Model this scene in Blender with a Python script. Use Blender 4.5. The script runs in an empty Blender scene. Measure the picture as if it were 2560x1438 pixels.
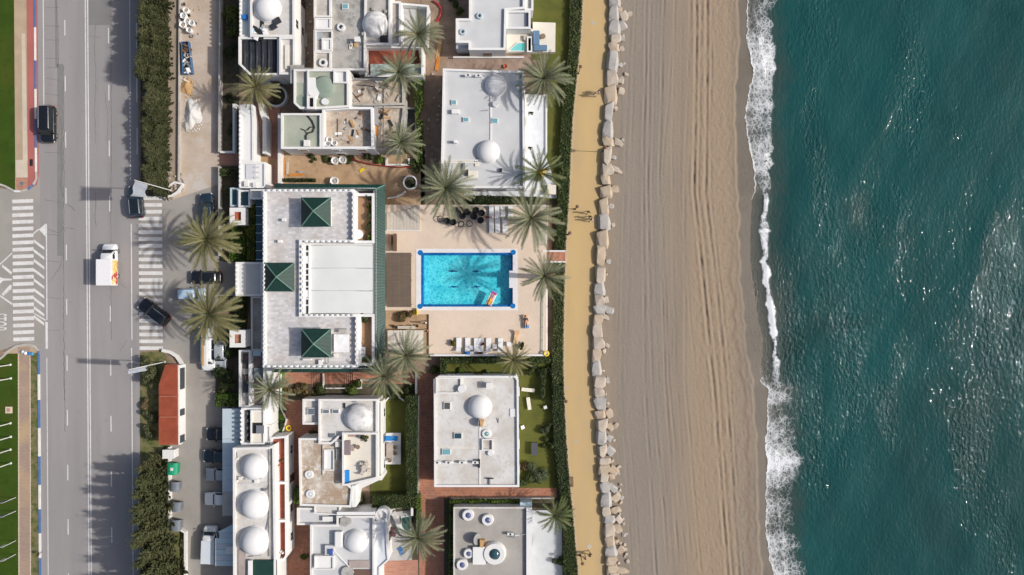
import bpy, bmesh, math, random
import numpy as np
from mathutils import Vector, Matrix
R = math.radians
random.seed(7); rng = np.random.default_rng(7)
scene = bpy.context.scene
col = scene.collection
# ------------------------------------------------------------------ camera, sky, sun, exposure
S = 0.055; CAMH = 110.0; CX, CY = 1280.0, 719.0        # metres per photo pixel at ground level, drone height, image centre
cam = bpy.data.objects.new('camera', bpy.data.cameras.new('camera')); col.objects.link(cam)
cam.location = (0, 0, CAMH); cam.data.sensor_fit = 'HORIZONTAL'
cam.data.angle = 2 * math.atan(CX * S / CAMH); cam.data.clip_end = 3000; cam.data.clip_start = 1
scene.camera = cam
SUN_EL, SUN_AZ = 40.0, -2.3
world = bpy.data.worlds.new('World'); scene.world = world; world.use_nodes = True
wn = world.node_tree.nodes; wl = world.node_tree.links
sky = wn.new('ShaderNodeTexSky'); sky.sky_type = 'NISHITA'; sky.sun_disc = False
sky.sun_elevation = R(SUN_EL); sky.sun_rotation = R(90 - SUN_AZ); sky.air_density = 1.0; sky.dust_density = 4.0
wn['Background'].inputs['Strength'].default_value = 0.125
wl.new(sky.outputs[0], wn['Background'].inputs['Color'])
sun = bpy.data.objects.new('sun', bpy.data.lights.new('sun', 'SUN')); col.objects.link(sun)
sun.data.energy = 3.9; sun.data.angle = R(1.3); sun.data.color = (1.0, 0.95, 0.88)
sun.rotation_euler = (0, R(90 - SUN_EL), R(SUN_AZ)); sun.location = (60, 0, 80)
scene.view_settings.view_transform = 'Standard'; scene.view_settings.look = 'None'
scene.view_settings.exposure = -0.16; scene.view_settings.gamma = 1.0
scene.view_settings.use_curve_mapping = False
# ------------------------------------------------------------------ helpers
def W(px, py, z=0.0):
    f = S * (1 - z / CAMH)
    return ((px - CX) * f, (CY - py) * f)
LOC = {}
def rootloc(o):
    while o is not None:
        if o in LOC: return LOC[o]
        o = o.parent
    return (0, 0, 0)
def tag(o, label=None, cat=None, group=None, kind=None):
    if label: o['label'] = label
    if cat: o['category'] = cat
    if group: o['group'] = group
    if kind: o['kind'] = kind
    return o
def thing(name, label, cat, px, py, z=0.0, group=None, rot=0.0):
    o = bpy.data.objects.new(name, None); o.empty_display_size = 0.2; col.objects.link(o)
    x, y = W(px, py, z); o.location = (x, y, z); o.rotation_euler = (0, 0, rot); LOC[o] = (x, y, z)
    return tag(o, label, cat, group)
def area2(p): return sum(p[i][0] * p[(i + 1) % len(p)][1] - p[(i + 1) % len(p)][0] * p[i][1] for i in range(len(p)))
def ccw(p):
    p = [tuple(q[:2]) for q in p]
    return p if area2(p) > 0 else p[::-1]
def offset(p, t):
    n = len(p); out = []
    for i in range(n):
        a, b, c = Vector(p[i - 1]), Vector(p[i]), Vector(p[(i + 1) % n])
        d1 = (b - a).normalized(); d2 = (c - b).normalized()
        n1 = Vector((-d1.y, d1.x)); n2 = Vector((-d2.y, d2.x))
        m = n1 + n2; k = m.dot(n1)
        if k < 0.2: k = 0.2; 
        out.append(tuple(b + m * (t / k)))
    return out
class MB:
    def __init__(s): s.v = []; s.f = []
    def add(s, v, f):
        o = len(s.v); s.v += [tuple(q) for q in v]; s.f += [tuple(i + o for i in q) for q in f]; return s
    def box(s, x0, y0, x1, y1, z0, z1):
        x0, x1 = min(x0, x1), max(x0, x1); y0, y1 = min(y0, y1), max(y0, y1)
        return s.prism([(x0, y0), (x1, y0), (x1, y1), (x0, y1)], z0, z1)
    def pbox(s, px0, py0, px1, py1, z0, z1, zr=None):
        zr = z1 if zr is None else zr
        a = W(px0, py0, zr); b = W(px1, py1, zr); return s.box(a[0], a[1], b[0], b[1], z0, z1)
    def prism(s, p, z0, z1):
        p = ccw(p); n = len(p)
        v = [(x, y, z0) for x, y in p] + [(x, y, z1) for x, y in p]
        f = [tuple(range(n - 1, -1, -1)), tuple(range(n, 2 * n))] + [(i, (i + 1) % n, n + (i + 1) % n, n + i) for i in range(n)]
        return s.add(v, f)
    def pprism(s, pp, z0, z1, zr=None):
        zr = z1 if zr is None else zr
        return s.prism([W(a, b, zr) for a, b in pp], z0, z1)
    def ring(s, po, pi, z0, z1):
        n = len(po)
        v = [(x, y, z0) for x, y in po] + [(x, y, z1) for x, y in po] + [(x, y, z1) for x, y in pi] + [(x, y, z0) for x, y in pi]
        f = []
        for k in range(4):
            for i in range(n):
                j = (i + 1) % n
                f.append((k * n + i, k * n + j, ((k + 1) % 4) * n + j, ((k + 1) % 4) * n + i))
        return s.add(v, f)
    def sheet(s, p, z):
        p = ccw(p); return s.add([(x, y, z) for x, y in p], [tuple(range(len(p)))])
    def cyl(s, cx, cy, r0, r1, z0, z1, n=20):
        v = [(cx + r * math.cos(2 * math.pi * i / n), cy + r * math.sin(2 * math.pi * i / n), z) for r, z in ((r0, z0), (r1, z1)) for i in range(n)]
        f = [tuple(range(n - 1, -1, -1)), tuple(range(n, 2 * n))] + [(i, (i + 1) % n, n + (i + 1) % n, n + i) for i in range(n)]
        return s.add(v, f)
    def lathe(s, cx, cy, prof, n=24):
        v = []; f = []
        for r, z in prof:
            v += [(cx + r * math.cos(2 * math.pi * i / n), cy + r * math.sin(2 * math.pi * i / n), z) for i in range(n)]
        for k in range(len(prof) - 1):
            f += [(k * n + i, k * n + (i + 1) % n, (k + 1) * n + (i + 1) % n, (k + 1) * n + i) for i in range(n)]
        f.append(tuple(range((len(prof) - 1) * n, len(prof) * n)))
        return s.add(v, f)
    def dome(s, cx, cy, r, z, h, n=40, m=12):
        prof = [(r * math.cos(a), z + h * math.sin(a)) for a in [math.pi / 2 * i / m for i in range(m)]] + [(r * 0.02, z + h)]
        return s.lathe(cx, cy, prof, n)
    def tube(s, pts, r, n=6, r1=None):
        pts = [Vector(p) for p in pts]; v = []; f = []; L = len(pts)
        for k, p in enumerate(pts):
            d = (pts[min(k + 1, L - 1)] - pts[max(k - 1, 0)]).normalized()
            u = d.cross(Vector((0, 0, 1)));
            if u.length < 1e-3: u = Vector((1, 0, 0))
            u.normalize(); w = d.cross(u)
            rr = r if r1 is None else r + (r1 - r) * k / (L - 1)
            v += [p + (u * math.cos(2 * math.pi * i / n) + w * math.sin(2 * math.pi * i / n)) * rr for i in range(n)]
        for k in range(L - 1):
            f += [(k * n + i, (k + 1) * n + i, (k + 1) * n + (i + 1) % n, k * n + (i + 1) % n) for i in range(n)]
        f += [tuple(range(n)), tuple(range(L * n - 1, (L - 1) * n - 1, -1))]
        return s.add(v, f)
    def obox(s, c, ax, hx, hy, z0, z1):            # oriented box: centre, angle, half sizes
        ca, sa = math.cos(ax), math.sin(ax)
        return s.prism([(c[0] + a * ca - b * sa, c[1] + a * sa + b * ca) for a, b in ((-hx, -hy), (hx, -hy), (hx, hy), (-hx, hy))], z0, z1)
    def mesh(s, name, m, off=(0, 0, 0), smooth=False):
        me = bpy.data.meshes.new(name)
        me.from_pydata([(a - off[0], b - off[1], c - off[2]) for a, b, c in s.v], [], s.f)
        me.update()
        if smooth: me.polygons.foreach_set('use_smooth', [True] * len(me.polygons))
        if m is not None: me.materials.append(m)
        return me
    def build(s, name, m, parent=None, smooth=False, local=False, bevel=0):
        off = (0, 0, 0) if local else rootloc(parent)
        me = s.mesh(name, m, off, smooth)
        if bevel:
            bm = bmesh.new(); bm.from_mesh(me); bmesh.ops.remove_doubles(bm, verts=bm.verts, dist=1e-5)
            bmesh.ops.bevel(bm, geom=[e for e in bm.edges], offset=bevel, segments=2, affect='EDGES', profile=0.6)
            bm.to_mesh(me); bm.free()
        o = bpy.data.objects.new(name, me); col.objects.link(o)
        if parent: o.parent = parent
        return o
def inst(name, me, parent, loc, rot=(0, 0, 0), sc=(1, 1, 1)):
    o = bpy.data.objects.new(name, me); col.objects.link(o); o.parent = parent
    o.location = loc; o.rotation_euler = rot; o.scale = sc; return o
def copy_tree(o, parent=None):
    c = o.copy(); col.objects.link(c); c.parent = parent
    for ch in list(o.children): copy_tree(ch, c)
    return c
# ------------------------------------------------------------------ materials
MATS = {}
def base_mat(name):
    m = bpy.data.materials.new(name); m.use_nodes = True
    nt = m.node_tree; return m, nt, nt.nodes, nt.links, nt.nodes['Principled BSDF']
def noise(nt, vec, scale, detail=4, rough=.55, dist=0):
    n = nt.nodes.new('ShaderNodeTexNoise'); n.inputs['Scale'].default_value = scale; n.inputs['Detail'].default_value = detail
    n.inputs['Roughness'].default_value = rough; n.inputs['Distortion'].default_value = dist
    nt.links.new(vec, n.inputs['Vector']); return n.outputs['Fac']
def ramp(nt, fac, a, b):
    n = nt.nodes.new('ShaderNodeMapRange'); n.inputs['From Min'].default_value = a; n.inputs['From Max'].default_value = b
    nt.links.new(fac, n.inputs['Value']); return n.outputs[0]
def mixc(nt, fac, a, b, mode='MIX'):
    n = nt.nodes.new('ShaderNodeMix'); n.data_type = 'RGBA'; n.blend_type = mode; n.clamp_result = False
    for sock, val in ((n.inputs[0], fac), (n.inputs[6], a), (n.inputs[7], b)):
        if hasattr(val, 'links'): nt.links.new(val, sock)
        elif isinstance(val, (int, float)): sock.default_value = val
        else: sock.default_value = (*val[:3], 1)
    return n.outputs[2]
def math_(nt, op, a, b=0.0, c=0.0):
    n = nt.nodes.new('ShaderNodeMath'); n.operation = op
    for sock, val in zip(n.inputs, (a, b, c)):
        if hasattr(val, 'links'): nt.links.new(val, sock)
        else: sock.default_value = val
    return n.outputs[0]
def pos_(nt, stretch=None):
    g = nt.nodes.new('ShaderNodeNewGeometry'); v = g.outputs['Position']
    if stretch:
        mp = nt.nodes.new('ShaderNodeMapping'); mp.inputs['Scale'].default_value = stretch; nt.links.new(v, mp.inputs['Vector']); v = mp.outputs[0]
    return v
def bumpn(nt, h, strength, dist=.02):
    b = nt.nodes.new('ShaderNodeBump'); b.inputs['Strength'].default_value = strength; b.inputs['Distance'].default_value = dist
    nt.links.new(h, b.inputs['Height']); return b.outputs[0]
def nm(name, c1, c2=None, sc=.6, fine=9., famt=.18, rough=.85, bump=.25, stains=(), bricks=None, spec=.3, stretch=None, metallic=0, lo=.35, hi=.65):
    if name in MATS: return MATS[name]
    m, nt, N, L, P = base_mat(name)
    c2 = c2 or tuple(x * .82 for x in c1)
    v = pos_(nt, stretch)
    c = mixc(nt, ramp(nt, noise(nt, v, sc, 5), lo, hi), c1, c2)
    f = noise(nt, pos_(nt), fine, 3)
    if bricks:
        w, h, mc, amt = bricks
        b = nt.nodes.new('ShaderNodeTexBrick'); b.inputs['Scale'].default_value = 1.0
        b.inputs['Brick Width'].default_value = w; b.inputs['Row Height'].default_value = h
        b.inputs['Mortar Size'].default_value = min(w, h) * .06; b.inputs['Mortar Smooth'].default_value = .3
        b.inputs['Color1'].default_value = (1, 1, 1, 1); b.inputs['Color2'].default_value = (1 - amt, 1 - amt, 1 - amt, 1)
        b.inputs['Mortar'].default_value = (*mc, 1)
        L.new(pos_(nt), b.inputs['Vector']); c = mixc(nt, 1.0, c, b.outputs[0], 'MULTIPLY')
    for sc2, a, b2, colr, amt in stains:
        s = ramp(nt, noise(nt, pos_(nt), sc2, 7, .62), a, b2)
        c = mixc(nt, math_(nt, 'MULTIPLY', s, amt), c, colr)
    br = math_(nt, 'MULTIPLY_ADD', f, famt * 2, 1 - famt)
    n = nt.nodes.new('ShaderNodeVectorMath'); n.operation = 'SCALE'; L.new(c, n.inputs[0]); L.new(br, n.inputs['Scale'])
    L.new(n.outputs[0], P.inputs['Base Color'])
    P.inputs['Roughness'].default_value = rough; P.inputs['Specular IOR Level'].default_value = spec; P.inputs['Metallic'].default_value = metallic
    if bump: L.new(bumpn(nt, f, bump), P.inputs['Normal'])
    MATS[name] = m; return m
def plain(name, c, rough=.5, metallic=0, coat=0, spec=.5):
    if name in MATS: return MATS[name]
    m, nt, N, L, P = base_mat(name)
    f = noise(nt, pos_(nt), 6, 3)
    n = nt.nodes.new('ShaderNodeVectorMath'); n.operation = 'SCALE'; n.inputs[0].default_value = c
    L.new(math_(nt, 'MULTIPLY_ADD', f, .2, .9), n.inputs['Scale']); L.new(n.outputs[0], P.inputs['Base Color'])
    P.inputs['Roughness'].default_value = rough; P.inputs['Metallic'].default_value = metallic
    P.inputs['Coat Weight'].default_value = coat; P.inputs['Coat Roughness'].default_value = .05; P.inputs['Specular IOR Level'].default_value = spec
    MATS[name] = m; return m
GREY = (.36, .35, .33)
white = nm('white_plaster', (.72, .71, .69), (.66, .65, .63), .5, 5, .04, .9, .15, stains=((.9, .56, .75, (.52, .49, .45), .35),))
white2 = nm('white_lime', (.74, .74, .73), (.69, .69, .69), .4, 4, .03, .9, .1, stains=((.7, .62, .8, (.55, .54, .52), .3),))
domew = nm('dome_white', (.70, .70, .70), (.65, .65, .66), .8, 6, .03, .85, .1, stains=((.8, .6, .8, (.5, .5, .5), .25),))
domeg = nm('dome_stained', (.74, .73, .72), (.6, .6, .6), .7, 6, .06, .85, .1, stains=((.5, .48, .62, (.28, .29, .31), .75),))
roofgrey = nm('roof_grey', (.56, .57, .58), (.50, .51, .52), .35, 14, .08, .9, .25, stains=((.4, .6, .75, (.4, .39, .38), .35), (3, .62, .72, (.42, .42, .42), .3)))
roofwhite = nm('roof_white', (.62, .61, .595), (.55, .54, .525), .35, 10, .06, .9, .2, stains=((.5, .48, .66, (.44, .39, .33), .6), (2.2, .54, .66, (.38, .36, .33), .45), (.18, .5, .62, (.5, .47, .43), .5)))
roofstain = nm('roof_stained', (.60, .57, .53), (.50, .47, .43), .4, 10, .08, .9, .25, stains=((.55, .45, .62, (.33, .29, .25), .6), (2.0, .55, .68, (.25, .23, .21), .45)))
rooftan = nm('roof_tan', (.55, .49, .42), (.44, .36, .28), .6, 10, .1, .9, .25, stains=((.7, .45, .58, (.33, .23, .15), .6), (.9, .48, .6, (.64, .61, .56), .8), (2.6, .54, .64, (.30, .22, .16), .5)), bricks=(.4, .4, (.75, .7, .65), .12))
roofgreen = nm('roof_pale_green', (.34, .37, .30), (.29, .32, .26), .4, 10, .06, .8, .2, stains=((.5, .5, .7, (.45, .44, .38), .5), (2.2, .6, .7, (.22, .23, .19), .4)))
roofgreen2 = nm('roof_sage', (.20, .26, .21), (.25, .30, .25), .5, 10, .08, .8, .2, stains=((.9, .55, .7, (.33, .36, .31), .5),))
roofF = nm('roof_gravel_grey', (.38, .36, .33), (.33, .31, .29), .35, 16, .1, .95, .3, stains=((.5, .5, .68, (.27, .25, .23), .5), (1.5, .58, .72, (.5, .48, .45), .4)))
sandroof = nm('roof_construction_sand', (.50, .44, .37), (.42, .35, .28), .5, 12, .15, .95, .4, stains=((.9, .46, .6, (.27, .22, .18), .65), (2.5, .54, .64, (.6, .57, .52), .6), (.5, .5, .62, (.52, .38, .27), .5)))
concrete = nm('concrete', (.44, .43, .41), (.36, .35, .33), .5, 10, .12, .9, .3, stains=((.55, .46, .6, (.24, .23, .21), .75), (2.4, .53, .65, (.17, .16, .15), .5), (.3, .5, .6, (.5, .46, .41), .5)))
asphalt = nm('asphalt', (.30, .283, .28), (.265, .25, .248), .35, 22, .2, .93, .4, stretch=(1.6, .12, 1), stains=((.8, .62, .72, (.19, .185, .18), .35),))
asphalt2 = nm('asphalt_yard', (.33, .31, .285), (.27, .255, .235), .22, 20, .18, .95, .4, stains=((.35, .5, .7, (.36, .31, .26), .5), (1.4, .63, .72, (.2, .19, .18), .4)))
asphalt3 = nm('asphalt_patch', (.22, .212, .21), (.2, .195, .19), .5, 22, .18, .95, .4)
tar = nm('crack_tar', (.11, .105, .1), None, 2, 20, .2, .8, .3)
paint = nm('road_paint', (.68, .67, .66), (.6, .59, .58), .8, 18, .1, .8, .2, stains=((3.2, .55, .7, (.33, .32, .31), .55),))
kerbw = nm('kerb_white', (.72, .71, .69), (.64, .63, .61), 1, 12, .08, .8, .2)
kerbb = nm('kerb_blue', (.075, .15, .33), (.10, .18, .34), 1, 12, .12, .8, .2, stains=((2, .58, .7, (.3, .33, .36), .4),))
kerbs = nm('kerb_stone', (.47, .45, .42), (.38, .36, .33), 1, 12, .12, .9, .3)
redlane = nm('red_cycle_lane', (.42, .135, .12), (.37, .12, .105), .3, 16, .12, .9, .2, stains=((.5, .6, .72, (.3, .15, .12), .4),))
beigepath = nm('beige_gravel', (.45, .34, .24), (.38, .29, .2), .6, 18, .2, .95, .4)
beigeslab = nm('beige_slab', (.58, .5, .4), (.52, .44, .35), .8, 14, .1, .9, .2)
pinkpath = nm('pink_brown_path', (.37, .27, .21), (.33, .25, .2), .25, 16, .15, .95, .3, bricks=(.4, .2, (.8, .8, .8), .12), stains=((.12, .5, .62, (.48, .34, .18), .6),))
lawn = nm('lawn', (.044, .082, .011), (.033, .063, .009), .5, 26, .45, .95, .6, stains=((.25, .50, .66, (.075, .09, .015), .6), (1.1, .55, .68, (.025, .05, .006), .5)), spec=.08)
lawnolive = nm('lawn_olive', (.115, .12, .025), (.09, .098, .02), .5, 26, .4, .95, .6, stains=((.5, .52, .7, (.06, .075, .018), .5),))
grassdry = nm('grass_patchy', (.11, .115, .035), (.20, .17, .09), 1.1, 20, .5, .95, .6, stains=((1.2, .5, .6, (.04, .075, .014), .7),))
earth = nm('earth', (.31, .225, .165), (.24, .17, .12), .6, 12, .3, .95, .5, stains=((.9, .5, .66, (.14, .10, .08), .6), (2.2, .56, .68, (.3, .25, .2), .5)))
darkearth = nm('garden_soil', (.10, .08, .055), (.07, .058, .04), .8, 12, .35, .95, .5, stains=((1.6, .52, .64, (.04, .055, .018), .7),))
dirtlane = nm('dusty_lane', (.52, .44, .37), (.42, .335, .26), .3, 14, .15, .95, .4, stains=((.25, .48, .66, (.52, .50, .48), .7), (.9, .52, .64, (.46, .34, .23), .6), (2.5, .58, .7, (.3, .25, .2), .4)))
verge = nm('dirt_verge', (.33, .27, .21), (.27, .22, .17), .5, 14, .25, .95, .5, stains=((1.4, .55, .68, (.2, .16, .12), .5),))
sandyard = nm('sandy_yard', (.45, .31, .19), (.37, .25, .15), .5, 14, .2, .95, .5, stains=((.8, .5, .64, (.24, .16, .1), .5), (2.0, .57, .68, (.55, .45, .35), .5)))
terra = nm('terracotta_paving', (.43, .20, .125), (.35, .16, .105), .7, 12, .2, .9, .3, bricks=(.36, .36, (1.25, 1.2, 1.15), .28), stains=((.5, .5, .66, (.23, .14, .11), .6), (1.4, .57, .68, (.46, .30, .22), .5)))
terrapink = nm('terracotta_steps', (.45, .24, .17), (.40, .20, .145), .7, 10, .1, .9, .2, bricks=(1.2, .28, (1.2, 1.2, 1.2), .2), stains=((1.2, .5, .66, (.34, .18, .13), .5),))
terraroof = nm('terracotta_roof', (.40, .10, .05), (.33, .08, .042), .8, 12, .15, .85, .3)
terrared = nm('terracotta_red', (.36, .10, .06), (.27, .075, .05), 1.5, 12, .2, .9, .3, stains=((2.5, .5, .64, (.2, .07, .05), .6),))
decktile = nm('pool_deck', (.68, .56, .45), (.62, .51, .41), .35, 12, .06, .85, .15, bricks=(.3, .3, (.96, .96, .96), .05), stains=((.4, .55, .72, (.58, .48, .38), .35),))
copingm = nm('pool_coping', (.72, .70, .70), (.66, .645, .65), .8, 12, .05, .7, .1, stains=((1.2, .58, .7, (.55, .55, .58), .4),))
terracetile = nm('hotel_terrace_tile', (.64, .63, .635), (.57, .56, .565), .6, 12, .08, .85, .2, bricks=(.5, .32, (.80, .80, .80), .26), stains=((.3, .52, .68, (.47, .41, .36), .5), (1.6, .55, .68, (.40, .39, .39), .35)))
marble = nm('pale_marble', (.70, .73, .76), (.63, .67, .72), 1.2, 8, .05, .45, .1, bricks=(.8, .8, (.93, .93, .93), .06))
cream = nm('cream_terrace', (.74, .69, .60), (.69, .65, .57), .7, 10, .05, .85, .1, bricks=(.5, .5, (.95, .95, .95), .04))
promen = nm('promenade_sand', (.53, .38, .18), (.475, .345, .185), .22, 16, .08, .95, .25, stretch=(1.2, .35, 1), stains=((.2, .55, .72, (.52, .38, .16), .5), (.9, .6, .74, (.47, .36, .24), .4)))
promenedge = nm('promenade_edge', (.52, .40, .28), (.46, .35, .25), .6, 14, .1, .95, .3)
manhole = nm('manhole', (.5, .45, .38), None, 2, 12, .1, .8, .2)
greentile = nm('green_glazed_tile', (.008, .044, .034), (.006, .031, .025), 1.2, 14, .25, .55, .2, spec=.5, stains=((2.5, .6, .72, (.06, .12, .10), .4),))
greenridge = nm('green_ridge', (.13, .25, .2), None, 2, 12, .15, .5, .2)
tileaqua = nm('green_tile_bright', (.016, .066, .057), (.010, .046, .040), 1.5, 14, .3, .35, .2, stains=((3, .6, .72, (.12, .22, .2), .45),))
tarp = nm('black_tarp', (.022, .026, .033), (.035, .04, .05), 1.0, 9, .35, .55, .5, stains=((1.5, .58, .7, (.12, .11, .1), .4),))
sailw = nm('white_awning_cloth', (.66, .68, .66), (.62, .64, .63), .4, 8, .03, .8, .1)
sailb = nm('white_canvas', (.82, .83, .84), None, 1, 8, .03, .8, .1)
brownslat = nm('brown_reed', (.16, .12, .09), (.12, .09, .07), 1.5, 14, .2, .9, .4, stretch=(.6, 6, 1))
greywood = nm('weathered_wood', (.56, .51, .44), (.47, .42, .36), 1.2, 10, .15, .85, .3, stretch=(1, 8, 1))
brownwood = nm('brown_wood', (.17, .10, .06), (.12, .07, .045), 1.2, 10, .2, .7, .3)
lightwood = nm('pine_wood', (.52, .33, .16), (.44, .26, .12), 1.2, 10, .15, .7, .3)
orangew = nm('orange_formwork', (.60, .25, .045), (.5, .19, .04), 1.5, 10, .15, .7, .2)
metalsheet = nm('pale_sheet_roof', (.47, .55, .60), (.43, .51, .57), .4, 10, .06, .5, .1, stains=((.8, .58, .72, (.36, .38, .38), .4),))
bluesheet = nm('pale_blue_panel', (.48, .62, .69), (.42, .55, .62), 1, 10, .06, .5, .1)
stonem = [nm('limestone_a', (.48, .415, .345), (.40, .345, .285), 1.1, 9, .2, .95, .5, stains=((2, .55, .68, (.33, .29, .25), .5),)),
          nm('limestone_b', (.46, .38, .295), (.41, .325, .24), 1.1, 9, .2, .95, .5, stains=((2, .55, .68, (.33, .28, .22), .5),)),
          nm('limestone_c', (.43, .41, .385), (.35, .335, .315), 1.1, 9, .2, .95, .5, stains=((2, .55, .68, (.28, .27, .26), .5),))]
glassd = plain('window_glass', (.03, .04, .05), .06)
glassb = plain('skylight_glass', (.16, .36, .40), .1)
glassblue = plain('blue_glass', (.10, .12, .26), .08)
glasst = plain('teal_glass', (.03, .075, .095), .08)
framew = plain('frame_white', (.68, .68, .67), .5); frameb = plain('frame_brown', (.15, .09, .06), .6)
metal = plain('grey_metal', (.4, .41, .42), .4, .7); darkmetal = plain('dark_metal', (.03, .03, .032), .5, .3); rust = plain('rust_metal', (.16, .09, .06), .8)
alu = plain('aluminium', (.6, .62, .63), .35, .6); black = plain('black_rubber', (.012, .012, .013), .75); pipe = plain('black_pipe', (.02, .022, .022), .6)
plasticw = plain('white_plastic', (.78, .78, .78), .4)
blueplastic = plain('blue_plastic', (.02, .17, .52), .45); bluecush = plain('blue_cushion', (.11, .20, .32), .85); bluemat = plain('blue_mat', (.015, .22, .58), .7)
yellow = plain('yellow_plastic', (.75, .55, .02), .5); redp = plain('red_plastic', (.38, .03, .03), .6); purple = plain('purple_cloth', (.2, .14, .42), .8)
taupe = plain('taupe_cushion', (.22, .18, .19), .9); wicker = plain('wicker', (.22, .16, .1), .85); clay = plain('clay_pot', (.38, .16, .08), .8)
greybin = nm('grey_bin_plastic', (.17, .19, .22), (.14, .16, .19), 2, 10, .08, .5, .1); greenbin = nm('green_bin', (.015, .30, .16), (.012, .26, .14), 2, 10, .08, .5, .1)
skinm = plain('skin', (.46, .26, .17), .6); hairm = plain('hair', (.025, .018, .013), .6)
poolblue = nm('pool_border_tile', (.012, .17, .46), (.010, .14, .42), 3, 20, .12, .25, .05)
# ------------------------------------------------------------------ the ground and the flat setting
def interp(pts): 
    ys = [p[0] for p in pts]; xs = [p[1] for p in pts]
    return lambda y: float(np.interp(y, ys, xs))
def sheet(name, pp, z, m, parent=None):
    b = MB(); b.sheet([W(a, c, z) for a, c in pp], z); o = b.build(name, m, parent)
    if parent is None: o['kind'] = 'structure'
    return o
def rsheet(name, x0, y0, x1, y1, z, m, parent=None): return sheet(name, [(x0, y0), (x1, y0), (x1, y1), (x0, y1)], z, m, parent)
prom_r = interp([(-400, 1530), (0, 1523), (100, 1522), (200, 1513), (300, 1508), (400, 1503), (480, 1500), (600, 1491), (700, 1486), (800, 1482), (900, 1478), (1000, 1484), (1100, 1490), (1200, 1497), (1300, 1507), (1438, 1517), (1850, 1540)])
prom_l = interp([(-400, 1470), (0, 1457), (100, 1452), (200, 1442), (300, 1432), (400, 1427), (480, 1424), (600, 1416), (700, 1412), (800, 1410), (900, 1409), (1000, 1411), (1100, 1416), (1200, 1424), (1300, 1434), (1438, 1446), (1850, 1480)])
rows = list(range(-360, 1841, 20))
tl = lambda x, y: x + .0065 * (y - 430)         # the avenue runs a fraction of a degree off the picture's upright
b = MB(); b.sheet([(-420, -320), (W(1535, 0)[0], -320)] + [W(prom_r(y) + 6, y) for y in rows[::-1]] + [(W(1535, 0)[0], 320), (-420, 320)], -.02)
b.build('ground', earth)['kind'] = 'structure'
# promenade
b = MB()
for y0, y1 in zip(rows, rows[1:]):
    b.add([(*W(prom_l(y0) - 6, y0), .02), (*W(prom_l(y1) - 6, y1), .02), (*W(prom_r(y1) + 4, y1), .02), (*W(prom_r(y0) + 4, y0), .02)], [(0, 1, 2, 3)])
pm = b.build('promenade', promen); pm['kind'] = 'structure'
b = MB()
for y0, y1 in zip(rows, rows[1:]):
    b.add([(*W(prom_l(y0) - 1, y0), .03), (*W(prom_l(y1) - 1, y1), .03), (*W(prom_l(y1) + 4, y1), .03), (*W(prom_l(y0) + 4, y0), .03)], [(0, 1, 2, 3)])
b.build('edging', promenedge, pm)
for px, py, r in ((1482, 58, .28), (1473, 1366, .33), (1440, 1105, .22), (1418, 968, .18)):
    q = MB(); q.cyl(*W(px, py), r, r, .02, .032, 20); q.build('manhole_cover', manhole, pm)
# avenue
b = MB(); b.sheet([W(tl(92, -400), -400), W(tl(92, 1840), 1840), W(tl(349, 1840), 1840), W(tl(346, -400), -400)], 0.0)
road = b.build('road', asphalt); road['kind'] = 'structure'
b = MB(); b.sheet([W(-700, 470), W(-700, 884), W(-20, 884), W(52, 858), W(104, 868), W(100, 430), W(60, 476), W(-20, 470)], .004)
side = b.build('side_street', asphalt2); side['kind'] = 'structure'
rsheet('asphalt_patch', 222, -60, 279, 63, .004, asphalt3, road)
rsheet('asphalt_patch', 143, 160, 158, 640, .004, asphalt3, road)
sheet('asphalt_patch', [(tl(140, -100), -100), (tl(146, -100), -100), (tl(146, 168), 168), (tl(140, 168), 168)], .004, asphalt3, road)
rnd = random.Random(3)
def crack(pts, w=1.0, parent=road, z=.008):
    m = MB(); P = []
    for (x0, y0), (x1, y1) in zip(pts, pts[1:]):
        n = max(2, int(math.hypot(x1 - x0, y1 - y0) / 7))
        P += [(x0 + (x1 - x0) * i / n + rnd.uniform(-1.2, 1.2), y0 + (y1 - y0) * i / n + rnd.uniform(-1, 1)) for i in range(n)]
    P.append(pts[-1])
    for i, (a, c) in enumerate(zip(P, P[1:])):
        ww = w * rnd.uniform(.5, 1); d = Vector((c[0] - a[0], c[1] - a[1])); d.normalize(); nn = (-d.y * ww / 2, d.x * ww / 2)
        m.add([(*W(a[0] + nn[0], a[1] + nn[1]), z), (*W(a[0] - nn[0], a[1] - nn[1]), z), (*W(c[0] - nn[0], c[1] - nn[1]), z), (*W(c[0] + nn[0], c[1] + nn[1]), z)], [(0, 1, 2, 3)])
    m.build('crack', tar, parent)
for yy in (20, 64, 100, 145, 170, 196, 234, 262, 345, 382, 500, 585, 652, 742, 826): crack([(112, yy), (150, yy + rnd.uniform(-4, 6))], .8)
crack([(159, 165), (160, 420), (159, 640), (160, 880), (163, 1080)], 1.2); crack([(140, 0), (146, 80), (146, 168)], 1)
crack([(150, 290), (156, 330), (152, 380), (156, 420), (150, 460), (156, 490)], 1.1); crack([(120, 573), (145, 583), (158, 570), (185, 572)], 1.1)
crack([(168, 511), (180, 519), (188, 526)], 1.2); crack([(122, 708), (150, 668), (158, 640)], .9); crack([(240, 60), (236, 120), (240, 200), (236, 280), (240, 360)], .8)
crack([(277, 60), (278, 300), (278, 480), (277, 700), (279, 850)], 1); crack([(240, 480), (238, 540), (240, 570)], 1.2); crack([(226, 90), (240, 92), (252, 96)], .8)
crack([(262, 230), (270, 300), (268, 360)], .8); crack([(160, 870), (161, 1000)], 1); crack([(295, 705), (318, 722)], .8); crack([(300, 880), (318, 850)], .8)
def stripe(x0, y0, x1, y1, parent=road, z=.012, m=None): return sheet('lane_line', [(tl(x0, y0), y0), (tl(x1, y0), y0), (tl(x1, y1), y1), (tl(x0, y1), y1)], z, m or paint, parent)
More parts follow.
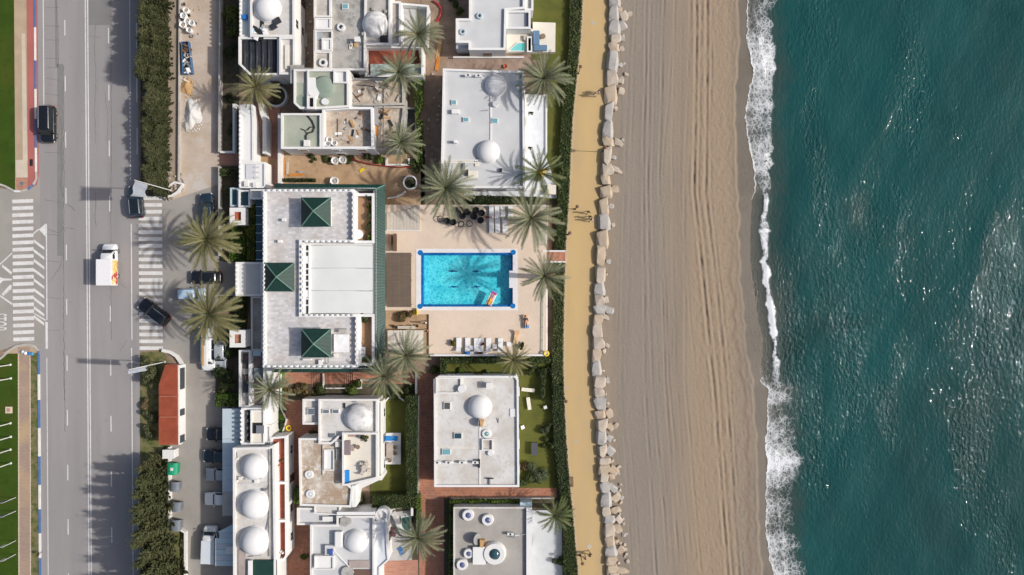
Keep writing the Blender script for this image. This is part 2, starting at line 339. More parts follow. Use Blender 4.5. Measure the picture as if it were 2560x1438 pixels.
stripe(214.6, -380, 217.4, 1820); stripe(220.4, -380, 223.2, 1820)
stripe(109.6, -380, 111.8, 262); stripe(113.6, 560, 116.4, 800); stripe(111, 805, 117, 872); stripe(113, 895, 115, 1820)
for x, ys in ((164.5, (-90, 50, 190, 330, 470, 612, 748, 888, 1025, 1162, 1298, 1434)), (273.5, (-70, 70, 212, 352, 490, 630, 765, 900, 1040, 1178, 1318))):
    for y in ys: stripe(x - 1.3, y, x + 1.3, y + 39)
stripe(325.8, -380, 327.6, 240)
for y in range(245, 450, 11): stripe(324.5, y, 327.6, y + 7)
stripe(326, 560, 328.4, 850); stripe(325, 870, 327.4, 1820)
for y in (-75, 55, 190, 320): stripe(342.2, y, 344.6, y + 66)
def crosswalk(x0, x1, y0, n, dy, skew):
    root = None
    for i in range(n):
        y = y0 + i * dy
        o = sheet('zebra_stripe', [(x0 + i * .12, y + skew), (x1 + i * .12, y), (x1 + i * .12, y + 9), (x0 + i * .12, y + 9 + skew)], .016, paint, side if x0 < 100 else road)
        if x0 > 100: o.location.z = .016
crosswalk(30.5, 83, 497.5, 21, 17.25, 2); crosswalk(346, 405, 491, 23, 17.05, 0)
for i in range(9):
    y = 598 + i * 24.4 - max(0, i - 5) * 2
    sheet('hatch_bar', [(84.5, y), (110.5, y + 20), (110.5, y + 27), (84.5, y + 8)], .016, paint, side)
sheet('hatch_bar', [(84, 582), (84, 586), (97, 575), (96, 572)], .016, paint, side)
sheet('hatch_bar', [(97, 574), (114, 559), (114, 592)], .016, paint, side)
sheet('hatch_bar', [(85, 782), (85, 785), (114, 803), (114, 799)], .016, paint, side)
sheet('hatch_bar', [(-2, 661), (-2, 665), (31, 634), (30, 631)], .016, paint, side)
sheet('hatch_bar', [(6, 661), (4, 667), (28, 687), (30, 680)], .016, paint, side)
sheet('hatch_bar', [(-8, 690), (-8, 718), (8, 702), (29, 701), (30, 697), (8, 696)], .016, paint, side)
sheet('hatch_bar', [(29, 712), (24, 713), (4, 735), (8, 740), (29, 722)], .016, paint, side)
sheet('hatch_bar', [(-2, 736), (-2, 740), (30, 763), (32, 759)], .016, paint, side)
cu = bpy.data.curves.new('t', 'FONT'); cu.body = 'STOP'; cu.size = 1; cu.align_x = 'CENTER'
to = bpy.data.objects.new('t', cu); col.objects.link(to)
dg = bpy.context.evaluated_depsgraph_get(); tm = bpy.data.meshes.new_from_object(to.evaluated_get(dg)); bpy.data.objects.remove(to)
tm.materials.clear(); tm.materials.append(paint)
t = bpy.data.objects.new('road_lettering', tm); col.objects.link(t); t.parent = side
t.location = (*W(-28, 805), .018); t.rotation_euler = (0, 0, R(-90)); t.scale = (.98, 3.6, 1)
# left pavement, upper island: lawn, gravel, slab, cycle lane, kerb
sheet('lawn', [(-700, -400), (33, -400), (38, 445), (38, 478), (-20, 460), (-700, 452)], .05, lawn)
sheet('footpath', [(32, -400), (64, -400), (70, 440), (68, 476), (38, 474), (38, 400)], .06, beigepath)
sheet('paved_strip', [(54, 84), (63, 84), (69, 402), (57, 402)], .068, beigeslab); sheet('paved_strip', [(39, 400), (68, 400), (69, 444), (40, 444)], .07, beigeslab)
sheet('paved_strip', [(39, 444), (69, 444), (70, 474), (42, 475)], .07, terrapink)
cl = sheet('cycle_lane', [(63, -400), (90, -400), (97, 440), (92, 462), (70, 475)], .07, redlane)
q = MB(); q.cyl(*W(55, 459), .28, .28, .07, .085, 16); q.build('manhole_cover', metal, cl); q = MB(); q.pbox(74, 398, 82, 415, .07, .09); q.build('drain_grate', darkmetal, cl)
def kerbrun(pts, name='kerb', w=.28, h=.13, mats=None, seg=None):
    root = MB()
    for i, (a, c) in enumerate(zip(pts, pts[1:])):
        A = Vector(W(*a)); C = Vector(W(*c)); d = (C - A); ln = d.length; d.normalize(); n = Vector((-d.y, d.x)) * w / 2
        k = MB(); k.prism([tuple(A + n), tuple(A - n), tuple(C - n - d * .01), tuple(C + n - d * .01)], -.02, h + (i % 2) * .002)
        o = k.build(name, mats[i % len(mats)]); o['kind'] = 'structure'
ky = [-420, -350, -280, -210, -142, -72, 0, 69, 152, 223, 298, 370]
kerbrun([(tl(91, y), y) for y in ky], mats=[kerbw, kerbb] if False else [kerbb, kerbw])
kerbrun([(tl(91, 370), 370), (tl(91, 430), 430), (92, 448), (84, 462), (70, 474), (52, 479), (36, 478), (14, 466), (-10, 458), (-60, 452), (-700, 450)], mats=[kerbw, kerbs, kerbs, kerbb, kerbs])
# lower island
sheet('lawn', [(-700, 905), (-10, 900), (20, 880), (46, 878), (46, 1840), (-700, 1840)], .05, lawn)
sheet('footpath', [(45, 868), (75, 868), (77, 1840), (48, 1840)], .06, pinkpath)
sheet('grass_strip', [(74, 870), (96, 872), (102, 1840), (76, 1840)], .055, grassdry)
sheet('footpath', [(4, 884), (40, 862), (75, 862), (92, 870), (92, 882), (40, 884)], .058, beigepath)
for x0 in (44.5, 73.5):
    r_ = MB()
    for y in range(884, 1840, 9):
        xx = x0 + (y - 884) * .0022; r_.pbox(xx, y, xx + 2.4, y + 8.3, .02, .085 + rnd.uniform(0, .02))
    r_.build('edging_stones', beigeslab)['kind'] = 'structure'
kerbrun([(-60, 914), (-10, 905), (8, 892), (24, 876), (44, 865), (70, 861), (88, 866), (97, 878)], mats=[kerbs])
kerbrun([(tl(96, y) - 1.5, y) for y in (878, 936, 1000, 1070, 1141, 1212, 1273, 1333, 1395, 1455, 1520, 1580, 1640, 1700)], mats=[kerbb, kerbw])
# right of the avenue
sheet('planting_bed', [(349, -400), (428, -400), (428, 470), (400, 492), (352, 489)], .03, darkearth)
sheet('dirt_verge', [(424, -400), (450, -400), (448, 455), (410, 470), (420, 300)], .035, verge)
sheet('dusty_lane', [(447, -400), (552, -400), (550, 460), (430, 500), (448, 455)], .03, dirtlane)
sheet('parking_yard', [(349, 489), (400, 489), (430, 500), (470, 440), (600, 440), (600, 1840), (450, 1840), (462, 1330), (422, 1310), (422, 1120), (442, 900), (410, 872), (352, 878)], .024, asphalt2)
sheet('grass_bed', [(350, 882), (408, 876), (424, 912), (424, 1310), (460, 1330), (458, 1840), (352, 1840)], .03, grassdry)
sheet('garden_bed', [(552, -400), (598, -400), (598, 382), (552, 382)], .035, darkearth)
sheet('garden_bed', [(545, 415), (600, 415), (655, 460), (655, 655), (548, 655)], .034, darkearth)
sheet('garden_bed', [(545, 740), (625, 740), (600, 1016), (537, 1016)], .034, darkearth)
sheet('paved_entrance', [(548, 383), (600, 383), (600, 412), (548, 412)], .034, terrapink)
sheet('sandy_yard', [(695, 375), (1062, 375), (1062, 540), (960, 540), (695, 470)], .03, sandyard)
sheet('earth_yard', [(736, -400), (790, -400), (790, 178), (736, 178)], .035, earth)
sheet('earth_path', [(1052, -400), (1140, -400), (1140, 480), (1052, 520)], .03, earth)
sheet('paved_path', [(1125, 138), (1330, 138), (1330, 180), (1110, 180)], .034, nm('brown_path_paving', (.36, .27, .22), (.28, .2, .16), .8, 12, .2, .9, .3, stains=((1.2, .52, .66, (.17, .12, .1), .6),)))
sheet('lawn', [(1328, -400), (1425, -400), (1425, 150), (1328, 150)], .04, lawnolive)
sheet('lawn', [(1366, 150), (1412, 150), (1404, 500), (1366, 500)], .04, lawnolive)
sheet('marble_terrace', [(1308, 236), (1369, 236), (1366, 395), (1392, 470), (1392, 496), (1160, 490), (1160, 466), (1308, 466)], .1, marble)
sheet('garden_bed', [(1160, 486), (1400, 486), (1400, 516), (1160, 516)], .036, darkearth)
sheet('lawn', [(1100, 888), (1395, 888), (1400, 1220), (1296, 1220), (1100, 960)], .04, lawnolive)
sheet('garden_bed', [(1380, -400), (1470, -400), (1440, 300), (1420, 720), (1418, 1000), (1440, 1438), (1465, 1840), (1380, 1840)], .01, darkearth)
sheet('terracotta_paving', [(1040, 930), (1090, 930), (1090, 1212), (1392, 1212), (1392, 1244), (1130, 1246), (1130, 1840), (1040, 1840)], .032, terra)
sheet('terracotta_paving', [(700, 928), (1050, 928), (1050, 966), (950, 970), (950, 975), (700, 975)], .034, terra)
sheet('terracotta_paving', [(700, 970), (800, 970), (800, 1840), (690, 1840)], .03, terra)
sheet('terracotta_paving', [(955, 1400), (1045, 1400), (1045, 1840), (955, 1840)], .046, terrapink)
sheet('lawn', [(676, 930), (712, 930), (712, 1090), (676, 1090)], .05, nm('lawn_bright', (.10, .185, .012), (.075, .14, .012), 1, 26, .4, .95, .6))
sheet('lawn', [(940, 968), (1025, 968), (1025, 1240), (925, 1240)], .042, lawnolive)
sheet('garden_bed', [(720, 960), (1045, 960), (1045, 1000), (720, 1000)], .038, darkearth)
sheet('garden_bed', [(925, 1205), (1048, 1205), (1048, 1440), (925, 1440)], .036, darkearth)
sheet('garden_bed', [(1110, 1245), (1420, 1245), (1420, 1290), (1130, 1290), (1130, 1840), (1110, 1840)], .034, darkearth)
sheet('marble_terrace', [(1330, 1276), (1404, 1276), (1412, 1840), (1330, 1840)], .08, nm('pale_terrace', (.54, .56, .58), (.48, .5, .52), .8, 10, .06, .7, .15, stains=((.9, .55, .7, (.42, .43, .45), .5),)))
# ------------------------------------------------------------------ beach and sea
ZS = -1.25
front = interp([(-400, 1850), (-60, 1866), (0, 1867), (60, 1868), (100, 1867), (150, 1876), (190, 1884), (240, 1872), (280, 1864), (330, 1867), (380, 1878), (430, 1886), (480, 1889), (500, 1880), (550, 1876), (650, 1875), (720, 1884), (800, 1895), (850, 1908), (900, 1903), (950, 1903), (975, 1920), (1040, 1920), (1100, 1914), (1150, 1917), (1250, 1916), (1340, 1916), (1400, 1925), (1438, 1935), (1520, 1945), (1850, 1960)])
outer = interp([(-400, 1930), (0, 1945), (40, 1930), (150, 1938), (230, 1940), (300, 1932), (400, 1932), (480, 1930), (600, 1940), (750, 1952), (850, 1982), (950, 1995), (1100, 1992), (1180, 1998), (1260, 1995), (1340, 2002), (1438, 2010), (1850, 2020)])
crest = interp([(-400, 1890), (0, 1875), (150, 1900), (300, 1915), (420, 1905), (500, 1917), (540, 1909), (600, 1911), (700, 1916), (800, 1931), (870, 1937), (950, 1940), (1050, 1945), (1100, 1930), (1250, 1940), (1438, 1955), (1850, 1960)])
wetx = interp([(-400, 1838), (0, 1845), (100, 1847), (200, 1840), (300, 1838), (480, 1845), (600, 1848), (700, 1852), (800, 1860), (900, 1868), (950, 1878), (1100, 1890), (1200, 1893), (1300, 1895), (1438, 1906), (1850, 1915)])
tracks = [([1615, 1607, 1612, 1640], 3.2, .05), ([1627, 1618, 1630, 1672], 3, .05), ([1659, 1648, 1662, 1698], 3, .05), ([1690, 1652, 1672, 1716], 2.5, .04), ([1687, 1680, 1690, 1730], 2.5, .03), ([1727, 1712, 1712, 1752], 3, .035),
          ([1740, 1734, 1782, 1818], 4, .09), ([1767, 1764, 1814, 1846], 4, .09), ([1752, 1746, 1796, 1830], 3.4, .05), ([1780, 1776, 1826, 1858], 3, .04), ([1577, 1560, 1552, 1580], 2.5, .025), ([1590, 1575, 1566, 1600], 2.5, .025), ([1640, 1630, 1645, 1684], 2, .03), ([1705, 1700, 1740, 1780], 2.2, .03), ([1550, 1552, 1540, 1560], 2, .02)]
rr = np.random.default_rng(5)
def wob(n, amp, step):                      # smooth 1-D noise
    k = rr.normal(0, amp, int(n / step) + 3); return np.interp(np.arange(n) / step, np.arange(len(k)), k)
ny = 480; ys = np.linspace(-380, 1820, ny); U = np.linspace(0, 1, 190)
fr = np.array([front(y) for y in ys]); pr = np.array([prom_r(y) for y in ys]); wx = np.array([wetx(y) for y in ys]) + wob(ny, 2.5, 5)
X = pr[:, None] + (2040 - pr)[:, None] * U[None, :]
Y = np.repeat(ys[:, None], len(U), 1)
Z = np.where(X < wx[:, None], -.12 - .7 * np.clip((X - pr[:, None]) / (wx - pr)[:, None], 0, 1) ** 1.3, -.82 - (X - wx[:, None]) / np.maximum(fr - wx, 12)[:, None] * (abs(ZS) - .82))
Z = np.maximum(Z, -6)
for t_ in tracks:
    cx = np.interp(ys, [0, 480, 950, 1438], t_[0]) + wob(ny, .8, 20)
    d = (X - cx[:, None]) / t_[1]; mod = np.clip(1 + wob(ny, .5, 7) + wob(ny, .3, 2), 0, 2.2)[:, None]
    Z += 0.8 * np.where(X < wx[:, None] - 8, (-t_[2] * np.exp(-d * d * 2) + t_[2] * .6 * np.exp(-((np.abs(d) - 1.7) ** 2) * 2.5)) * mod, 0)
dim = rr.normal(0, 1, Z.shape); Z += .014 * dim * np.where((X > 1735) & (X < wx[:, None] - 4), 1.6, .5)
edge = np.exp(-((X - wx[:, None] + 3) / 3.0) ** 2); Z += .05 * edge
f = S * (1 - Z / CAMH); XW = (X - CX) * f; YW = (CY - Y) * f
def grid_mesh(name, XW, YW, ZW, attrs, m, smooth=True):
    a, b_ = XW.shape; me = bpy.data.meshes.new(name)
    idx = np.arange(a * b_).reshape(a, b_)
    q = np.stack([idx[:-1, :-1], idx[1:, :-1], idx[1:, 1:], idx[:-1, 1:]], -1).reshape(-1, 4)
    me.vertices.add(a * b_); me.vertices.foreach_set('co', np.stack([XW, YW, ZW], -1).astype(np.float32).ravel())
    me.loops.add(q.size); me.loops.foreach_set('vertex_index', q.astype(np.int32).ravel())
    me.polygons.add(len(q)); me.polygons.foreach_set('loop_start', np.arange(0, q.size, 4, dtype=np.int32))
    me.update(calc_edges=True)
    me.polygons.foreach_set('use_smooth', [smooth] * len(q))
    for k, v in attrs.items():
        at = me.attributes.new(k, 'FLOAT', 'POINT'); at.data.foreach_set('value', v.astype(np.float32).ravel())
    me.materials.append(m); o = bpy.data.objects.new(name, me); col.objects.link(o); return o
def attr(nt, name):
    n = nt.nodes.new('ShaderNodeAttribute'); n.attribute_name = name; return n.outputs['Fac']
m, nt, N, L, P = base_mat('beach_sand')
v = pos_(nt); vs = pos_(nt, (1.4, .12, 1))
c = mixc(nt, ramp(nt, noise(nt, vs, .5, 5), .35, .65), (.275, .225, .175), (.235, .195, .155))
c = mixc(nt, math_(nt, 'MULTIPLY', attr(nt, 'warm'), .8), c, (.31, .235, .165))
c = mixc(nt, math_(nt, 'MULTIPLY', attr(nt, 'gray'), .6), c, (.235, .208, .178))
sp = math_(nt, 'MULTIPLY', ramp(nt, noise(nt, v, 3.2, 4, .7), .56, .68), attr(nt, 'speck')); c = mixc(nt, math_(nt, 'MULTIPLY', sp, .6), c, (.17, .125, .09))
c = mixc(nt, attr(nt, 'wrack'), c, (.20, .14, .10))
c = mixc(nt, attr(nt, 'wet'), c, (.092, .076, .060))
fn = noise(nt, v, 7, 4, .7); n = N.new('ShaderNodeVectorMath'); n.operation = 'SCALE'; L.new(c, n.inputs[0]); L.new(math_(nt, 'MULTIPLY_ADD', fn, .36, .82), n.inputs['Scale'])
L.new(n.outputs[0], P.inputs['Base Color']); L.new(math_(nt, 'MULTIPLY_ADD', attr(nt, 'wet'), -.5, .95), P.inputs['Roughness'])
P.inputs['Specular IOR Level'].default_value = .3
L.new(bumpn(nt, noise(nt, v, 3.0, 6, .8), 1.0, .07), P.inputs['Normal'])
wet = np.clip((X - wx[:, None]) / 5, 0, 1); dd = wx[:, None] - X
band = lambda x0, x1, s: np.clip((X - x0) / s, 0, 1) * np.clip((x1 - X) / s, 0, 1)
lwr = np.clip((Y - 560) / 200, 0, 1)
beach = grid_mesh('beach', XW, YW, Z, dict(wet=wet, warm=band(1700, 1860, 40), gray=band(1520, 1680, 40), speck=np.clip(1 - np.abs(dd - 45) / 60, 0, 1), wrack=np.clip(1 - np.abs(dd - 14 - lwr * 8 + wob(ny, 5, 6)[:, None]) / 7, 0, 1) * (.3 + .4 * lwr)), m)
beach['kind'] = 'structure'
# sea
def xs_from(fr0, far=2700, n=170):
    u = np.linspace(0, 1, n) ** 1.5; return fr0[:, None] + (far - fr0)[:, None] * u[None, :]
fr2 = fr + wob(ny, 1.6, 3) + wob(ny, .8, 1)
XS = xs_from(fr2); YS = np.repeat(ys[:, None], XS.shape[1], 1); D = XS - fr2[:, None]
xm = (XS - CX) * S; ym = (CY - YS) * S
ZW = np.full_like(XS, ZS)
sw = lambda kx, ky, ph: np.sin(kx * xm + ky * ym + ph)
ZW += np.clip(D / 120, 0, 1) * (.045 * sw(.42, -.30, .4) * (1 + .6 * sw(.11, .13, 1)) + .022 * sw(.9, -.33, 1.3) * (1 + .8 * sw(.2, -.17, 2)) + .015 * sw(.7, .55, 2.0) + .008 * sw(1.9, -1.2, .7))
cr = np.array([crest(y) for y in ys]); ZW += .08 * np.exp(-((XS - cr[:, None] - 3) / 7) ** 2) * np.clip((D - 6) / 20, 0, 1)
f = S * (1 - ZS / CAMH)
m, nt, N, L, P = base_mat('sea_water')
sh = attr(nt, 'shore'); v = pos_(nt)
c = mixc(nt, ramp(nt, noise(nt, pos_(nt, (1, .55, 1)), .045, 4, .55, .6), .36, .64), (.009, .068, .070), (.012, .053, .054))
c = mixc(nt, ramp(nt, noise(nt, pos_(nt, (.9, .5, 1)), .13, 4), .5, .75), c, (.015, .076, .078))
c = mixc(nt, math_(nt, 'MULTIPLY', ramp(nt, noise(nt, v, .07, 4), .6, .72), .55), c, (.004, .030, .028))
nsh = math_(nt, 'ADD', sh, math_(nt, 'MULTIPLY_ADD', noise(nt, v, .35, 4), .5, -.25))
c = mixc(nt, ramp(nt, nsh, .15, .75), c, (.048, .064, .058)); c = mixc(nt, ramp(nt, sh, .72, 1.0), c, (.115, .112, .098))
L.new(c, P.inputs['Base Color']); P.inputs['Roughness'].default_value = .035; P.inputs['Specular IOR Level'].default_value = .24; P.inputs['IOR'].default_value = 1.33
h1 = noise(nt, pos_(nt, (1.5, .8, 1)), 1.9, 2.5, .5, .2); h2 = noise(nt, pos_(nt, (1.4, .6, 1)), .22, 3, .5)
mp = N.new('ShaderNodeMapping'); mp.inputs['Rotation'].default_value = (0, 0, R(30)); mp.inputs['Scale'].default_value = (.16, .035, 1); L.new(v, mp.inputs['Vector'])
gust = ramp(nt, noise(nt, mp.outputs[0], 1.0, 4, .55), .50, .70)
bn = N.new('ShaderNodeBump'); bn.inputs['Strength'].default_value = 1.0; L.new(math_(nt, 'MULTIPLY_ADD', gust, .24, .075), bn.inputs['Distance']); L.new(math_(nt, 'MULTIPLY_ADD', h2, 1.6, h1), bn.inputs['Height']); L.new(bn.outputs[0], P.inputs['Normal'])
sea = grid_mesh('sea', (XS - CX) * f, (CY - YS) * f, ZW, dict(shore=np.clip(1 - D / (115 + wob(ny, 12, 30)[:, None]), 0, 1)), m); sea['kind'] = 'structure'
b = MB(); xr = float((2700 - CX) * f); b.add([(xr, -320, ZS - .3), (900, -320, ZS - .3), (900, 320, ZS - .3), (xr, 320, ZS - .3)], [(0, 1, 2, 3)]); b.build('open_water', m)['kind'] = 'structure'
for sy in (-1, 1):      # the shore goes on beyond the picture
    y0, y1 = sy * 60.5, sy * 320; xa, xb = W(1530, 0)[0], W(1925, 0)[0]
    q = MB(); q.sheet([(xa, y0), (xb, y0), (xb, y1), (xa, y1)], -.6); q.build('beach', nm('beach_sand_far', (.29, .24, .185), (.25, .205, .16), .3, 12, .15, .95, .4))['kind'] = 'structure'
    q = MB(); q.sheet([(xb, y0), (xr, y0), (xr, y1), (xb, y1)], ZS - .02); q.build('open_water', m)['kind'] = 'structure'
# foam
m, nt, N, L, P = base_mat('sea_foam'); v = pos_(nt, (1, .8, 1))
def dist(sc):
    wv = N.new('ShaderNodeTexNoise'); wv.inputs['Scale'].default_value = .9; wv.inputs['Detail'].default_value = 3; L.new(v, wv.inputs['Vector'])
    a = N.new('ShaderNodeVectorMath'); a.operation = 'MULTIPLY_ADD'; L.new(wv.outputs['Color'], a.inputs[0]); a.inputs[1].default_value = (.9, .9, 0); L.new(v, a.inputs[2])
    vo = N.new('ShaderNodeTexVoronoi'); vo.feature = 'DISTANCE_TO_EDGE'; vo.inputs['Scale'].default_value = sc; L.new(a.outputs[0], vo.inputs['Vector']); return vo.outputs['Distance']
dens = attr(nt, 'dens')
big = math_(nt, 'SUBTRACT', 1.0, math_(nt, 'MULTIPLY', dist(1.7), 2.6)); small = math_(nt, 'SUBTRACT', 1.0, math_(nt, 'MULTIPLY', dist(4.0), 2.2))
lace = math_(nt, 'MAXIMUM', big, math_(nt, 'MULTIPLY', small, .9))
tex = math_(nt, 'ADD', math_(nt, 'MULTIPLY', lace, .5), math_(nt, 'MULTIPLY', noise(nt, v, 1.3, 5, .7), .55))
al = ramp(nt, math_(nt, 'ADD', tex, math_(nt, 'MULTIPLY_ADD', dens, 1.15, -1.15)), .18, .62)
al.node.clamp = True
tr = N.new('ShaderNodeBsdfTransparent'); mx = N.new('ShaderNodeMixShader')
P.inputs['Base Color'].default_value = (.80, .82, .84, 1); P.inputs['Roughness'].default_value = .8
L.new(bumpn(nt, tex, .6, .08), P.inputs['Normal'])
L.new(math_(nt, 'MULTIPLY', al, .93), mx.inputs[0]); L.new(tr.outputs[0], mx.inputs[1]); L.new(P.outputs[0], mx.inputs[2]); L.new(mx.outputs[0], N['Material Output'].inputs['Surface'])
ot = np.array([outer(y) for y in ys]) + wob(ny, 5, 4)
u = np.linspace(0, 1, 70); XF = fr2[:, None] - .5 + (ot + 26 - fr2)[:, None] * u[None, :]; YF = np.repeat(ys[:, None], 70, 1)
t1 = np.clip((XF - fr2[:, None]) / (ot - fr2)[:, None], 0, 1.4)
A = np.clip(1 - (YF - 455) / 60, 0, 1); B = np.clip((YF - 455) / 60, 0, 1) * np.clip(1 - (YF - 900) / 70, 0, 1); C_ = np.clip((YF - 900) / 70, 0, 1)
edgef = np.exp(-((XF - fr2[:, None]) / 2.2) ** 2)
blotch = (wob(ny, .16, 14) + wob(ny, .10, 5))[:, None]
den = A * (np.interp(t1, [0, .1, .55, .9, 1.0, 1.3], [.82, .68, .80, .72, .44, .0]) + blotch * .55) + B * np.maximum(np.interp(t1, [0, .1, 1, 1.3], [.42, .30, .30, .0]), (1.0 + wob(ny, .15, 4) + wob(ny, .1, 1.5))[:, None] * np.exp(-np.abs((XF - cr[:, None] + wob(ny, 2, 3)[:, None]) / (11 + wob(ny, 4, 8))[:, None]) ** 2)) + C_ * (np.interp(t1, [0, .1, .45, .8, 1.0, 1.3], [.85, .77, .72, .62, .48, .0]) + blotch * .55)
den = np.maximum(den, edgef * (.95 * A + .62 * B + .98 * C_)); den *= np.clip((1.32 - t1) / .12, 0, 1)
ZF = ZS + .03 + .05 * den + (.07 + .05 * np.clip(wob(ny, .6, 3), -1, 1)[:, None]) * np.exp(-((XF - cr[:, None] - 3) / 7) ** 2) * np.clip((XF - fr2[:, None] - 6) / 20, 0, 1) + np.clip((XF - fr2[:, None]) / 120, 0, 1) * .16
foam = grid_mesh('sea_foam', (XF - CX) * f, (CY - YF) * f, ZF, dict(dens=den), m)
tag(foam, 'white lacy foam of the breaking waves along the wet sand', 'foam', kind='stuff')
# ------------------------------------------------------------------ seawall boulders
brocks = []
for k in range(14):
    bm = bmesh.new(); r_ = random.Random(100 + k)
    for sx in (-1, 1):
        for sy in (-1, 1):
            for sz in (-1, 1): bm.verts.new((sx * r_.uniform(.22, .5) * (.8 if sz > 0 else 1), sy * r_.uniform(.26, .5) * (.86 if sz > 0 else 1), sz * r_.uniform(.25, .5)))
    for i in range(4): bm.verts.new((r_.uniform(-.5, .5), r_.choice((-.5, .5)), r_.uniform(-.3, .4)))
    for i in range(3): bm.verts.new((r_.choice((-.5, .5)), r_.uniform(-.4, .4), r_.uniform(-.3, .4)))
    h = bmesh.ops.convex_hull(bm, input=bm.verts); bmesh.ops.delete(bm, geom=[g for g in h['geom_interior'] if isinstance(g, bmesh.types.BMVert)], context='VERTS')
    bmesh.ops.bevel(bm, geom=bm.edges[:], offset=.022, segments=1, affect='EDGES')
    me = bpy.data.meshes.new('boulder'); bm.to_mesh(me); bm.free(); me.materials.append(stonem[k % 3]); brocks.append(me)
rk = random.Random(11)
def boulder(px, py, lx, ly, hz, z0, rot, lab, grp):
    o = bpy.data.objects.new('boulder', rk.choice(brocks)); col.objects.link(o)
    x, y = W(px, py, z0 + hz * .6); o.location = (x, y, z0 + hz * .45); o.scale = (lx * S, ly * S, hz); o.rotation_euler = (rk.uniform(-.06, .06), rk.uniform(-.06, .06), rot)
    tag(o, lab, 'boulder', grp)
y = -20
LA = 'big pale limestone boulder in the row edging the sandy promenade'; LB = 'smaller pale boulder tumbled on the beach side of the seawall row'
while y < 1465:
    ln = rk.uniform(22, 48) if y < 700 else rk.uniform(18, 36)
    wd = rk.uniform(21, 29); x0 = prom_r(y + ln / 2) + 2
    boulder(x0 + wd / 2, y + ln / 2, wd * 1.2, ln * 1.18, rk.uniform(.85, 1.15), -.15, rk.uniform(-.08, .08), LA, 'seawall boulders beside the promenade')
    xx = x0 + wd
    if rk.random() < (.75 if y > 150 else .7):
        w2 = rk.uniform(12, 23); boulder(xx + w2 * .45, y + ln * rk.uniform(.3, .7), w2, w2 * rk.uniform(.9, 1.6), rk.uniform(.5, .8), -.25, rk.uniform(0, 3), LB, 'tumbled boulders at the foot of the seawall')
        xx += w2 * .8
    if rk.random() < (.35 if y < 850 else .6):
        w2 = rk.uniform(7, 13); boulder(xx + w2 * .6, y + ln * rk.uniform(.1, .9), w2, w2 * rk.uniform(.9, 1.4), rk.uniform(.35, .55), -.3, rk.uniform(0, 3), LB, 'tumbled boulders at the foot of the seawall')
    if y > 1150:
        for _ in range(2):
            w2 = rk.uniform(5, 10); boulder(x0 + wd + rk.uniform(8, 30), y + ln * rk.random(), w2, w2 * rk.uniform(.9, 1.4), rk.uniform(.3, .5), -.3, rk.uniform(0, 3), LB, 'tumbled boulders at the foot of the seawall')
    y += ln * .97
for px, py, sz in ((1557, 62, 20), (1550, 24, 14)): boulder(px, py, sz, sz * 1.2, .7, -.25, .4, LB, 'tumbled boulders at the foot of the seawall')
# ------------------------------------------------------------------ vegetation
def leafmat(name, c1, c2, c3=None, tr=.25):
    if name in MATS: return MATS[name]
    m, nt, N, L, P = base_mat(name)
    c = mixc(nt, ramp(nt, noise(nt, pos_(nt), 1.1, 4), .38, .62), c1, c2)
    c = mixc(nt, ramp(nt, noise(nt, pos_(nt), 14, 2), .55, .75), c, c3 or tuple(x * 1.7 for x in c1))
    oi = N.new('ShaderNodeObjectInfo'); c = mixc(nt, math_(nt, 'MULTIPLY', ramp(nt, oi.outputs['Random'], .55, 1.0), .45), c, tuple(x * .45 for x in c2)); c = mixc(nt, math_(nt, 'MULTIPLY', ramp(nt, oi.outputs['Random'], .35, .0), .4 if name.startswith('frond') else .12), c, (.34, .29, .17))
    L.new(c, P.inputs['Base Color']); P.inputs['Roughness'].default_value = .6; P.inputs['Specular IOR Level'].default_value = .3
    t = N.new('ShaderNodeBsdfTranslucent'); L.new(c, t.inputs[0]); mx = N.new('ShaderNodeMixShader'); mx.inputs[0].default_value = tr
    L.new(P.outputs[0], mx.inputs[1]); L.new(t.outputs[0], mx.inputs[2]); L.new(mx.outputs[0], N['Material Output'].inputs['Surface'])
    MATS[name] = m; return m
lf_hedge = leafmat('hedge_leaf', (.075, .10, .028), (.05, .075, .02), (.14, .18, .055))
lf_dark = leafmat('dark_leaf', (.045, .068, .022), (.03, .05, .016), (.09, .13, .04))
lf_yel = leafmat('yellow_green_leaf', (.15, .17, .02), (.10, .12, .015), (.24, .24, .04))
lf_bright = leafmat('bright_leaf', (.10, .17, .02), (.07, .12, .015), (.18, .26, .05))
lf_cyp = leafmat('cypress_leaf', (.095, .105, .046), (.062, .072, .03), (.19, .20, .10), .15)
lf_grey = leafmat('grey_green_leaf', (.10, .13, .07), (.07, .10, .045), (.2, .23, .13))
lf_dry = leafmat('dry_leaf', (.16, .12, .05), (.11, .085, .035), (.26, .2, .09))
fr_grey = leafmat('frond_grey_green', (.23, .245, .15), (.16, .185, .10), (.38, .38, .26), .2)
fr_olive = leafmat('frond_olive', (.24, .225, .105), (.17, .175, .07), (.38, .34, .18), .2)
fr_green = leafmat('frond_green', (.12, .155, .05), (.085, .115, .035), (.24, .26, .11), .2)
fr_dead = leafmat('frond_dead', (.24, .17, .08), (.17, .12, .06), (.33, .25, .13), .2)
bark = nm('palm_bark', (.20, .15, .10), (.13, .095, .065), 3, 12, .3, .95, .6); bark2 = nm('tree_bark', (.14, .10, .07), (.09, .065, .045), 3, 12, .3, .95, .5)
core = nm('hedge_core', (.016, .026, .008), (.012, .02, .006), 2, 10, .3, .95, .3)
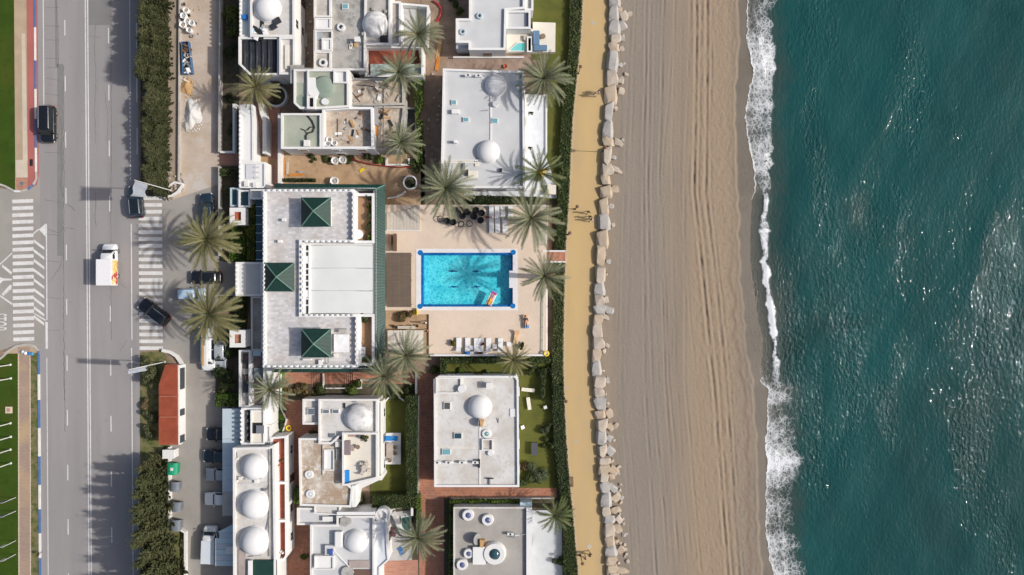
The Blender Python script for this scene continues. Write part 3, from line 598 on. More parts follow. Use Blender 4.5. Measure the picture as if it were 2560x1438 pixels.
def leaves_mesh(name, C, Nrm, size, m, r, aspect=.55):
    n = len(C); Nrm = Nrm / np.linalg.norm(Nrm, axis=1)[:, None]
    a = r.normal(size=(n, 3)); u = np.cross(Nrm, a); u /= np.linalg.norm(u, axis=1)[:, None]; w = np.cross(Nrm, u)
    s = (size * r.uniform(.6, 1.3, n))[:, None]
    V = np.stack([C - u * s, C - w * s * aspect, C + u * s, C + w * s * aspect], 1).reshape(-1, 3)
    me = bpy.data.meshes.new(name); me.vertices.add(4 * n); me.vertices.foreach_set('co', V.astype(np.float32).ravel())
    me.loops.add(4 * n); me.loops.foreach_set('vertex_index', np.arange(4 * n, dtype=np.int32)); me.polygons.add(n)
    me.polygons.foreach_set('loop_start', np.arange(0, 4 * n, 4, dtype=np.int32)); me.update(calc_edges=True); me.materials.append(m); return me
def lnk(name, me, parent=None):
    o = bpy.data.objects.new(name, me); col.objects.link(o); o.parent = parent; return o
def hedge(pp, z, m, label, z0=.0, dens=60, size=.13, lump=.12, cat='hedge', group=None, name='hedge'):
    """clipped hedge over a pixel outline: dark twig core and a skin of leaves"""
    zr = z; P2 = ccw([W(a, b, zr) for a, b in pp]); n = len(P2)
    cx = sum(p[0] for p in P2) / n; cy = sum(p[1] for p in P2) / n
    o = bpy.data.objects.new(name, None); col.objects.link(o); o.location = (cx, cy, z0); LOC[o] = (cx, cy, z0); o.empty_display_size = .2
    tag(o, label, cat, group)
    ins = offset(P2, .13); b = MB(); b.prism(ins if area2(ins) > 0 else P2, z0, z - .12); b.build('twig_core', core, o)
    r = np.random.default_rng(sum(map(ord, label)) % 1000 + int(pp[0][1]) % 977 + 5000)
    Pn = np.array(P2); x0, y0 = Pn.min(0); x1, y1 = Pn.max(0)
    A = abs(area2(P2)) / 2; k = int((x1 - x0) * (y1 - y0) * dens)
    q = np.stack([r.uniform(x0, x1, k), r.uniform(y0, y1, k)], 1); ins_ = np.zeros(k, bool); j = n - 1
    for i in range(n):
        xi, yi = Pn[i]; xj, yj = Pn[j]
        c = ((yi > q[:, 1]) != (yj > q[:, 1])) & (q[:, 0] < (xj - xi) * (q[:, 1] - yi) / (yj - yi + 1e-12) + xi); ins_ ^= c; j = i
    q = q[ins_]; lz = lump * (np.sin(q[:, 0] * 2.3 + 1) * np.sin(q[:, 1] * 1.9) + np.sin(q[:, 0] * 4.1) * np.sin(q[:, 1] * 3.7 + 2) * .6 + r.normal(0, .5, len(q)))
    T = np.stack([q[:, 0], q[:, 1], z - .06 + lz], 1); TN = np.stack([r.normal(0, .6, len(q)), r.normal(0, .6, len(q)), np.ones(len(q))], 1)
    Cs = [T]; Ns = [TN]
    for i in range(n):
        a, c = Pn[i], Pn[(i + 1) % n]; d = c - a; ln = np.hypot(*d)
        if ln < .05: continue
        k = int(ln * (z - z0) * dens * .8); t = r.uniform(0, 1, k); nn = np.array([d[1], -d[0]]) / ln
        xy = a + d * t[:, None] + nn * (r.normal(0, .06, k) - .04)[:, None]
        Cs.append(np.column_stack([xy, r.uniform(z0 + .03, z, k)])); Ns.append(np.column_stack([nn[0] + r.normal(0, .5, k), nn[1] + r.normal(0, .5, k), r.normal(.3, .4, k)]))
    C = np.concatenate(Cs) - np.array([cx, cy, z0]); lnk('foliage', leaves_mesh('foliage', C, np.concatenate(Ns), size, m, r), o)
    return o
BUSH = {}
def blob_mesh(key, m, r3, n, size, seed, lobes=9):
    k = (key, seed)
    if k in BUSH: return BUSH[k]
    r = np.random.default_rng(seed); cs = r.normal(0, .42, (lobes, 3)); cs[:, 2] = np.abs(cs[:, 2]) * .9; rad = r.uniform(.32, .55, lobes)
    w = r.integers(0, lobes, n); d = r.normal(size=(n, 3)); d /= np.linalg.norm(d, axis=1)[:, None]
    C = cs[w] + d * (rad[w] * r.uniform(.75, 1.05, n))[:, None]; ok = C[:, 2] > -.1; C = C[ok]; d = d[ok]
    C = C / np.abs(C[:, :2]).max() * np.array(r3[:1] * 2 + r3[1:2]); C[:, 2] += .0
    BUSH[k] = leaves_mesh('foliage', C, d + r.normal(0, .4, d.shape), size, m, r); return BUSH[k]
def bush(px, py, rad, hgt, m, label, z0=0.0, cat='bush', group=None, n=None, name='bush', size=.13):
    o = thing(name, label, cat, px, py, z0, group)
    s = int(px + py) % 5; n = n or int(500 + 700 * rad)
    me = blob_mesh(m.name, m, (1.0, 1.0), n, size / rad, s)
    c = inst('foliage', me, o, (0, 0, hgt * .15), (0, 0, px * .7), (rad, rad, hgt * .75))
    b = MB(); b.tube([(0, 0, -.02), (0, 0, hgt * .3), (rad * .2, 0, hgt * .55)], .05, 5); b.tube([(0, 0, hgt * .2), (-rad * .25, rad * .2, hgt * .5)], .03, 5); b.build('stem', bark2, o, local=True)
    return o
# palms ------------------------------------------------------------
def frond_mesh(length, droop, m, seed, width=.62):
    r = random.Random(seed); b = MB(); n = 15; pts = []
    for i in range(n + 1):
        t = i / n; pts.append(Vector((length * (t - .10 * droop * t ** 3), r.uniform(-.02, .02) * t, length * (.06 * math.sin(t * 3) - droop * .55 * t ** 2.3))))
    for i in range(n):
        a, c = pts[i], pts[i + 1]; w0 = .05 * (1 - i / n) + .008; w1 = .05 * (1 - (i + 1) / n) + .008
        b.add([a + Vector((0, w0, 0)), a - Vector((0, w0, 0)), c - Vector((0, w1, 0)), c + Vector((0, w1, 0))], [(0, 1, 2, 3)])
    k = 34
    for i in range(k):
        t = .12 + .88 * i / (k - 1); f_ = t * n; j = min(int(f_), n - 1); p = pts[j].lerp(pts[j + 1], f_ - j); d = (pts[j + 1] - pts[j]).normalized()
        ln = width * (math.sin(min(t * 1.6 + .2, 1.0) * math.pi * .5) * (1 - .4 * max(0, t - .7) / .3)) * r.uniform(.75, 1.15)
        for s in (-1, 1):
            ang = R(46 - 16 * t + r.uniform(-9, 9)); out = (d * math.cos(ang) + Vector((0, s, 0)) * math.sin(ang) + Vector((0, 0, .30 - .3 * droop + r.uniform(-.12, .12)))).normalized()
            tip = p + out * ln + Vector((0, 0, -.10 * ln)); side_ = d * .034
            b.add([p - side_, p + side_, p.lerp(tip, .6) + side_ * .7, tip, p.lerp(tip, .6) - side_ * .7], [(0, 1, 2, 3, 4)])
    return b.mesh('frond', m)
FR = {}
def fronds(m):
    if m.name not in FR: FR[m.name] = [frond_mesh(3.6, dr, m, i * 7 + 3, wd) for i, (dr, wd) in enumerate(((.05, .40), (.2, .46), (.35, .48), (.55, .48), (.85, .46)))]
    return FR[m.name]
def palm(px, py, rad, hgt, m, label, n=62, yellow=False, seed=0, z0=0.0, dead=7):
    """px,py: the crown centre as it shows in the picture at the crown's height"""
    f_ = 1 - hgt / CAMH; x, y = (px - CX) * S * f_, (CY - py) * S * f_
    o = bpy.data.objects.new('palm_tree', None); col.objects.link(o); o.location = (x, y, z0); LOC[o] = (x, y, z0); tag(o, label, 'palm tree', 'palm trees'); o.empty_display_size = .3
    r = random.Random(seed * 13 + 5); h = hgt - z0; b = MB(); prof = []
    for i in range(22): t = i / 21; prof.append((.36 - .11 * t + (.035 if i % 2 else 0) + .10 * max(0, t - .88) / .12 + (.12 * (1 - t / .08) if t < .08 else 0), -.05 + (h - .15) * t))
    b.lathe(0, 0, prof, 14); b.build('trunk', bark, o, local=True, smooth=True)
    fm = fronds(m); sc = rad * S * f_ / 3.35
    for i in range(n):
        t = (i + .5) / n; el = 80 - 84 * min(1, t * 1.25) ** .8 + r.uniform(-7, 7); az = i * 137.508 + r.uniform(-14, 14)
        k = min(4, max(0, int(t * 4.2 + r.uniform(-.4, .4)))); L_ = sc * (.6 + .42 * min(1, t * 1.5)) * r.uniform(.9, 1.08)
        inst('frond', fm[k], o, (.10 * math.cos(R(az)), .10 * math.sin(R(az)), h - .15 - .25 * t), (r.uniform(-.35, .35), R(-el * .72), R(az)), (L_, L_, L_))
    dm = fronds(fr_dead)
    for i in range(dead):
        az = r.uniform(0, 360); inst('dead_frond', dm[4], o, (.1 * math.cos(R(az)), .1 * math.sin(R(az)), h - .45), (0, R(28), R(az)), (sc * .75,) * 3)
    b = MB()
    for i in range(26):
        az = r.uniform(0, 6.28); d = r.uniform(.1, .34); b.tube([(0, 0, h - .5), (d * math.cos(az) * .6, d * math.sin(az) * .6, h - .05), (d * math.cos(az), d * math.sin(az), h + .25)], .035, 4, .015)
    b.build('crown_shaft', plain('palm_heart', (.16, .17, .06), .7) if not yellow else yellow_heart, o, local=True)
    if yellow:
        for i in range(5):
            az = -.9 + i * .35; q = MB(); q.tube([(0, 0, h - .2), (.5 * math.cos(az), .5 * math.sin(az), h + .15), (1.0 * math.cos(az), 1.0 * math.sin(az), h + .05)], .1, 5, .06); q.build('flower_stalk', plain('date_stalk', (.42, .30, .02), .7), o, local=True)
    return o
yellow_heart = plain('palm_heart_yellow', (.34, .28, .05), .7)
# conifers ----------------------------------------------------------
def conifer_mesh(seed, n, rb, wisp, pw=.7):
    """unit-height columnar crown made of upswept sprays"""
    r = np.random.default_rng(seed); C = []; Nn = []
    for s in range(n):
        t = r.uniform(0, 1) ** .9; a = r.uniform(0, 6.283); rr_ = rb * (1 - t) ** .75 * (.55 + .45 * r.uniform()) * (1 + .25 * np.sin(a * 3 + seed) + .2 * np.sin(t * 17 + a * 2))
        ln = (.10 + .08 * r.uniform()) * (1.15 - t * .45); base = np.array([np.cos(a) * rr_ * .72, np.sin(a) * rr_ * .72, .06 + t * .9]); dirv = np.array([np.cos(a) * .5, np.sin(a) * .5, 1.0 + .3 * r.normal()])
        k = 14
        for i in range(k):
            p = base + dirv * ln * (i / k) * 1.3 + r.normal(0, .011 * (1.05 - i / k), 3); C.append(p); Nn.append(np.array([np.cos(a), np.sin(a), .4]) + r.normal(0, .5, 3))
    me = bpy.data.meshes.new('crown'); V = []; F = []
    for s in range(int(n * 1.5)):
        t = r.uniform(0, 1) ** .95; a = r.uniform(0, 6.283); e = rb * (1.02 - t) ** pw * (1 + .22 * np.sin(a * 3 + seed) + .15 * np.sin(t * 15 + a * 2)); f_ = r.uniform(.25, .95)
        p = np.array([np.cos(a) * e * f_, np.sin(a) * e * f_, .05 + t * .84]); d = np.array([np.cos(a) * (.28 + .35 * r.uniform()), np.sin(a) * (.28 + .35 * r.uniform()), .85 + .25 * r.normal()]); d /= np.linalg.norm(d)
        ln = (.09 + .09 * r.uniform()) * (1.1 - .35 * t); w = ln * .15; u = np.cross(d, [0.3, .2, .9]); u /= np.linalg.norm(u) + 1e-9; v2 = np.cross(d, u); o = len(V)
        for k in range(5): q = k * 1.2566 + s; V.append(p + (u * np.cos(q) + v2 * np.sin(q)) * w * .55)
        for k in range(5): q = k * 1.2566 + s; V.append(p + d * ln * .4 + (u * np.cos(q) + v2 * np.sin(q)) * w)
        V.append(p + d * ln)
        for k in range(5): j = (k + 1) % 5; F += [(o + k, o + j, o + 5 + j, o + 5 + k), (o + 5 + k, o + 5 + j, o + 10)]
    nv = len(V); lm = leaves_mesh('tmp', np.array(C)[::3], np.array(Nn)[::3], .0075 * wisp, lf_cyp, r, .35); co = np.zeros(len(lm.vertices) * 3, np.float32); lm.vertices.foreach_get('co', co); V += [tuple(x) for x in co.reshape(-1, 3)]; F += [tuple(range(nv + 4 * i, nv + 4 * i + 4)) for i in range(len(lm.polygons))]; bpy.data.meshes.remove(lm)
    me.from_pydata([tuple(map(float, x)) for x in V], [], F); me.update(); me.materials.append(lf_cyp); return me
CON = [conifer_mesh(i + 40, 330, .17 + .015 * (i % 3), 1.6) for i in range(4)] + [conifer_mesh(i + 60, 260, .16, 1.6, 1.3) for i in range(4)]
def conifer(px, py, h, i, label, group, wide=1.0):
    o = thing('cypress_tree', label, 'tree', px, py, 0, group)
    b = MB(); b.tube([(0, 0, -.05), (.02, .02, h * .4), (0, 0, h * .85)], .11, 7, .03); b.build('trunk', bark2, o, local=True)
    w = h * wide; inst('crown', CON[i % 4 + (4 if h > 5.95 else 0)], o, (0, 0, .02), (0, 0, i * 1.7), (w, w, h)); return o
rt = random.Random(21)
G1 = 'cypress trees screening the avenue from the dusty lane'
for i, y in enumerate(range(-120, 486, 19)):
    big = y < 215; h = rt.uniform(4.9, 5.9) if big else rt.uniform(3.3, 4.1)
    conifer(396 + rt.uniform(-7, 7), y + rt.uniform(-4, 4), h, i, 'dense green cypress in the clipped row between avenue and dusty lane', G1, 1.25 if big else 1.8)
    conifer(411 + rt.uniform(-5, 5), y + 9 + rt.uniform(-4, 4), h * rt.uniform(.72, .86), i + 2, 'dense green cypress in the clipped row between avenue and dusty lane', G1, 1.3 if big else 1.8)
G2 = 'tall cypress trees beside the waste bins'
for i, (x, y, h) in enumerate(((396, 1150, 6.0), (410, 1172, 8.4), (402, 1204, 8.0), (414, 1232, 9.4), (404, 1262, 8.2), (416, 1292, 9.6), (402, 1318, 8.4), (430, 1340, 9.0), (412, 1362, 8.6), (436, 1384, 9.2), (414, 1404, 9.4), (440, 1424, 8.6), (412, 1448, 9.2), (440, 1470, 8.8), (420, 1500, 9.2), (436, 1540, 8.8), (410, 1570, 9.2))):
    conifer(x, y, h, i, 'tall wispy cypress leaning over the avenue beside the waste bins', G2, 1.0)
# palms: crown centre, radius (pixels), crown height (m)
PALMS = [(638, 218, 54, 7.2, fr_olive, 'olive palm beside the black tarp roof of the white villa', 60), (1045, 85, 60, 7.6, fr_grey, 'grey-green palm over the walled yard east of the stained dome', 56), (997, 180, 58, 7.4, fr_grey, 'grey-green palm over the terracotta patio', 54),
         (1003, 355, 52, 6.6, fr_grey, 'pale palm in a white planter south of the construction terrace', 58), (1115, 470, 72, 7.6, fr_grey, 'broad grey-green palm beside the stack of black chairs', 84), (1360, 195, 66, 7.4, fr_grey, 'big palm at the lawn corner of the grey-roofed twin-dome house', 76),
         (1348, 430, 62, 6.2, fr_green, 'dark green palm with yellow flower stalks beside the marble terrace', 40), (1328, 545, 76, 8.2, fr_grey, 'wide grey-green palm over the sunloungers north of the pool', 56), (1362, 690, 60, 8.6, fr_grey, 'palm beside the terracotta steps down to the promenade', 56),
         (515, 598, 76, 7.2, fr_olive, 'olive palm shading the car park north of the hotel entrance', 78), (520, 785, 78, 7.4, fr_olive, 'olive palm shading the car park south of the hotel entrance', 76), (1015, 890, 62, 8.0, fr_grey, 'tall palm at the south-east corner of the hotel', 52),
         (960, 940, 60, 7.4, fr_grey, 'palm over the terracotta terrace south of the hotel', 50), (675, 975, 56, 7.0, fr_grey, 'palm beside the crenellated white wall and bright green lawn', 52), (1283, 900, 46, 6.0, fr_olive, 'short olive palm behind the row of sunloungers', 46), (1045, 1345, 60, 7.4, fr_grey, 'grey-green palm beside the small teal garden pool', 60), (1388, 1290, 46, 4.8, fr_green, 'low green palm between gravel roof and promenade', 52)]
for i, (px, py, rd, h, m_, lb, n_) in enumerate(PALMS): palm(px, py, rd, h, m_, lb, n_, yellow=(i == 6), seed=i, z0=(1.5 if i in (7, 8) else 0), dead=10 if m_ is fr_olive else 5)
# promenade hedge in five stretches
edges = [(-150, 1423), (0, 1425), (100, 1424), (160, 1418), (220, 1409), (300, 1404), (400, 1398), (480, 1395), (560, 1392), (624, 1388)]
def strip(edge, w0=-1):
    return [(x, y) for y, x in edge] + [(prom_l(y) + w0, y) for y, x in edge[::-1]]
hedge(strip(edges[:4]), .85, lf_hedge, 'long clipped hedge along the promenade beside the olive lawn', dens=70)
hedge(strip(edges[3:7]), .9, lf_hedge, 'long clipped hedge along the promenade beside the marble terrace', dens=70)
hedge(strip(edges[6:]), .9, lf_hedge, 'clipped hedge along the promenade north of the terracotta steps', dens=70)
hedge(strip([(658, 1386), (720, 1384), (800, 1382), (890, 1380), (960, 1381)]), .95, lf_hedge, 'clipped hedge along the promenade below the pool deck', dens=70)
hedge(strip([(962, 1380), (1040, 1382), (1100, 1384), (1160, 1390), (1225, 1398)]), 1.1, lf_dark, 'dense hedge along the promenade beside the garden with benches', dens=70)
hedge(strip([(1226, 1399), (1300, 1410), (1380, 1408), (1438, 1408), (1600, 1425)]), 1.1, lf_hedge, 'dense hedge along the promenade beside the gravel-roofed house', dens=70)
hedge([(1162, 488), (1360, 493), (1360, 509), (1162, 509)], 1.6, lf_dark, 'dark hedge between the marble terrace and the pool deck', dens=80)
hedge([(1014, 990), (1040, 990), (1043, 1240), (1016, 1236)], 2.2, lf_hedge, 'tall hedge beside the sunken lawn and terracotta path', dens=70)
hedge([(930, 1240), (1046, 1236), (1040, 1270), (930, 1276)], 2.0, lf_hedge, 'square-cut hedge between the lawn and the small teal pool', dens=80)
hedge([(1124, 1252), (1330, 1252), (1330, 1264), (1137, 1268), (1134, 1600), (1122, 1600)], 1.8, lf_bright, 'narrow bright hedge wrapping the gravel-roofed house', dens=80)
hedge([(1100, 894), (1375, 892), (1375, 908), (1116, 910), (1114, 938), (1100, 938)], 1.7, lf_hedge, 'clipped hedge below the pool deck wall', dens=70)
hedge([(616, 560), (637, 560), (635, 650), (618, 650)], 2.2, lf_yel, 'yellow-green hedge by the hotel glass canopy', dens=90)
hedge([(617, 512), (638, 512), (637, 556), (616, 556)], 2.3, lf_yel, 'yellow-green hedge beside the red-topped gate pillar', dens=90)
hedge([(580, 568), (614, 566), (614, 652), (572, 652)], 1.6, lf_bright, 'leafy bright shrubbery north of the hotel portico', dens=80, lump=.2)
hedge([(585, 742), (606, 742), (604, 815), (588, 815)], 2.0, lf_hedge, 'green hedge south of the hotel portico', dens=80)
hedge([(696, 446), (786, 446), (786, 453), (696, 453)], .9, lf_dark, 'low dark hedge in the planter behind the hotel', dens=120, size=.1)
hedge([(735, 1222), (748, 1222), (746, 1262), (735, 1258)], 1.6, lf_bright, 'small bright hedge against the tan-roofed house', dens=100)
hedge([(548, 422), (598, 422), (598, 440), (548, 440)], 1.2, lf_hedge, 'low hedge beside the pink entrance path', dens=80)
hedge([(538, 985), (598, 985), (598, 1016), (538, 1016)], 1.2, lf_bright, 'bright green hedge at the north end of the carport', dens=80, lump=.2)
hedge([(566, 14), (588, 14), (588, 84), (566, 84)], 1.6, lf_yel, 'yellow-green hedge in the dark side garden', dens=80)
hedge([(1030, 130), (1058, 130), (1056, 260), (1040, 300), (1036, 260)], 1.4, lf_bright, 'bright creeper along the yard wall beside the earth path', dens=60, lump=.25)
hedge([(1040, 300), (1056, 300), (1056, 410), (1042, 410)], 1.2, lf_bright, 'bright creeper beside the dark empty pool', dens=60, lump=.25)
hedge([(1040, 1240), (1050, 1240), (1050, 1330), (1040, 1330)], 1.3, lf_bright, 'narrow bright hedge along the terracotta path', dens=80)
# bushes
for px, py, rd, h, m_, lb, z0 in ((385, 932, 2.1, 3.6, lf_cyp, 'rounded tree beside the flagpole south of the crossing', 0), (372, 940, 1.5, 2.8, lf_cyp, 'lower rounded shrub beside the flagpole south of the crossing', 0), (365, 1010, 1.0, 1.5, lf_dry, 'dry shrub beside the red-tiled kiosk', 0), (385, 1040, 1.3, 2.0, lf_cyp, 'shrub behind the red-tiled kiosk', 0), (375, 1080, 1.2, 2.0, lf_cyp, 'shrub at the south end of the red-tiled kiosk', 0),
        (580, 130, 1.3, 1.8, lf_hedge, 'shrub in the shaded side garden', 0), (578, 250, .9, 1.2, lf_dark, 'dark shrub under the olive palm in the side garden', 0), (582, 330, .9, 1.4, lf_dark, 'dark shrub beside the low white garden wall', 0), (575, 35, 1.0, 1.2, lf_yel, 'small yellow-green shrub in the side garden', 0),
        (572, 480, 1.0, 1.5, lf_hedge, 'shrub beside the thin garden wall', 0), (575, 880, 1.7, 2.6, lf_dark, 'dark shrub behind the white van', 0), (560, 930, 1.8, 2.6, lf_dark, 'large dark shrub in the shade beside the courtyard wall', 0), (570, 965, 1.4, 2.2, lf_hedge, 'shrub next to the bright hedge at the carport', 0),
        (1345, 1180, 1.9, 2.6, lf_grey, 'grey-green rounded tree in the lawn garden', 0), (1320, 1195, 1.4, 1.9, lf_hedge, 'shrub beside the grey-green tree in the lawn garden', 0), (1310, 1165, 1.0, 1.4, lf_dry, 'dry shrub at the corner of the domed house', 0), (1362, 1075, 1.2, 1.6, lf_grey, 'silvery shrub by the curved garden hedge', 0), (1378, 1110, 1.3, 1.8, lf_hedge, 'shrub by the curved garden hedge', 0), (1330, 915, 1.3, 1.8, lf_hedge, 'shrub under the short olive palm', 0), (1360, 930, 1.5, 2.0, lf_dark, 'dark shrub at the north end of the garden with benches', 0), (1150, 930, .8, 1.0, lf_bright, 'bright shrub against the north wall of the domed house', 0), (1215, 932, .8, 1.0, lf_bright, 'second bright shrub against the north wall of the domed house', 0), (1090, 925, 1.0, 1.4, lf_hedge, 'shrub at the corner of the terracotta path', 0),
        (800, 975, 1.3, 1.6, lf_hedge, 'green shrub west of the terracotta terrace recess', 0), (885, 970, 1.4, 1.9, lf_bright, 'bright shrub east of the terracotta terrace recess', 0), (770, 985, 1.6, 1.8, lf_dry, 'brown leafless shrub beside the terracotta path', 0), (745, 975, 1.4, 1.5, lf_dry, 'dry fronded shrub beside the bright green lawn', 0), (985, 985, 1.1, 1.5, lf_hedge, 'shrub under the palm beside the sunken lawn', 0), (1020, 975, 1.1, 1.5, lf_dark, 'dark shrub at the head of the tall hedge', 0), (708, 1064, .75, 1.1, lf_dark, 'round dark bush at the foot of the bright lawn', 0), (710, 1025, .7, .9, lf_dark, 'small dark bush beside the bright lawn', 0), (785, 1085, .9, 1.1, lf_dry, 'dry shrub in the notch of the tan-roofed house', 0), (905, 1252, .9, 1.2, lf_hedge, 'shrub in the corner of the curved terrace', 0), (765, 985, .8, 1.0, lf_hedge, 'small shrub north of the skylit annexe', 0),
        (1010, 790, 1.2, 1.7, lf_dry, 'brown shrub in the bed beside the pool pergola', 1.2), (1390, 1075, 1.0, 1.5, lf_dark, 'dark shrub against the promenade hedge', 0), (1400, 1400, 1.2, 1.5, lf_dark, 'dark shrub on the edge of the pale terrace', 0), (1140, 12, .9, 1.2, lf_hedge, 'shrub beside the notch of the grey flat roof', 0), (1150, 30, .7, .9, lf_bright, 'small bright shrub beside the notch of the grey flat roof', 0),
        (780, 393, .8, .9, lf_hedge, 'shrub against the long grey wall, west end', 0), (815, 395, .9, .8, lf_hedge, 'shrub against the long grey wall beside the builder bags', 0), (880, 396, .9, .9, lf_hedge, 'shrub against the long grey wall east of the builder bags', 0), (930, 394, .9, 1.0, lf_hedge, 'shrub at the east end of the long grey wall', 0), (950, 402, .9, 1.1, lf_bright, 'bright shrub beside the white planter box', 0), (1035, 415, 1.2, 1.5, lf_hedge, 'shrub at the corner of the earth path', 0),
        (760, 1392, .7, .9, lf_bright, 'bright tuft beside the southern terracotta path', 0)):
    bush(px, py, rd, h, m_, lb, z0)
# ------------------------------------------------------------------ buildings
def rect(x0, y0, x1, y1): return [(x0, y0), (x1, y0), (x1, y1), (x0, y1)]
def flat(root, pp, zr, par=.4, t=.22, wm=None, rm=None, z0=0.0, cope=True, roofname='roof'):
    """a block with walls, a roof slab and a parapet; pp is its outline in the picture at parapet height"""
    zt = zr + par; P2 = ccw([W(a, b, zt) for a, b in pp]); inn = offset(P2, t)
    b = MB(); b.ring(P2, inn, z0, zt); w = b.build('wall', wm or white, root)
    b = MB(); b.prism(offset(P2, t - .02), zr - .2, zr); r = b.build(roofname, rm or roofgrey, root)
    if cope:
        b = MB(); b.ring(offset(P2, -.03), offset(P2, t + .03), zt + .002, zt + .06); b.build('coping', wm or white, w)
    return w, r
def dome(root, px, py, rp, z, hs=.75, m=None, drum=.12):
    zc = z + .3; x, y = W(px, py, zc); r = rp * S; b = MB(); b.lathe(x, y, [(r * 1.06, z), (r * 1.06, z + drum), (r * 1.0, z + drum + .02)] + [(r * math.cos(a), z + drum + r * hs * math.sin(a)) for a in [math.pi / 2 * i / 14 for i in range(1, 14)]] + [(r * .02, z + drum + r * hs)], 48)
    return b.build('dome', m or domew, root, smooth=True)
def skylight(root, px, py, wx, wy, z, m=None, fm=None, h=.22):
    b = MB(); b.pbox(px - wx / 2, py - wy / 2, px + wx / 2, py + wy / 2, z - .02, z + h); o = b.build('skylight', fm or framew, root)
    b = MB(); b.pbox(px - wx / 2 + 1.5, py - wy / 2 + 1.5, px + wx / 2 - 1.5, py + wy / 2 - 1.5, z + h - .03, z + h + .02); b.build('pane', m or glassb, o); return o
def roundlight(root, px, py, rp, z, m=None, h=.55, fm=None):
    x, y = W(px, py, z + h); r = rp * S; b = MB(); b.lathe(x, y, [(r * 1.15, z - .02), (r * 1.1, z + h * .6), (r, z + h), (r * .55, z + h), (r * .5, z + h - .12)], 24); o = b.build('round_skylight', fm or framew, root, smooth=False)
    b = MB(); b.dome(x, y, r * .5, z + h - .12, r * .28, 20, 6); b.build('pane', m or glassblue, o, smooth=True); return o
def rbox(root, name, x0, y0, x1, y1, z0, z1, m, bev=.02): b = MB(); b.pbox(x0, y0, x1, y1, z0, z1); return b.build(name, m, root, bevel=bev)
def chimney(root, px, py, wx, wy, z, h, m=None):
    o = rbox(root, 'chimney', px - wx / 2, py - wy / 2, px + wx / 2, py + wy / 2, z - .02, z + h, m or white)
    rbox(o, 'chimney_cap', px - wx / 2 - 1.2, py - wy / 2 - 1.2, px + wx / 2 + 1.2, py + wy / 2 + 1.2, z + h + .08, z + h + .15, m or white, .01)
    b = MB(); [b.pbox(px + sx * wx * .35 - 1, py + sy * wy * .35 - 1, px + sx * wx * .35 + 1, py + sy * wy * .35 + 1, z + h - .01, z + h + .09, z + h) for sx in (-1, 1) for sy in (-1, 1)]; b.build('cap_support', m or white, o); return o
def acunit(root, px, py, z, rot=0.0):
    x, y = W(px, py, z + .6); b = MB(); b.obox((x, y), rot, .42, .17, z - .01, z + .62); o = b.build('air_conditioner', framew, root, bevel=.02)
    b = MB(); b.cyl(x, y, .13, .13, z + .62, z + .64, 16); b.build('fan_grille', darkmetal, o); return o
def window(root, x, y, zc, ang, w=1.1, h=1.1, fm=None, gm=None, nm_='window'):
    b = MB(); b.obox((x, y), ang, w / 2 + .06, .05, zc - h / 2 - .06, zc + h / 2 + .06); o = b.build(nm_, fm or framew, root)
    b = MB(); n = (math.sin(ang) * .035, -math.cos(ang) * .035)
    for s in (-1, 1):
        cx = x + math.cos(ang) * s * w / 4 + n[0]; cy = y + math.sin(ang) * s * w / 4 + n[1]; b.obox((cx, cy), ang, w / 4 - .03, .03, zc - h / 2, zc + h / 2)
    b.build('pane', gm or glassd, o); return o
def facade(root, pa, pb, zt, z0=0.0, step=3.2, door=True, zs=None):
    """windows (and a door) on the wall between two outline points given in picture pixels at height zt"""
    A, B = Vector(W(*pa, zt)), Vector(W(*pb, zt)); d = B - A; ln = d.length; ang = math.atan2(d.y, d.x); n = max(1, int(ln / step))
    for k, zc in enumerate(zs or ([1.5 + z0] + ([4.3 + z0] if zt - z0 > 5 else []))):
        for i in range(n):
            p = A + d * ((i + .5) / n) + Vector((math.sin(ang), -math.cos(ang))) * .01
            if door and k == 0 and i == n // 2: window(root, p.x, p.y, z0 + 1.08, ang, 1.0, 2.0, frameb, glassd, 'door')
            else: window(root, p.x, p.y, zc, ang)
def merlons(root, pts, z, step=.55, w=.30, d=.22, h=.28, m=None, name='merlon', closed=False):
    """small crenel blocks set along a line of picture points at height z"""
    me = None; k = 0
    for (a, c) in zip(pts, pts[1:]):
        A = Vector(W(*a, z)); C = Vector(W(*c, z)); dd = C - A; ln = dd.length; n = max(1, round(ln / step)); ang = math.atan2(dd.y, dd.x)
        if me is None:
            q = MB(); q.box(-w / 2, -d / 2, w / 2, d / 2, 0, h * .7); q.add([(-w / 2, -d / 2, h * .7), (w / 2, -d / 2, h * .7), (w / 2, d / 2, h * .7), (-w / 2, d / 2, h * .7), (0, 0, h)], [(0, 1, 4), (1, 2, 4), (2, 3, 4), (3, 0, 4)]); me = q.mesh(name, m or white2)
        off = rootloc(root)
        for i in range(n):
            p = A + dd * ((i + .5) / n); inst(name, me, root, (p.x - off[0], p.y - off[1], z - off[2] - .005), (0, 0, ang))
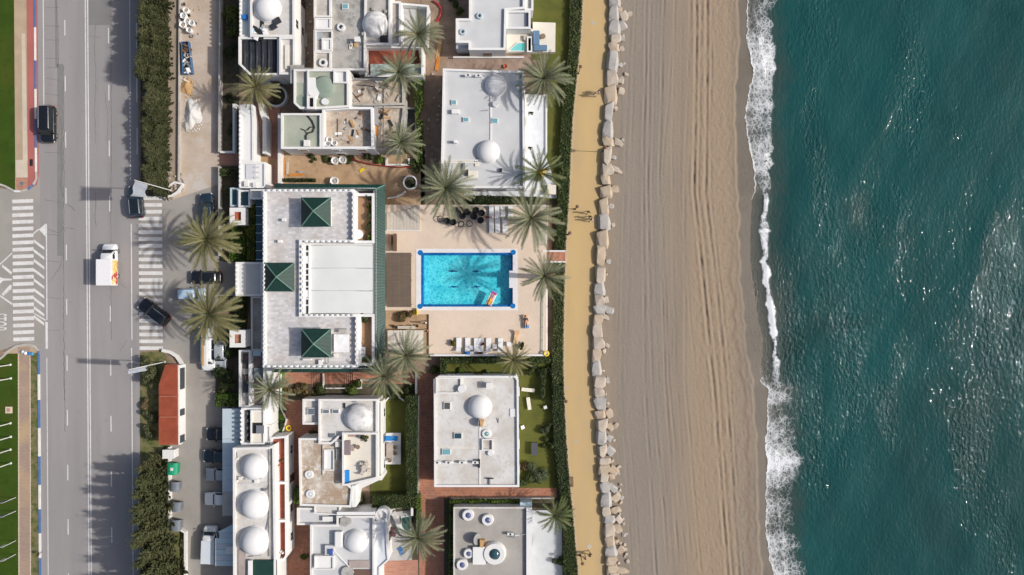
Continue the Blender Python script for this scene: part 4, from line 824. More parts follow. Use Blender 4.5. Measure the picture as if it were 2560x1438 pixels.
def wallrun(label, pts, h, t=.22, m=None, z0=0.0, cat='wall', name='garden_wall', cope=None, zr=None):
    """free-standing wall along picture points (top of the wall as seen)"""
    P2 = [Vector(W(a, b, h if zr is None else zr)) for a, b in pts]; c = P2[len(P2) // 2]
    o = bpy.data.objects.new(name, None); col.objects.link(o); o.location = (P2[0].x, P2[0].y, z0); LOC[o] = (P2[0].x, P2[0].y, z0); tag(o, label, cat); o.empty_display_size = .2
    L_, R_ = [], []
    for i, p in enumerate(P2):
        d1 = (P2[i] - P2[i - 1]).normalized() if i else (P2[1] - P2[0]).normalized(); d2 = (P2[i + 1] - P2[i]).normalized() if i < len(P2) - 1 else d1
        n1 = Vector((-d1.y, d1.x)); n2 = Vector((-d2.y, d2.x)); mm = (n1 + n2); k = max(.3, mm.dot(n1)); L_.append(p + mm * (t / 2 / k)); R_.append(p - mm * (t / 2 / k))
    def band(hw, za, zb):
        b = MB(); q1 = [p + (l - p) * hw for p, l in zip(P2, L_)]; q2 = [p + (r - p) * hw for p, r in zip(P2, R_)]
        n = len(P2); v = [(*q, za) for q in q1] + [(*q, za) for q in q2] + [(*q, zb) for q in q1] + [(*q, zb) for q in q2]; f = []
        for i in range(n - 1): f += [(2 * n + i, 3 * n + i, 3 * n + i + 1, 2 * n + i + 1), (i, i + 1, n + i + 1, n + i), (i, 2 * n + i, 2 * n + i + 1, i + 1), (n + i, n + i + 1, 3 * n + i + 1, 3 * n + i)]
        f += [(0, n, 3 * n, 2 * n), (n - 1, 3 * n - 1, 4 * n - 1, 2 * n - 1)]; b.add(v, f); return b
    band(1, z0 - .02, h - .06).build('wall', m or white, o); band(1.25, h - .06, h).build('coping', cope or m or white, o); return o
def house(label, px, py, cat='house', name='house'): return thing(name, label, cat, px, py)

# --- A: white villa with dome and black tarp roof
h = house('white domed villa with a black tarp flat roof beside the olive palm', 668, 90)
flat(h, [(626, -90), (736, -90), (736, 92), (626, 92)], 5.0, .4, rm=roofwhite); dome(h, 668, 20, 31, 5.0, .7)
flat(h, rect(600, -90, 625, 92), 4.2, .35, rm=metalsheet); merlons(h, [(601, -90), (601, 92)], 4.6)
flat(h, [(597, 93), (698, 93), (698, 188), (625, 188), (597, 160)], 4.5, .5, rm=tarp)
b = MB()
for x in range(610, 692, 15):
    A = W(x, 99, 4.6); B = W(x, 184, 4.6); b.tube([(*A, 4.52), ((A[0] + B[0]) / 2 + .1, (A[1] + B[1]) / 2, 4.55), (*B, 4.5)], .16, 8)
b.build('tarp_fold', tarp, h, smooth=True)
flat(h, rect(699, 93, 737, 186), 5.0, .4, rm=roofwhite); rbox(h, 'roof_ridge', 712, 112, 722, 172, 4.98, 5.25, cream)
b = MB(); A, B, C2, D2 = W(668, 190, 4.6), W(737, 187, 4.9), W(737, 205, 1.0), W(690, 206, 1.0); b.add([(*A, 4.6), (*B, 4.9), (*C2, 1.0), (*D2, 1.0), (A[0], A[1] + .3, 0), (B[0], B[1] + .3, 0), (*C2, 0), (*D2, 0)], [(0, 3, 2, 1), (3, 7, 6, 2), (0, 4, 7, 3), (1, 2, 6, 5)]); b.build('sloped_buttress', white, h)
for px, py, s, z in ((692, 52, 9, 5.0), (683, 66, 8, 5.0)):
    b = MB(); x, y = W(px, py, z + .3); b.obox((x, y), .5, s * S, s * S * .8, z, z + .35); b.build('tarp_bundle', tarp, h, bevel=.1)
for i in range(16):
    px, py = 632 + rt.uniform(0, 36), 60 + rt.uniform(0, 38); x, y = W(px, py, 5.2); b = MB(); b.obox((x, y), rt.uniform(0, 3), rt.uniform(.15, .4), rt.uniform(.1, .3), 5.0, 5.0 + rt.uniform(.1, .35)); b.build('rubble_sack', rt.choice([plasticw, concrete, darkmetal, bluesheet]), h, bevel=.03)
rbox(h, 'stair_pit', 650, 52, 660, 74, 5.0, 5.06, darkmetal, 0); rbox(h, 'blue_tank', 605, 36, 617, 47, 4.2, 4.8, blueplastic)
facade(h, (736, 92), (736, -60), 5.4); facade(h, (640, 188), (698, 188), 5.0)

# --- B: stained flat-roofed house north
h = house('flat-roofed house with a stained grey dome and rusty patio', 850, 90)
flat(h, [(785, -120), (914, -120), (914, 176), (785, 176)], 3.6, .25, rm=concrete)
for r_ in (rect(787, 44, 828, 74), rect(805, 96, 830, 128)): flat(h, r_, 3.9, .1, rm=white2, z0=3.5)
flat(h, rect(788, 77, 831, 128), 3.62, .3, .12, rm=concrete, z0=3.5); rbox(h, 'glazed_roof', 790, 79, 806, 100, 3.62, 3.7, plain('glazing_grey', (.35, .38, .4), .3), .01)
flat(h, rect(785, -120, 828, 44), 3.75, .25, rm=roofstain, z0=3.5); flat(h, rect(785, 128, 828, 174), 3.75, .25, rm=roofstain, z0=3.5)
roundlight(h, 852, 67, 9, 3.6, glassd, .4); roundlight(h, 807, 156, 9.5, 3.75, glassd, .4); skylight(h, 863, 16, 16, 14, 3.6)
flat(h, [(914, -120), (976, -120), (976, 112), (910, 112)], 3.8, .3, rm=concrete); dome(h, 938, 60, 31, 3.8, .65, domeg)
for px, py in ((932, 22), (964, 28), (966, 48), (966, 68), (962, 84), (908, 84)): rbox(h, 'rubble_sack', px - 4, py - 4, px + 4, py + 4, 3.8, 4.1, rt.choice([concrete, darkmetal]), .06)
rbox(h, 'dark_bin_roof', 950, 88, 968, 108, 3.8, 3.95, darkmetal)
flat(h, rect(976, 4, 1002, 112), 3.3, .35, rm=nm('pink_grey_slab', (.46, .42, .40), None, .5, 10, .08), wm=white2)
flat(h, [(1002, 8), (1072, 14), (1068, 118), (1002, 118)], 1.4, 1.2, .2, rm=nm('grey_patio', (.52, .52, .51), (.44, .44, .43), .8, 10, .1, stains=((.9, .5, .66, (.3, .3, .3), .6),)), wm=white2)
flat(h, rect(912, 116, 1058, 192), 1.6, 1.2, .22, rm=terrared, wm=white2); rbox(h, 'glass_patio_roof', 926, 160, 1054, 189, 1.6, 2.0, nm('pale_green_glass', (.42, .5, .47), (.36, .44, .42), 1.5, 8, .05, .3))
rbox(h, 'grey_gutter_roof', 897, 116, 911, 186, 3.2, 3.62, nm('dark_slab', (.25, .25, .26), None, 1, 10, .1))
for px, py, w_, l_ in ((878, 110, 6, 15), (876, 117, 6, 12), (889, 112, 8, 10)): rbox(h, 'timber_offcut', px - w_ / 2, py - l_ / 2, px + w_ / 2, py + l_ / 2, 3.6, 3.75, lightwood if w_ > 6 else cream)
chimney(h, 893, 98, 12, 10, 3.6, .9); facade(h, (785, 176), (910, 176), 3.85)
wallrun('thin garden wall between the earth yard and the green-roofed house', [(735, 172), (785, 172)], 1.8)

# --- C: pale green roofed house and its construction terrace
h = house('pale green roofed house under renovation with a low sage dome', 800, 280)
flat(h, [(735, 174), (872, 174), (872, 268), (800, 272), (750, 272), (735, 258)], 5.7, .3, rm=roofgreen); dome(h, 808, 217, 26, 5.7, .28, roofgreen2, .05)
x, y = W(756, 255, 5.8); b = MB(); b.cyl(x, y, 1.0, 1.0, 5.68, 5.78, 28); b.build('round_slab', roofgreen2, h)
b = MB(); b.cyl(*W(812, 254, 6.0), .44, .44, 5.68, 6.05, 24); b.build('vent_drum', domew, h)
flat(h, rect(834, 176, 869, 208), 5.75, .35, .15, rm=white2, z0=5.6); flat(h, rect(768, 240, 788, 272), 5.8, .55, .2, rm=darkmetal, z0=5.6)
b = MB(); b.pprism([(766, 194), (787, 194), (790, 216), (798, 232), (790, 248), (772, 236), (770, 214)], 5.68, 6.15); b.build('stair_head', white2, h)
b = MB(); A = W(742, 184, 6); b.obox(A, 0, .9, 1.2, 5.7, 5.76); b.build('grey_slab', concrete, h); rbox(h, 'low_wall', 767, 176, 771, 240, 5.7, 6.2, roofgrey)
flat(h, rect(703, 284, 804, 372), 5.0, .35, rm=roofgreen)
pts = [(758, 270), (768, 288), (780, 302), (787, 318), (782, 330), (770, 333), (765, 340), (766, 352)]
b = MB(); b.tube([(*W(a, c, 5.1), 5.12) for a, c in pts], .10, 7); b.tube([(*W(a, c, 5.1), 5.12) for a, c in ((784, 318), (776, 318), (768, 326))], .07, 6); b.tube([(*W(a, c, 5.1), 5.11) for a, c in ((752, 322), (762, 326), (768, 334))], .05, 6); b.build('drain_hose', pipe, h, smooth=True)
rbox(h, 'roof_hatch', 759, 350, 773, 366, 4.98, 5.5, white)
flat(h, [(806, 272), (872, 268), (932, 268), (934, 372), (806, 372)], 4.3, 1.05, .25, rm=sandroof, wm=white2)
flat(h, [(874, 196), (1010, 196), (1010, 262), (940, 264), (874, 264)], 3.6, .3, rm=sandroof, wm=concrete)
flat(h, [(936, 266), (1012, 266), (1000, 376), (938, 376)], 3.3, .3, rm=sandroof, wm=concrete)
rbox(h, 'slate_ledge', 935, 268, 943, 312, 3.3, 4.4, nm('grey_ledge', (.3, .3, .31), None, 1, 8, .1)); rbox(h, 'orange_board', 938, 312, 942, 340, 3.3, 3.7, orangew)
for i in range(46):
    if i < 18: px, py, z = rt.uniform(812, 928), rt.uniform(280, 365), 4.3
    else: px, py, z = rt.uniform(880, 1000), rt.uniform(204, 370), 3.6
    if i >= 18 and py > 262: z = 3.3; px = rt.uniform(945, 998)
    x, y = W(px, py, z); b = MB(); b.obox((x, y), rt.uniform(0, 3), rt.uniform(.12, .55), rt.uniform(.08, .22), z, z + rt.uniform(.05, .3)); b.build('building_rubble', rt.choice([plasticw, concrete, darkmetal, lightwood, sandroof, brownwood]), h, bevel=.02)
for pts_ in ([(890, 212), (920, 214), (960, 220)], [(958, 222), (957, 370)], [(846, 300), (846, 345)], [(880, 230), (900, 255)]):
    b = MB(); b.tube([(*W(a, c, 3.8), 4.36 if a < 880 and c > 270 else 3.66) for a, c in pts_], .05, 5); b.build('site_pipe', darkmetal, h)
facade(h, (703, 372), (804, 372), 5.35); facade(h, (806, 372), (934, 372), 5.35); facade(h, (1010, 262), (1010, 196), 3.9)
x0 = thing('empty_pool', 'dark empty concrete basin beside the construction terrace', 'basin', 1015, 300)
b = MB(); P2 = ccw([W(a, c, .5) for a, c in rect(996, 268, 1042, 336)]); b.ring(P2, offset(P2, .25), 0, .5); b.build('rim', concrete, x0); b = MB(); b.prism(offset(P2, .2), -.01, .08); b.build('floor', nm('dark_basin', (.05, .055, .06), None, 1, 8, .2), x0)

# --- crenellated wall and stairs west of C
h = thing('garden_stairs', 'pink terracotta stairway between white crenellated walls', 'stairs', 650, 330)
for i in range(9): rbox(h, 'step', 632, 262 + i * 13.5, 654, 262 + (i + 1) * 13.5, 0, 1.7 - i * .18, terrapink, 0)
rbox(h, 'path', 670, 270, 700, 400, 0, .12, terrapink, 0); rbox(h, 'path', 632, 392, 700, 410, 0, .1, nm('ochre_path', (.4, .26, .14), None, 1, 10, .15), 0); rbox(h, 'path', 665, 410, 694, 470, 0, .1, terrapink, 0)
h = thing('crenellated_wall', 'thick white crenellated wall block beside the pink stairway', 'wall', 612, 360)
flat(h, [(599, 262), (632, 262), (634, 300), (634, 405), (599, 405)], 3.1, .12, .2, rm=white2, wm=white2); merlons(h, [(600, 262), (600, 470)], 3.3, .62)
flat(h, rect(599, 406, 664, 470), 3.0, .15, .2, rm=white2, wm=white2); rbox(h, 'grey_awning', 614, 411, 640, 448, 3.05, 3.12, plain('pale_grey_cloth', (.56, .57, .6), .8)); merlons(h, [(642, 412), (642, 450)], 3.15, .62, .2, .8, .12, plain('pale_grey_cloth', (.56, .57, .6), .8), 'awning_slat')
rbox(h, 'roof_box', 610, 452, 620, 466, 3.1, 3.6, white); rbox(h, 'roof_box', 632, 456, 641, 468, 3.1, 3.5, white)
wallrun('white wall between the pink stairs and the pink path', [(650, 258), (655, 285), (661, 300), (661, 384)], 2.6, .42)
wallrun('white wall west of the pale green roof', [(698, 284), (698, 372), (698, 458)], 1.6, .3)
wallrun('low white wall around the dark side garden', [(590, 262), (584, 262), (584, 380), (550, 380)], 1.0, .22)
wallrun('thin grey garden wall along the dusty lane', [(550, -120), (548, 150), (547, 380)], 1.2, .16, m=kerbs)
wallrun('thin grey wall beside the shaded parking bay', [(547, 415), (547, 640)], 1.2, .14, m=kerbs)
wallrun('thin grey kerb wall along the cypress verge', [(449, -120), (447, 300), (446, 452)], .5, .16, m=kerbs)
h = thing('round_planter', 'round white walled seat beside the olive palm', 'planter', 690, 232); b = MB(); x, y = W(690, 240, .8); b.ring([(x + 1.5 * math.cos(a), y + 1.5 * math.sin(a)) for a in np.linspace(0, 6.283, 29)[:-1]], [(x + 1.25 * math.cos(a), y + 1.25 * math.sin(a)) for a in np.linspace(0, 6.283, 29)[:-1]], 0, .8); b.build('wall', white, h); b = MB(); b.cyl(x, y, 1.26, 1.26, 0, .3, 24); b.build('soil', darkearth, h)

# --- D: grey flat-roofed villa with plunge pool
h = house('grey flat-roofed villa with two round skylights and a plunge pool terrace', 1230, 60)
flat(h, [(1173, -120), (1312, -120), (1312, 22), (1266, 26), (1264, 125), (1172, 125), (1172, 107), (1140, 107), (1140, 47), (1173, 47)], 3.3, .3, .25, rm=roofgrey, wm=white2)
roundlight(h, 1199, 39, 7, 3.3, glasst, .3, metalsheet); roundlight(h, 1157, 79, 7, 3.3, glasst, .3, metalsheet)
flat(h, [(1266, 27), (1326, 27), (1326, 72), (1266, 72)], 3.0, .45, rm=roofgrey, wm=white2); flat(h, rect(1312, -120, 1333, 26), 2.9, .3, rm=roofwhite, wm=white2)
rbox(h, 'painted_shade', 1316, 30, 1322, 68, 3.0, 3.06, plain('slate', (.25, .26, .3), .7), 0)  # dark strip paints the east parapet's shade onto the roof
tr_ = MB(); tr_.pprism([(1266, 73), (1332, 73), (1332, 55), (1389, 57), (1388, 130), (1266, 131)], -.02, 1.0); tr_.build('terrace', cream, h)
b = MB(); b.pprism([(1268, 128), (1283, 116), (1294, 106), (1313, 106), (1313, 129)], 1.0, 1.22); b.build('pool_rim', white2, h)
b = MB(); b.pprism([(1275, 126), (1287, 115), (1295, 108), (1311.5, 108), (1311.5, 127)], 1.1, 1.24); b.build('plunge_pool_water', plain('plunge_water', (.16, .55, .55), .08), h)
rbox(h, 'pool_step', 1305, 108, 1311, 126, 1.2, 1.255, plain('plunge_step', (.06, .38, .34), .15), 0)
flat(h, rect(1318, 92, 1330, 130), 1.0, .5, .12, rm=cream, wm=white2, z0=.9); rbox(h, 'terrace_wall', 1266, 70, 1328, 73, 1, 1.9, white2)
facade(h, (1140, 107), (1172, 107), 3.6); facade(h, (1172, 125), (1264, 125), 3.6); rbox(h, 'meter_cabinet', 1140, 109, 1170, 122, 0, 2.4, plain('cabinet_grey', (.42, .46, .52), .6))
s_ = thing('corner_sofa', 'blue L-shaped outdoor corner sofa on the cream terrace', 'sofa', 1345, 100, 1.0)
rbox(s_, 'seat', 1333, 76, 1349, 112, 1.0, 1.42, bluecush, .08); rbox(s_, 'seat', 1334, 112, 1368, 126, 1.0, 1.42, bluecush, .08); rbox(s_, 'backrest', 1333, 76, 1337, 112, 1.42, 1.75, bluecush, .06); rbox(s_, 'backrest', 1335, 122, 1368, 126.5, 1.42, 1.75, bluecush, .06)
s_ = thing('round_table', 'round wicker coffee table in front of the blue sofa', 'table', 1357, 93, 1.0); b = MB(); b.cyl(0, 0, .36, .36, .36, .42, 20); b.build('top', wicker, s_, local=True); b = MB(); b.cyl(0, 0, .22, .28, 0, .36, 14); b.build('base', wicker, s_, local=True)
s_ = thing('stool', 'small beige stool beside the plunge pool', 'stool', 1314, 96, 1.0); b = MB(); b.box(-.25, -.35, .25, .35, .32, .4); b.build('seat', greywood, s_, local=True); b = MB(); [b.box(a - .03, c - .03, a + .03, c + .03, 0, .32) for a in (-.2, .2) for c in (-.3, .3)]; b.build('leg_frame', greywood, s_, local=True)
wallrun('low white balustrade wall south of the plunge pool villa', [(1133, 143), (1310, 143)], .7, .16)

# --- E: twin-dome grey roof house
h = house('large pale grey flat-roofed house with two white domes', 1210, 320)
flat(h, [(1108, 172), (1264, 178), (1310, 178), (1312, 470), (1102, 470)], 3.4, .3, .22, rm=roofgrey, wm=white2)
dome(h, 1240, 213, 26, 3.4, .72); dome(h, 1220, 379, 27, 3.4, .72)
for px, py, a, c in ((1135, 256, 13, 13), (1165, 299, 15, 12), (1237, 302, 16, 14)): skylight(h, px, py, a, c, 3.4)
rbox(h, 'roof_divider', 1225.5, 238, 1229, 352, 3.39, 3.5, white2, 0); rbox(h, 'roof_vent', 1129, 273, 1147, 284, 3.4, 3.95, white2); rbox(h, 'roof_vent', 1134, 350, 1142, 357, 3.4, 4.2, white2)
b = MB(); b.cyl(*W(1238, 260, 3.9), .36, .36, 3.38, 3.9, 20); b.build('vent_drum', domew, h); b = MB(); b.tube([(*W(1221, 275, 3.5), 3.38), (*W(1221, 275, 4.3), 4.4)], .05, 6); b.build('antenna', metal, h)
acunit(h, 1170, 188, 3.4); acunit(h, 1196, 189, 3.4); flat(h, [(1104, 400), (1196, 400), (1196, 408), (1104, 408)], 3.42, .22, .1, rm=cream, z0=3.3)
for px, py, a, c, m_ in ((1160, 420, 6, 26, metal), (1168, 432, 5, 16, darkmetal), (1252, 425, 6, 9, darkmetal), (1192, 408, 10, 16, cream), (1182, 436, 24, 18, cream), (1200, 400, 8, 8, metal)): rbox(h, 'roof_cabinet', px - a / 2, py - c / 2, px + a / 2, py + c / 2, 3.4, 3.4 + (.35 if m_ is not cream else .15), m_)
rbox(h, 'east_ledge', 1312, 236, 1320, 440, 0, 1.1, white2); rbox(h, 'east_ledge_rim', 1364, 240, 1368, 388, 0, .35, white2, 0)
facade(h, (1312, 470), (1312, 190), 3.7); facade(h, (1102, 470), (1312, 470), 3.7)
rbox(h, 'south_step', 1170, 470, 1390, 476, 0, .35, white2, 0); rbox(h, 'pilaster_wall', 1368, 462, 1390, 486, 0, .9, cream)
for k, (px, py) in enumerate(((1327, 284), (1323, 371))):
    p = thing('pot_plant', 'clipped pot plant on the marble terrace', 'pot plant', px, py, .1, 'pot plants on the marble terrace'); b = MB(); b.lathe(0, 0, [(.18, 0), (.26, .4), (.28, .42)], 14); b.build('pot', plasticw, p, local=True); inst('foliage', blob_mesh('dk', lf_hedge, (1, 1), 500, .22, 3), p, (0, 0, .4), (0, 0, 0), (.34, .34, .4))

# --- F: white domed house with benches garden
h = house('white flat-roofed house with one dome and a stained roof, terracotta path west', 1190, 1080)
flat(h, [(1098, 940), (1290, 940), (1296, 950), (1298, 1217), (1086, 1217), (1085, 948)], 3.5, .25, .22, rm=roofwhite, wm=white2)
dome(h, 1199, 1018, 28, 3.5, .72); flat(h, [(1090, 944), (1154, 944), (1154, 970), (1140, 984), (1090, 984)], 3.7, .25, .15, rm=roofwhite, z0=3.4)
b = MB(); b.cyl(*W(1154, 973, 4.3), .5, .5, 3.5, 4.3, 22); b.build('water_tank', domew, h, smooth=False)
for px, py, a, c, g in ((1118, 1015, 17, 19, plain('dark_sky_pane', (.09, .09, .085), .3)), (1145, 1090, 20, 16, glasst), (1116, 1130, 22, 16, glassb)): skylight(h, px, py, a, c, 3.5, g)
rbox(h, 'roof_divider', 1198, 1045, 1201, 1214, 3.48, 3.58, white2, 0); rbox(h, 'roof_divider', 1091, 1156, 1198, 1158.5, 3.48, 3.6, white2, 0)
for px in (1093, 1121, 1155, 1188): acunit(h, px, 1157, 3.5)
rbox(h, 'vent_block', 1194, 1150, 1200, 1170, 3.5, 4.1, darkmetal); chimney(h, 1222, 965, 11, 14, 3.5, .9); roundlight(h, 1216, 1085, 10, 3.5, glassb, .25)
flat(h, rect(1205, 1098, 1232, 1126), 3.55, .25, .1, rm=roofstain, z0=3.45); b = MB(); b.cyl(*W(1226, 1133, 3.8), .44, .36, 3.48, 3.85, 20); b.build('vent_drum', domew, h)
rbox(h, 'stone_slab', 1275, 1022, 1291, 1042, 3.5, 3.6, white2); b = MB(); b.tube([(*W(1246, 1058, 3.6), 3.52), (*W(1246, 1045, 3.6), 3.75)], .06, 6); b.build('bracket', metal, h)
b = MB(); b.pprism([(1199, 1050), (1210, 1052), (1206, 1068), (1200, 1064)], 3.5, 4.4); b.build('satellite_stand', lightwood, h); b = MB(); x, y = W(1186, 1057, 4.2); b.lathe(0, 0, [(.04, 0), (.35, .06), (.6, .2), (.62, .2)], 20); o = b.build('satellite_dish', metal, h, local=True); off = rootloc(h); o.location = (x - off[0] + .6, y - off[1], 3.9); o.rotation_euler = (0, R(60), 0)
rbox(h, 'antenna_bar', 1214, 1195, 1234, 1198, 3.7, 3.75, darkmetal, 0); rbox(h, 'antenna_foot', 1222, 1196, 1226, 1212, 3.48, 3.7, metal, 0)
for x in (1110, 1168): rbox(h, 'roof_joint', 1091, 1062 + x * .05, 1196, 1063 + x * .05, 3.495, 3.515, cream, 0)
facade(h, (1085, 1217), (1298, 1217), 3.75); facade(h, (1298, 1217), (1298, 950), 3.75); facade(h, (1290, 940), (1098, 940), 3.75)

# --- G: gravel roof house with round skylights
h = house('grey gravel-roofed house with round white-rimmed skylights', 1230, 1360)
flat(h, [(1134, 1268), (1326, 1268), (1326, 1560), (1134, 1560)], 3.3, .12, .16, rm=roofF, wm=roofwhite)
rbox(h, 'east_wall', 1316, 1270, 1330, 1560, 0, 3.75, white2, 0); rbox(h, 'north_ledge', 1300, 1256, 1330, 1267, 0, 2.8, bluesheet)
for px, py, rp in ((1170, 1289, 13), (1219, 1301, 13), (1171, 1385, 11), (1155, 1413, 12.5)): roundlight(h, px, py, rp, 3.3, glassblue, .5)
roundlight(h, 1236, 1386, 25, 3.3, glasst, .8); rbox(h, 'roof_slab', 1182, 1368, 1214, 1412, 3.7, 3.95, white2); rbox(h, 'slab_pier', 1188, 1375, 1208, 1405, 3.28, 3.7, concrete)
b = MB(); b.pprism([(1199, 1350), (1212, 1352), (1207, 1370), (1200, 1368)], 3.3, 4.2); b.build('satellite_stand', lightwood, h); b = MB(); b.lathe(0, 0, [(.04, 0), (.45, .07), (.75, .24), (.78, .24)], 20); o = b.build('satellite_dish', metal, h, local=True); off = rootloc(h); x, y = W(1190, 1350, 4.2); o.location = (x - off[0], y - off[1], 3.8); o.rotation_euler = (0, R(50), 0)
x, y = W(1283, 1340, 3.8); b = MB(); b.obox((x, y), 0, .3, .25, 3.28, 3.8); b.build('heat_pump', metal, h, bevel=.03); acunit(h, 1276, 1336, 3.3); b = MB(); b.tube([(x, y, 3.6), (x + .9, y - .02, 3.35), (x + 2.3, y + .3, 3.7)], .04, 5); b.build('cable', plasticw, h)
facade(h, (1330, 1520), (1330, 1275), 3.7)

# --- H: tan roof house with sun terrace (middle bottom)
h = house('white house with a tan tiled roof, stained dome and furnished sun terrace', 850, 1130)
flat(h, rect(757, 998, 800, 1061), 3.4, .35, rm=roofwhite); skylight(h, 778, 1029, 18, 18, 3.4, plain('slate_pane', (.14, .17, .2), .2), None, .35)
flat(h, [(797, 998), (944, 998), (944, 1084), (858, 1084), (830, 1110), (797, 1110)], 4.0, .3, rm=roofwhite); dome(h, 895, 1044, 33, 4.0, .62, domeg)
for px in (815, 839): skylight(h, px, 1029, 17, 11, 4.0, plain('slate_pane', (.14, .17, .2), .2), None, .3)
rbox(h, 'skylight', 822, 1084, 837, 1094, 4.0, 4.15, plain('slate_pane', (.14, .17, .2), .2)); rbox(h, 'roof_pipe', 859, 1008, 863, 1022, 4.0, 4.2, darkmetal); rbox(h, 'roof_plate', 880, 1002, 892, 1006, 4.0, 4.1, metal)
flat(h, [(747, 1096), (800, 1096), (860, 1100), (862, 1205), (882, 1220), (878, 1268), (750, 1264)], 3.7, .3, rm=rooftan); roundlight(h, 772, 1187, 9.5, 3.7, plain('frost', (.62, .66, .7), .3), .3); roundlight(h, 775, 1236, 9.5, 3.7, plain('frost', (.62, .66, .7), .3), .3)
flat(h, rect(810, 1124, 835, 1176), 3.75, .2, .1, rm=white2, z0=3.6); rbox(h, 'roof_divider', 806, 1112, 809, 1188, 3.69, 3.9, roofstain, 0)
rbox(h, 'utility_duct', 838, 1105, 850, 1118, 3.7, 4.3, white); rbox(h, 'utility_duct', 840, 1122, 848, 1150, 3.7, 4.1, concrete)
flat(h, [(856, 1082), (944, 1082), (944, 1196), (868, 1214), (856, 1214)], 4.2, .55, .2, rm=cream)
flat(h, rect(945, 1003, 955, 1200), 3.0, .2, .15, rm=white2); b = MB(); b.pprism([(876, 1216), (955, 1188), (958, 1196), (890, 1228)], 0, 3.6); b.build('curved_terrace_wall', white, h)
flat(h, rect(743, 1270, 846, 1312), 3.0, .2, rm=roofgrey); rbox(h, 'roof_vent', 806, 1292, 832, 1304, 3.0, 3.5, white2); flat(h, [(786, 1264), (850, 1264), (850, 1288), (786, 1284)], 3.3, .2, .12, rm=roofwhite); rbox(h, 'east_wall', 880, 1214, 890, 1268, 0, 4.0, white2)
facade(h, (797, 998), (944, 998), 4.3, door=False); facade(h, (955, 1200), (955, 1003), 3.2); facade(h, (747, 1096), (750, 1264), 4.0, door=False)
tz = MB(); tz.pprism(rect(955, 1083, 1002, 1161), -.02, .4); o = tz.build('garden_terrace', white2); tag(o, 'small white garden terrace with a blue lilo and dining table', 'terrace')
# --- I: white house with smooth dome (bottom)
h = house('white house with a smooth white dome, blue crate and curved east balcony', 880, 1370)
flat(h, [(776, 1312), (842, 1312), (842, 1290), (936, 1290), (936, 1560), (776, 1560), (776, 1425)], 3.6, .35, rm=roofgrey); dome(h, 890, 1354, 28, 3.6, .72)
rbox(h, 'roof_block', 836, 1330, 855, 1370, 3.6, 4.4, white2, .15); rbox(h, 'roof_cabinet', 812, 1364, 834, 1388, 3.6, 4.2, roofgrey); rbox(h, 'blue_crate', 822, 1374, 831, 1388, 4.2, 4.5, plain('deep_blue', (.04, .09, .36), .6)); flat(h, rect(786, 1390, 834, 1424), 4.2, .15, .12, rm=white2, z0=3.5)
b = MB(); b.pprism([(851, 1297), (861, 1291), (876, 1296), (878, 1308), (864, 1318), (850, 1312)], 3.6, 4.1); b.build('stone_table', concrete, h); b = MB(); b.tube([(*W(834, 1372, 4.2), 4.4), (*W(884, 1432, 4.0), 3.8)], .05, 5); b.build('drain_pipe', framew, h)
rbox(h, 'brown_slab', 872, 1401, 924, 1420, 3.6, 3.75, nm('taupe_slab', (.4, .34, .31), None, 1, 8, .1)); rbox(h, 'brown_mat', 885, 1424, 926, 1450, 3.6, 3.72, nm('brown_mat', (.17, .10, .08), None, 1, 8, .1)); b = MB(); b.cyl(*W(868, 1432, 4), .8, .8, 3.6, 4.0, 24); b.build('round_tub', concrete, h)
flat(h, [(936, 1304), (966, 1300), (970, 1385), (972, 1400), (950, 1420), (950, 1560), (936, 1560)], 3.4, .15, .15, rm=marble, wm=white2)
b = MB(); x, y = W(955, 1290, 3.6); b.lathe(x, y, [(.95, 0), (.95, 3.5), (.6, 3.5), (.6, 3.0)], 22); b.build('stair_tower', white2, h)
rbox(h, 'planter_trough', 842, 1280, 936, 1288, 0, 4.0, white2); facade(h, (972, 1400), (966, 1300), 3.5); facade(h, (776, 1425), (776, 1312), 3.9, door=False)
h = thing('garden_pool', 'small teal garden pool with a curved white rim', 'pool', 1012, 1310); b = MB(); b.pprism([(1002, 1292), (1028, 1288), (1028, 1335), (1012, 1338), (1002, 1318)], -.02, .22); b.build('rim', white2, h); b = MB(); b.pprism([(1005, 1294), (1026, 1291), (1026, 1332), (1014, 1334), (1005, 1316)], .1, .235); b.build('water', plain('teal_water', (.03, .16, .16), .07), h)
b = MB(); b.pprism([(968, 1282), (1028, 1276), (1028, 1290), (1000, 1292), (1000, 1320), (1012, 1340), (1030, 1345), (1030, 1400), (970, 1402)], .0, .12); o = b.build('pool_patio', nm('grey_patio_slab', (.45, .44, .43), None, .8, 10, .1)); tag(o, 'grey patio beside the small teal garden pool', 'patio')
wallrun('curved white wall sweeping around the small teal pool', [(982, 1282), (992, 1300), (998, 1318), (1006, 1332), (1018, 1342)], .8, .5); wallrun('white wall north of the small teal pool', [(965, 1276), (1000, 1268), (1030, 1260), (1030, 1290)], 1.2, .25)
for px, py in ((982, 1322), (985, 1334)):
    p = thing('round_stool', 'dark red round stool on the grey patio', 'stool', px, py, .12, 'round stools on the grey patio'); b = MB(); b.cyl(0, 0, .34, .34, .35, .45, 18); b.build('seat', plain('dark_red', (.12, .05, .05), .7), p, local=True); b = MB(); b.cyl(0, 0, .1, .22, .0, .35, 12); b.build('base', darkmetal, p, local=True)
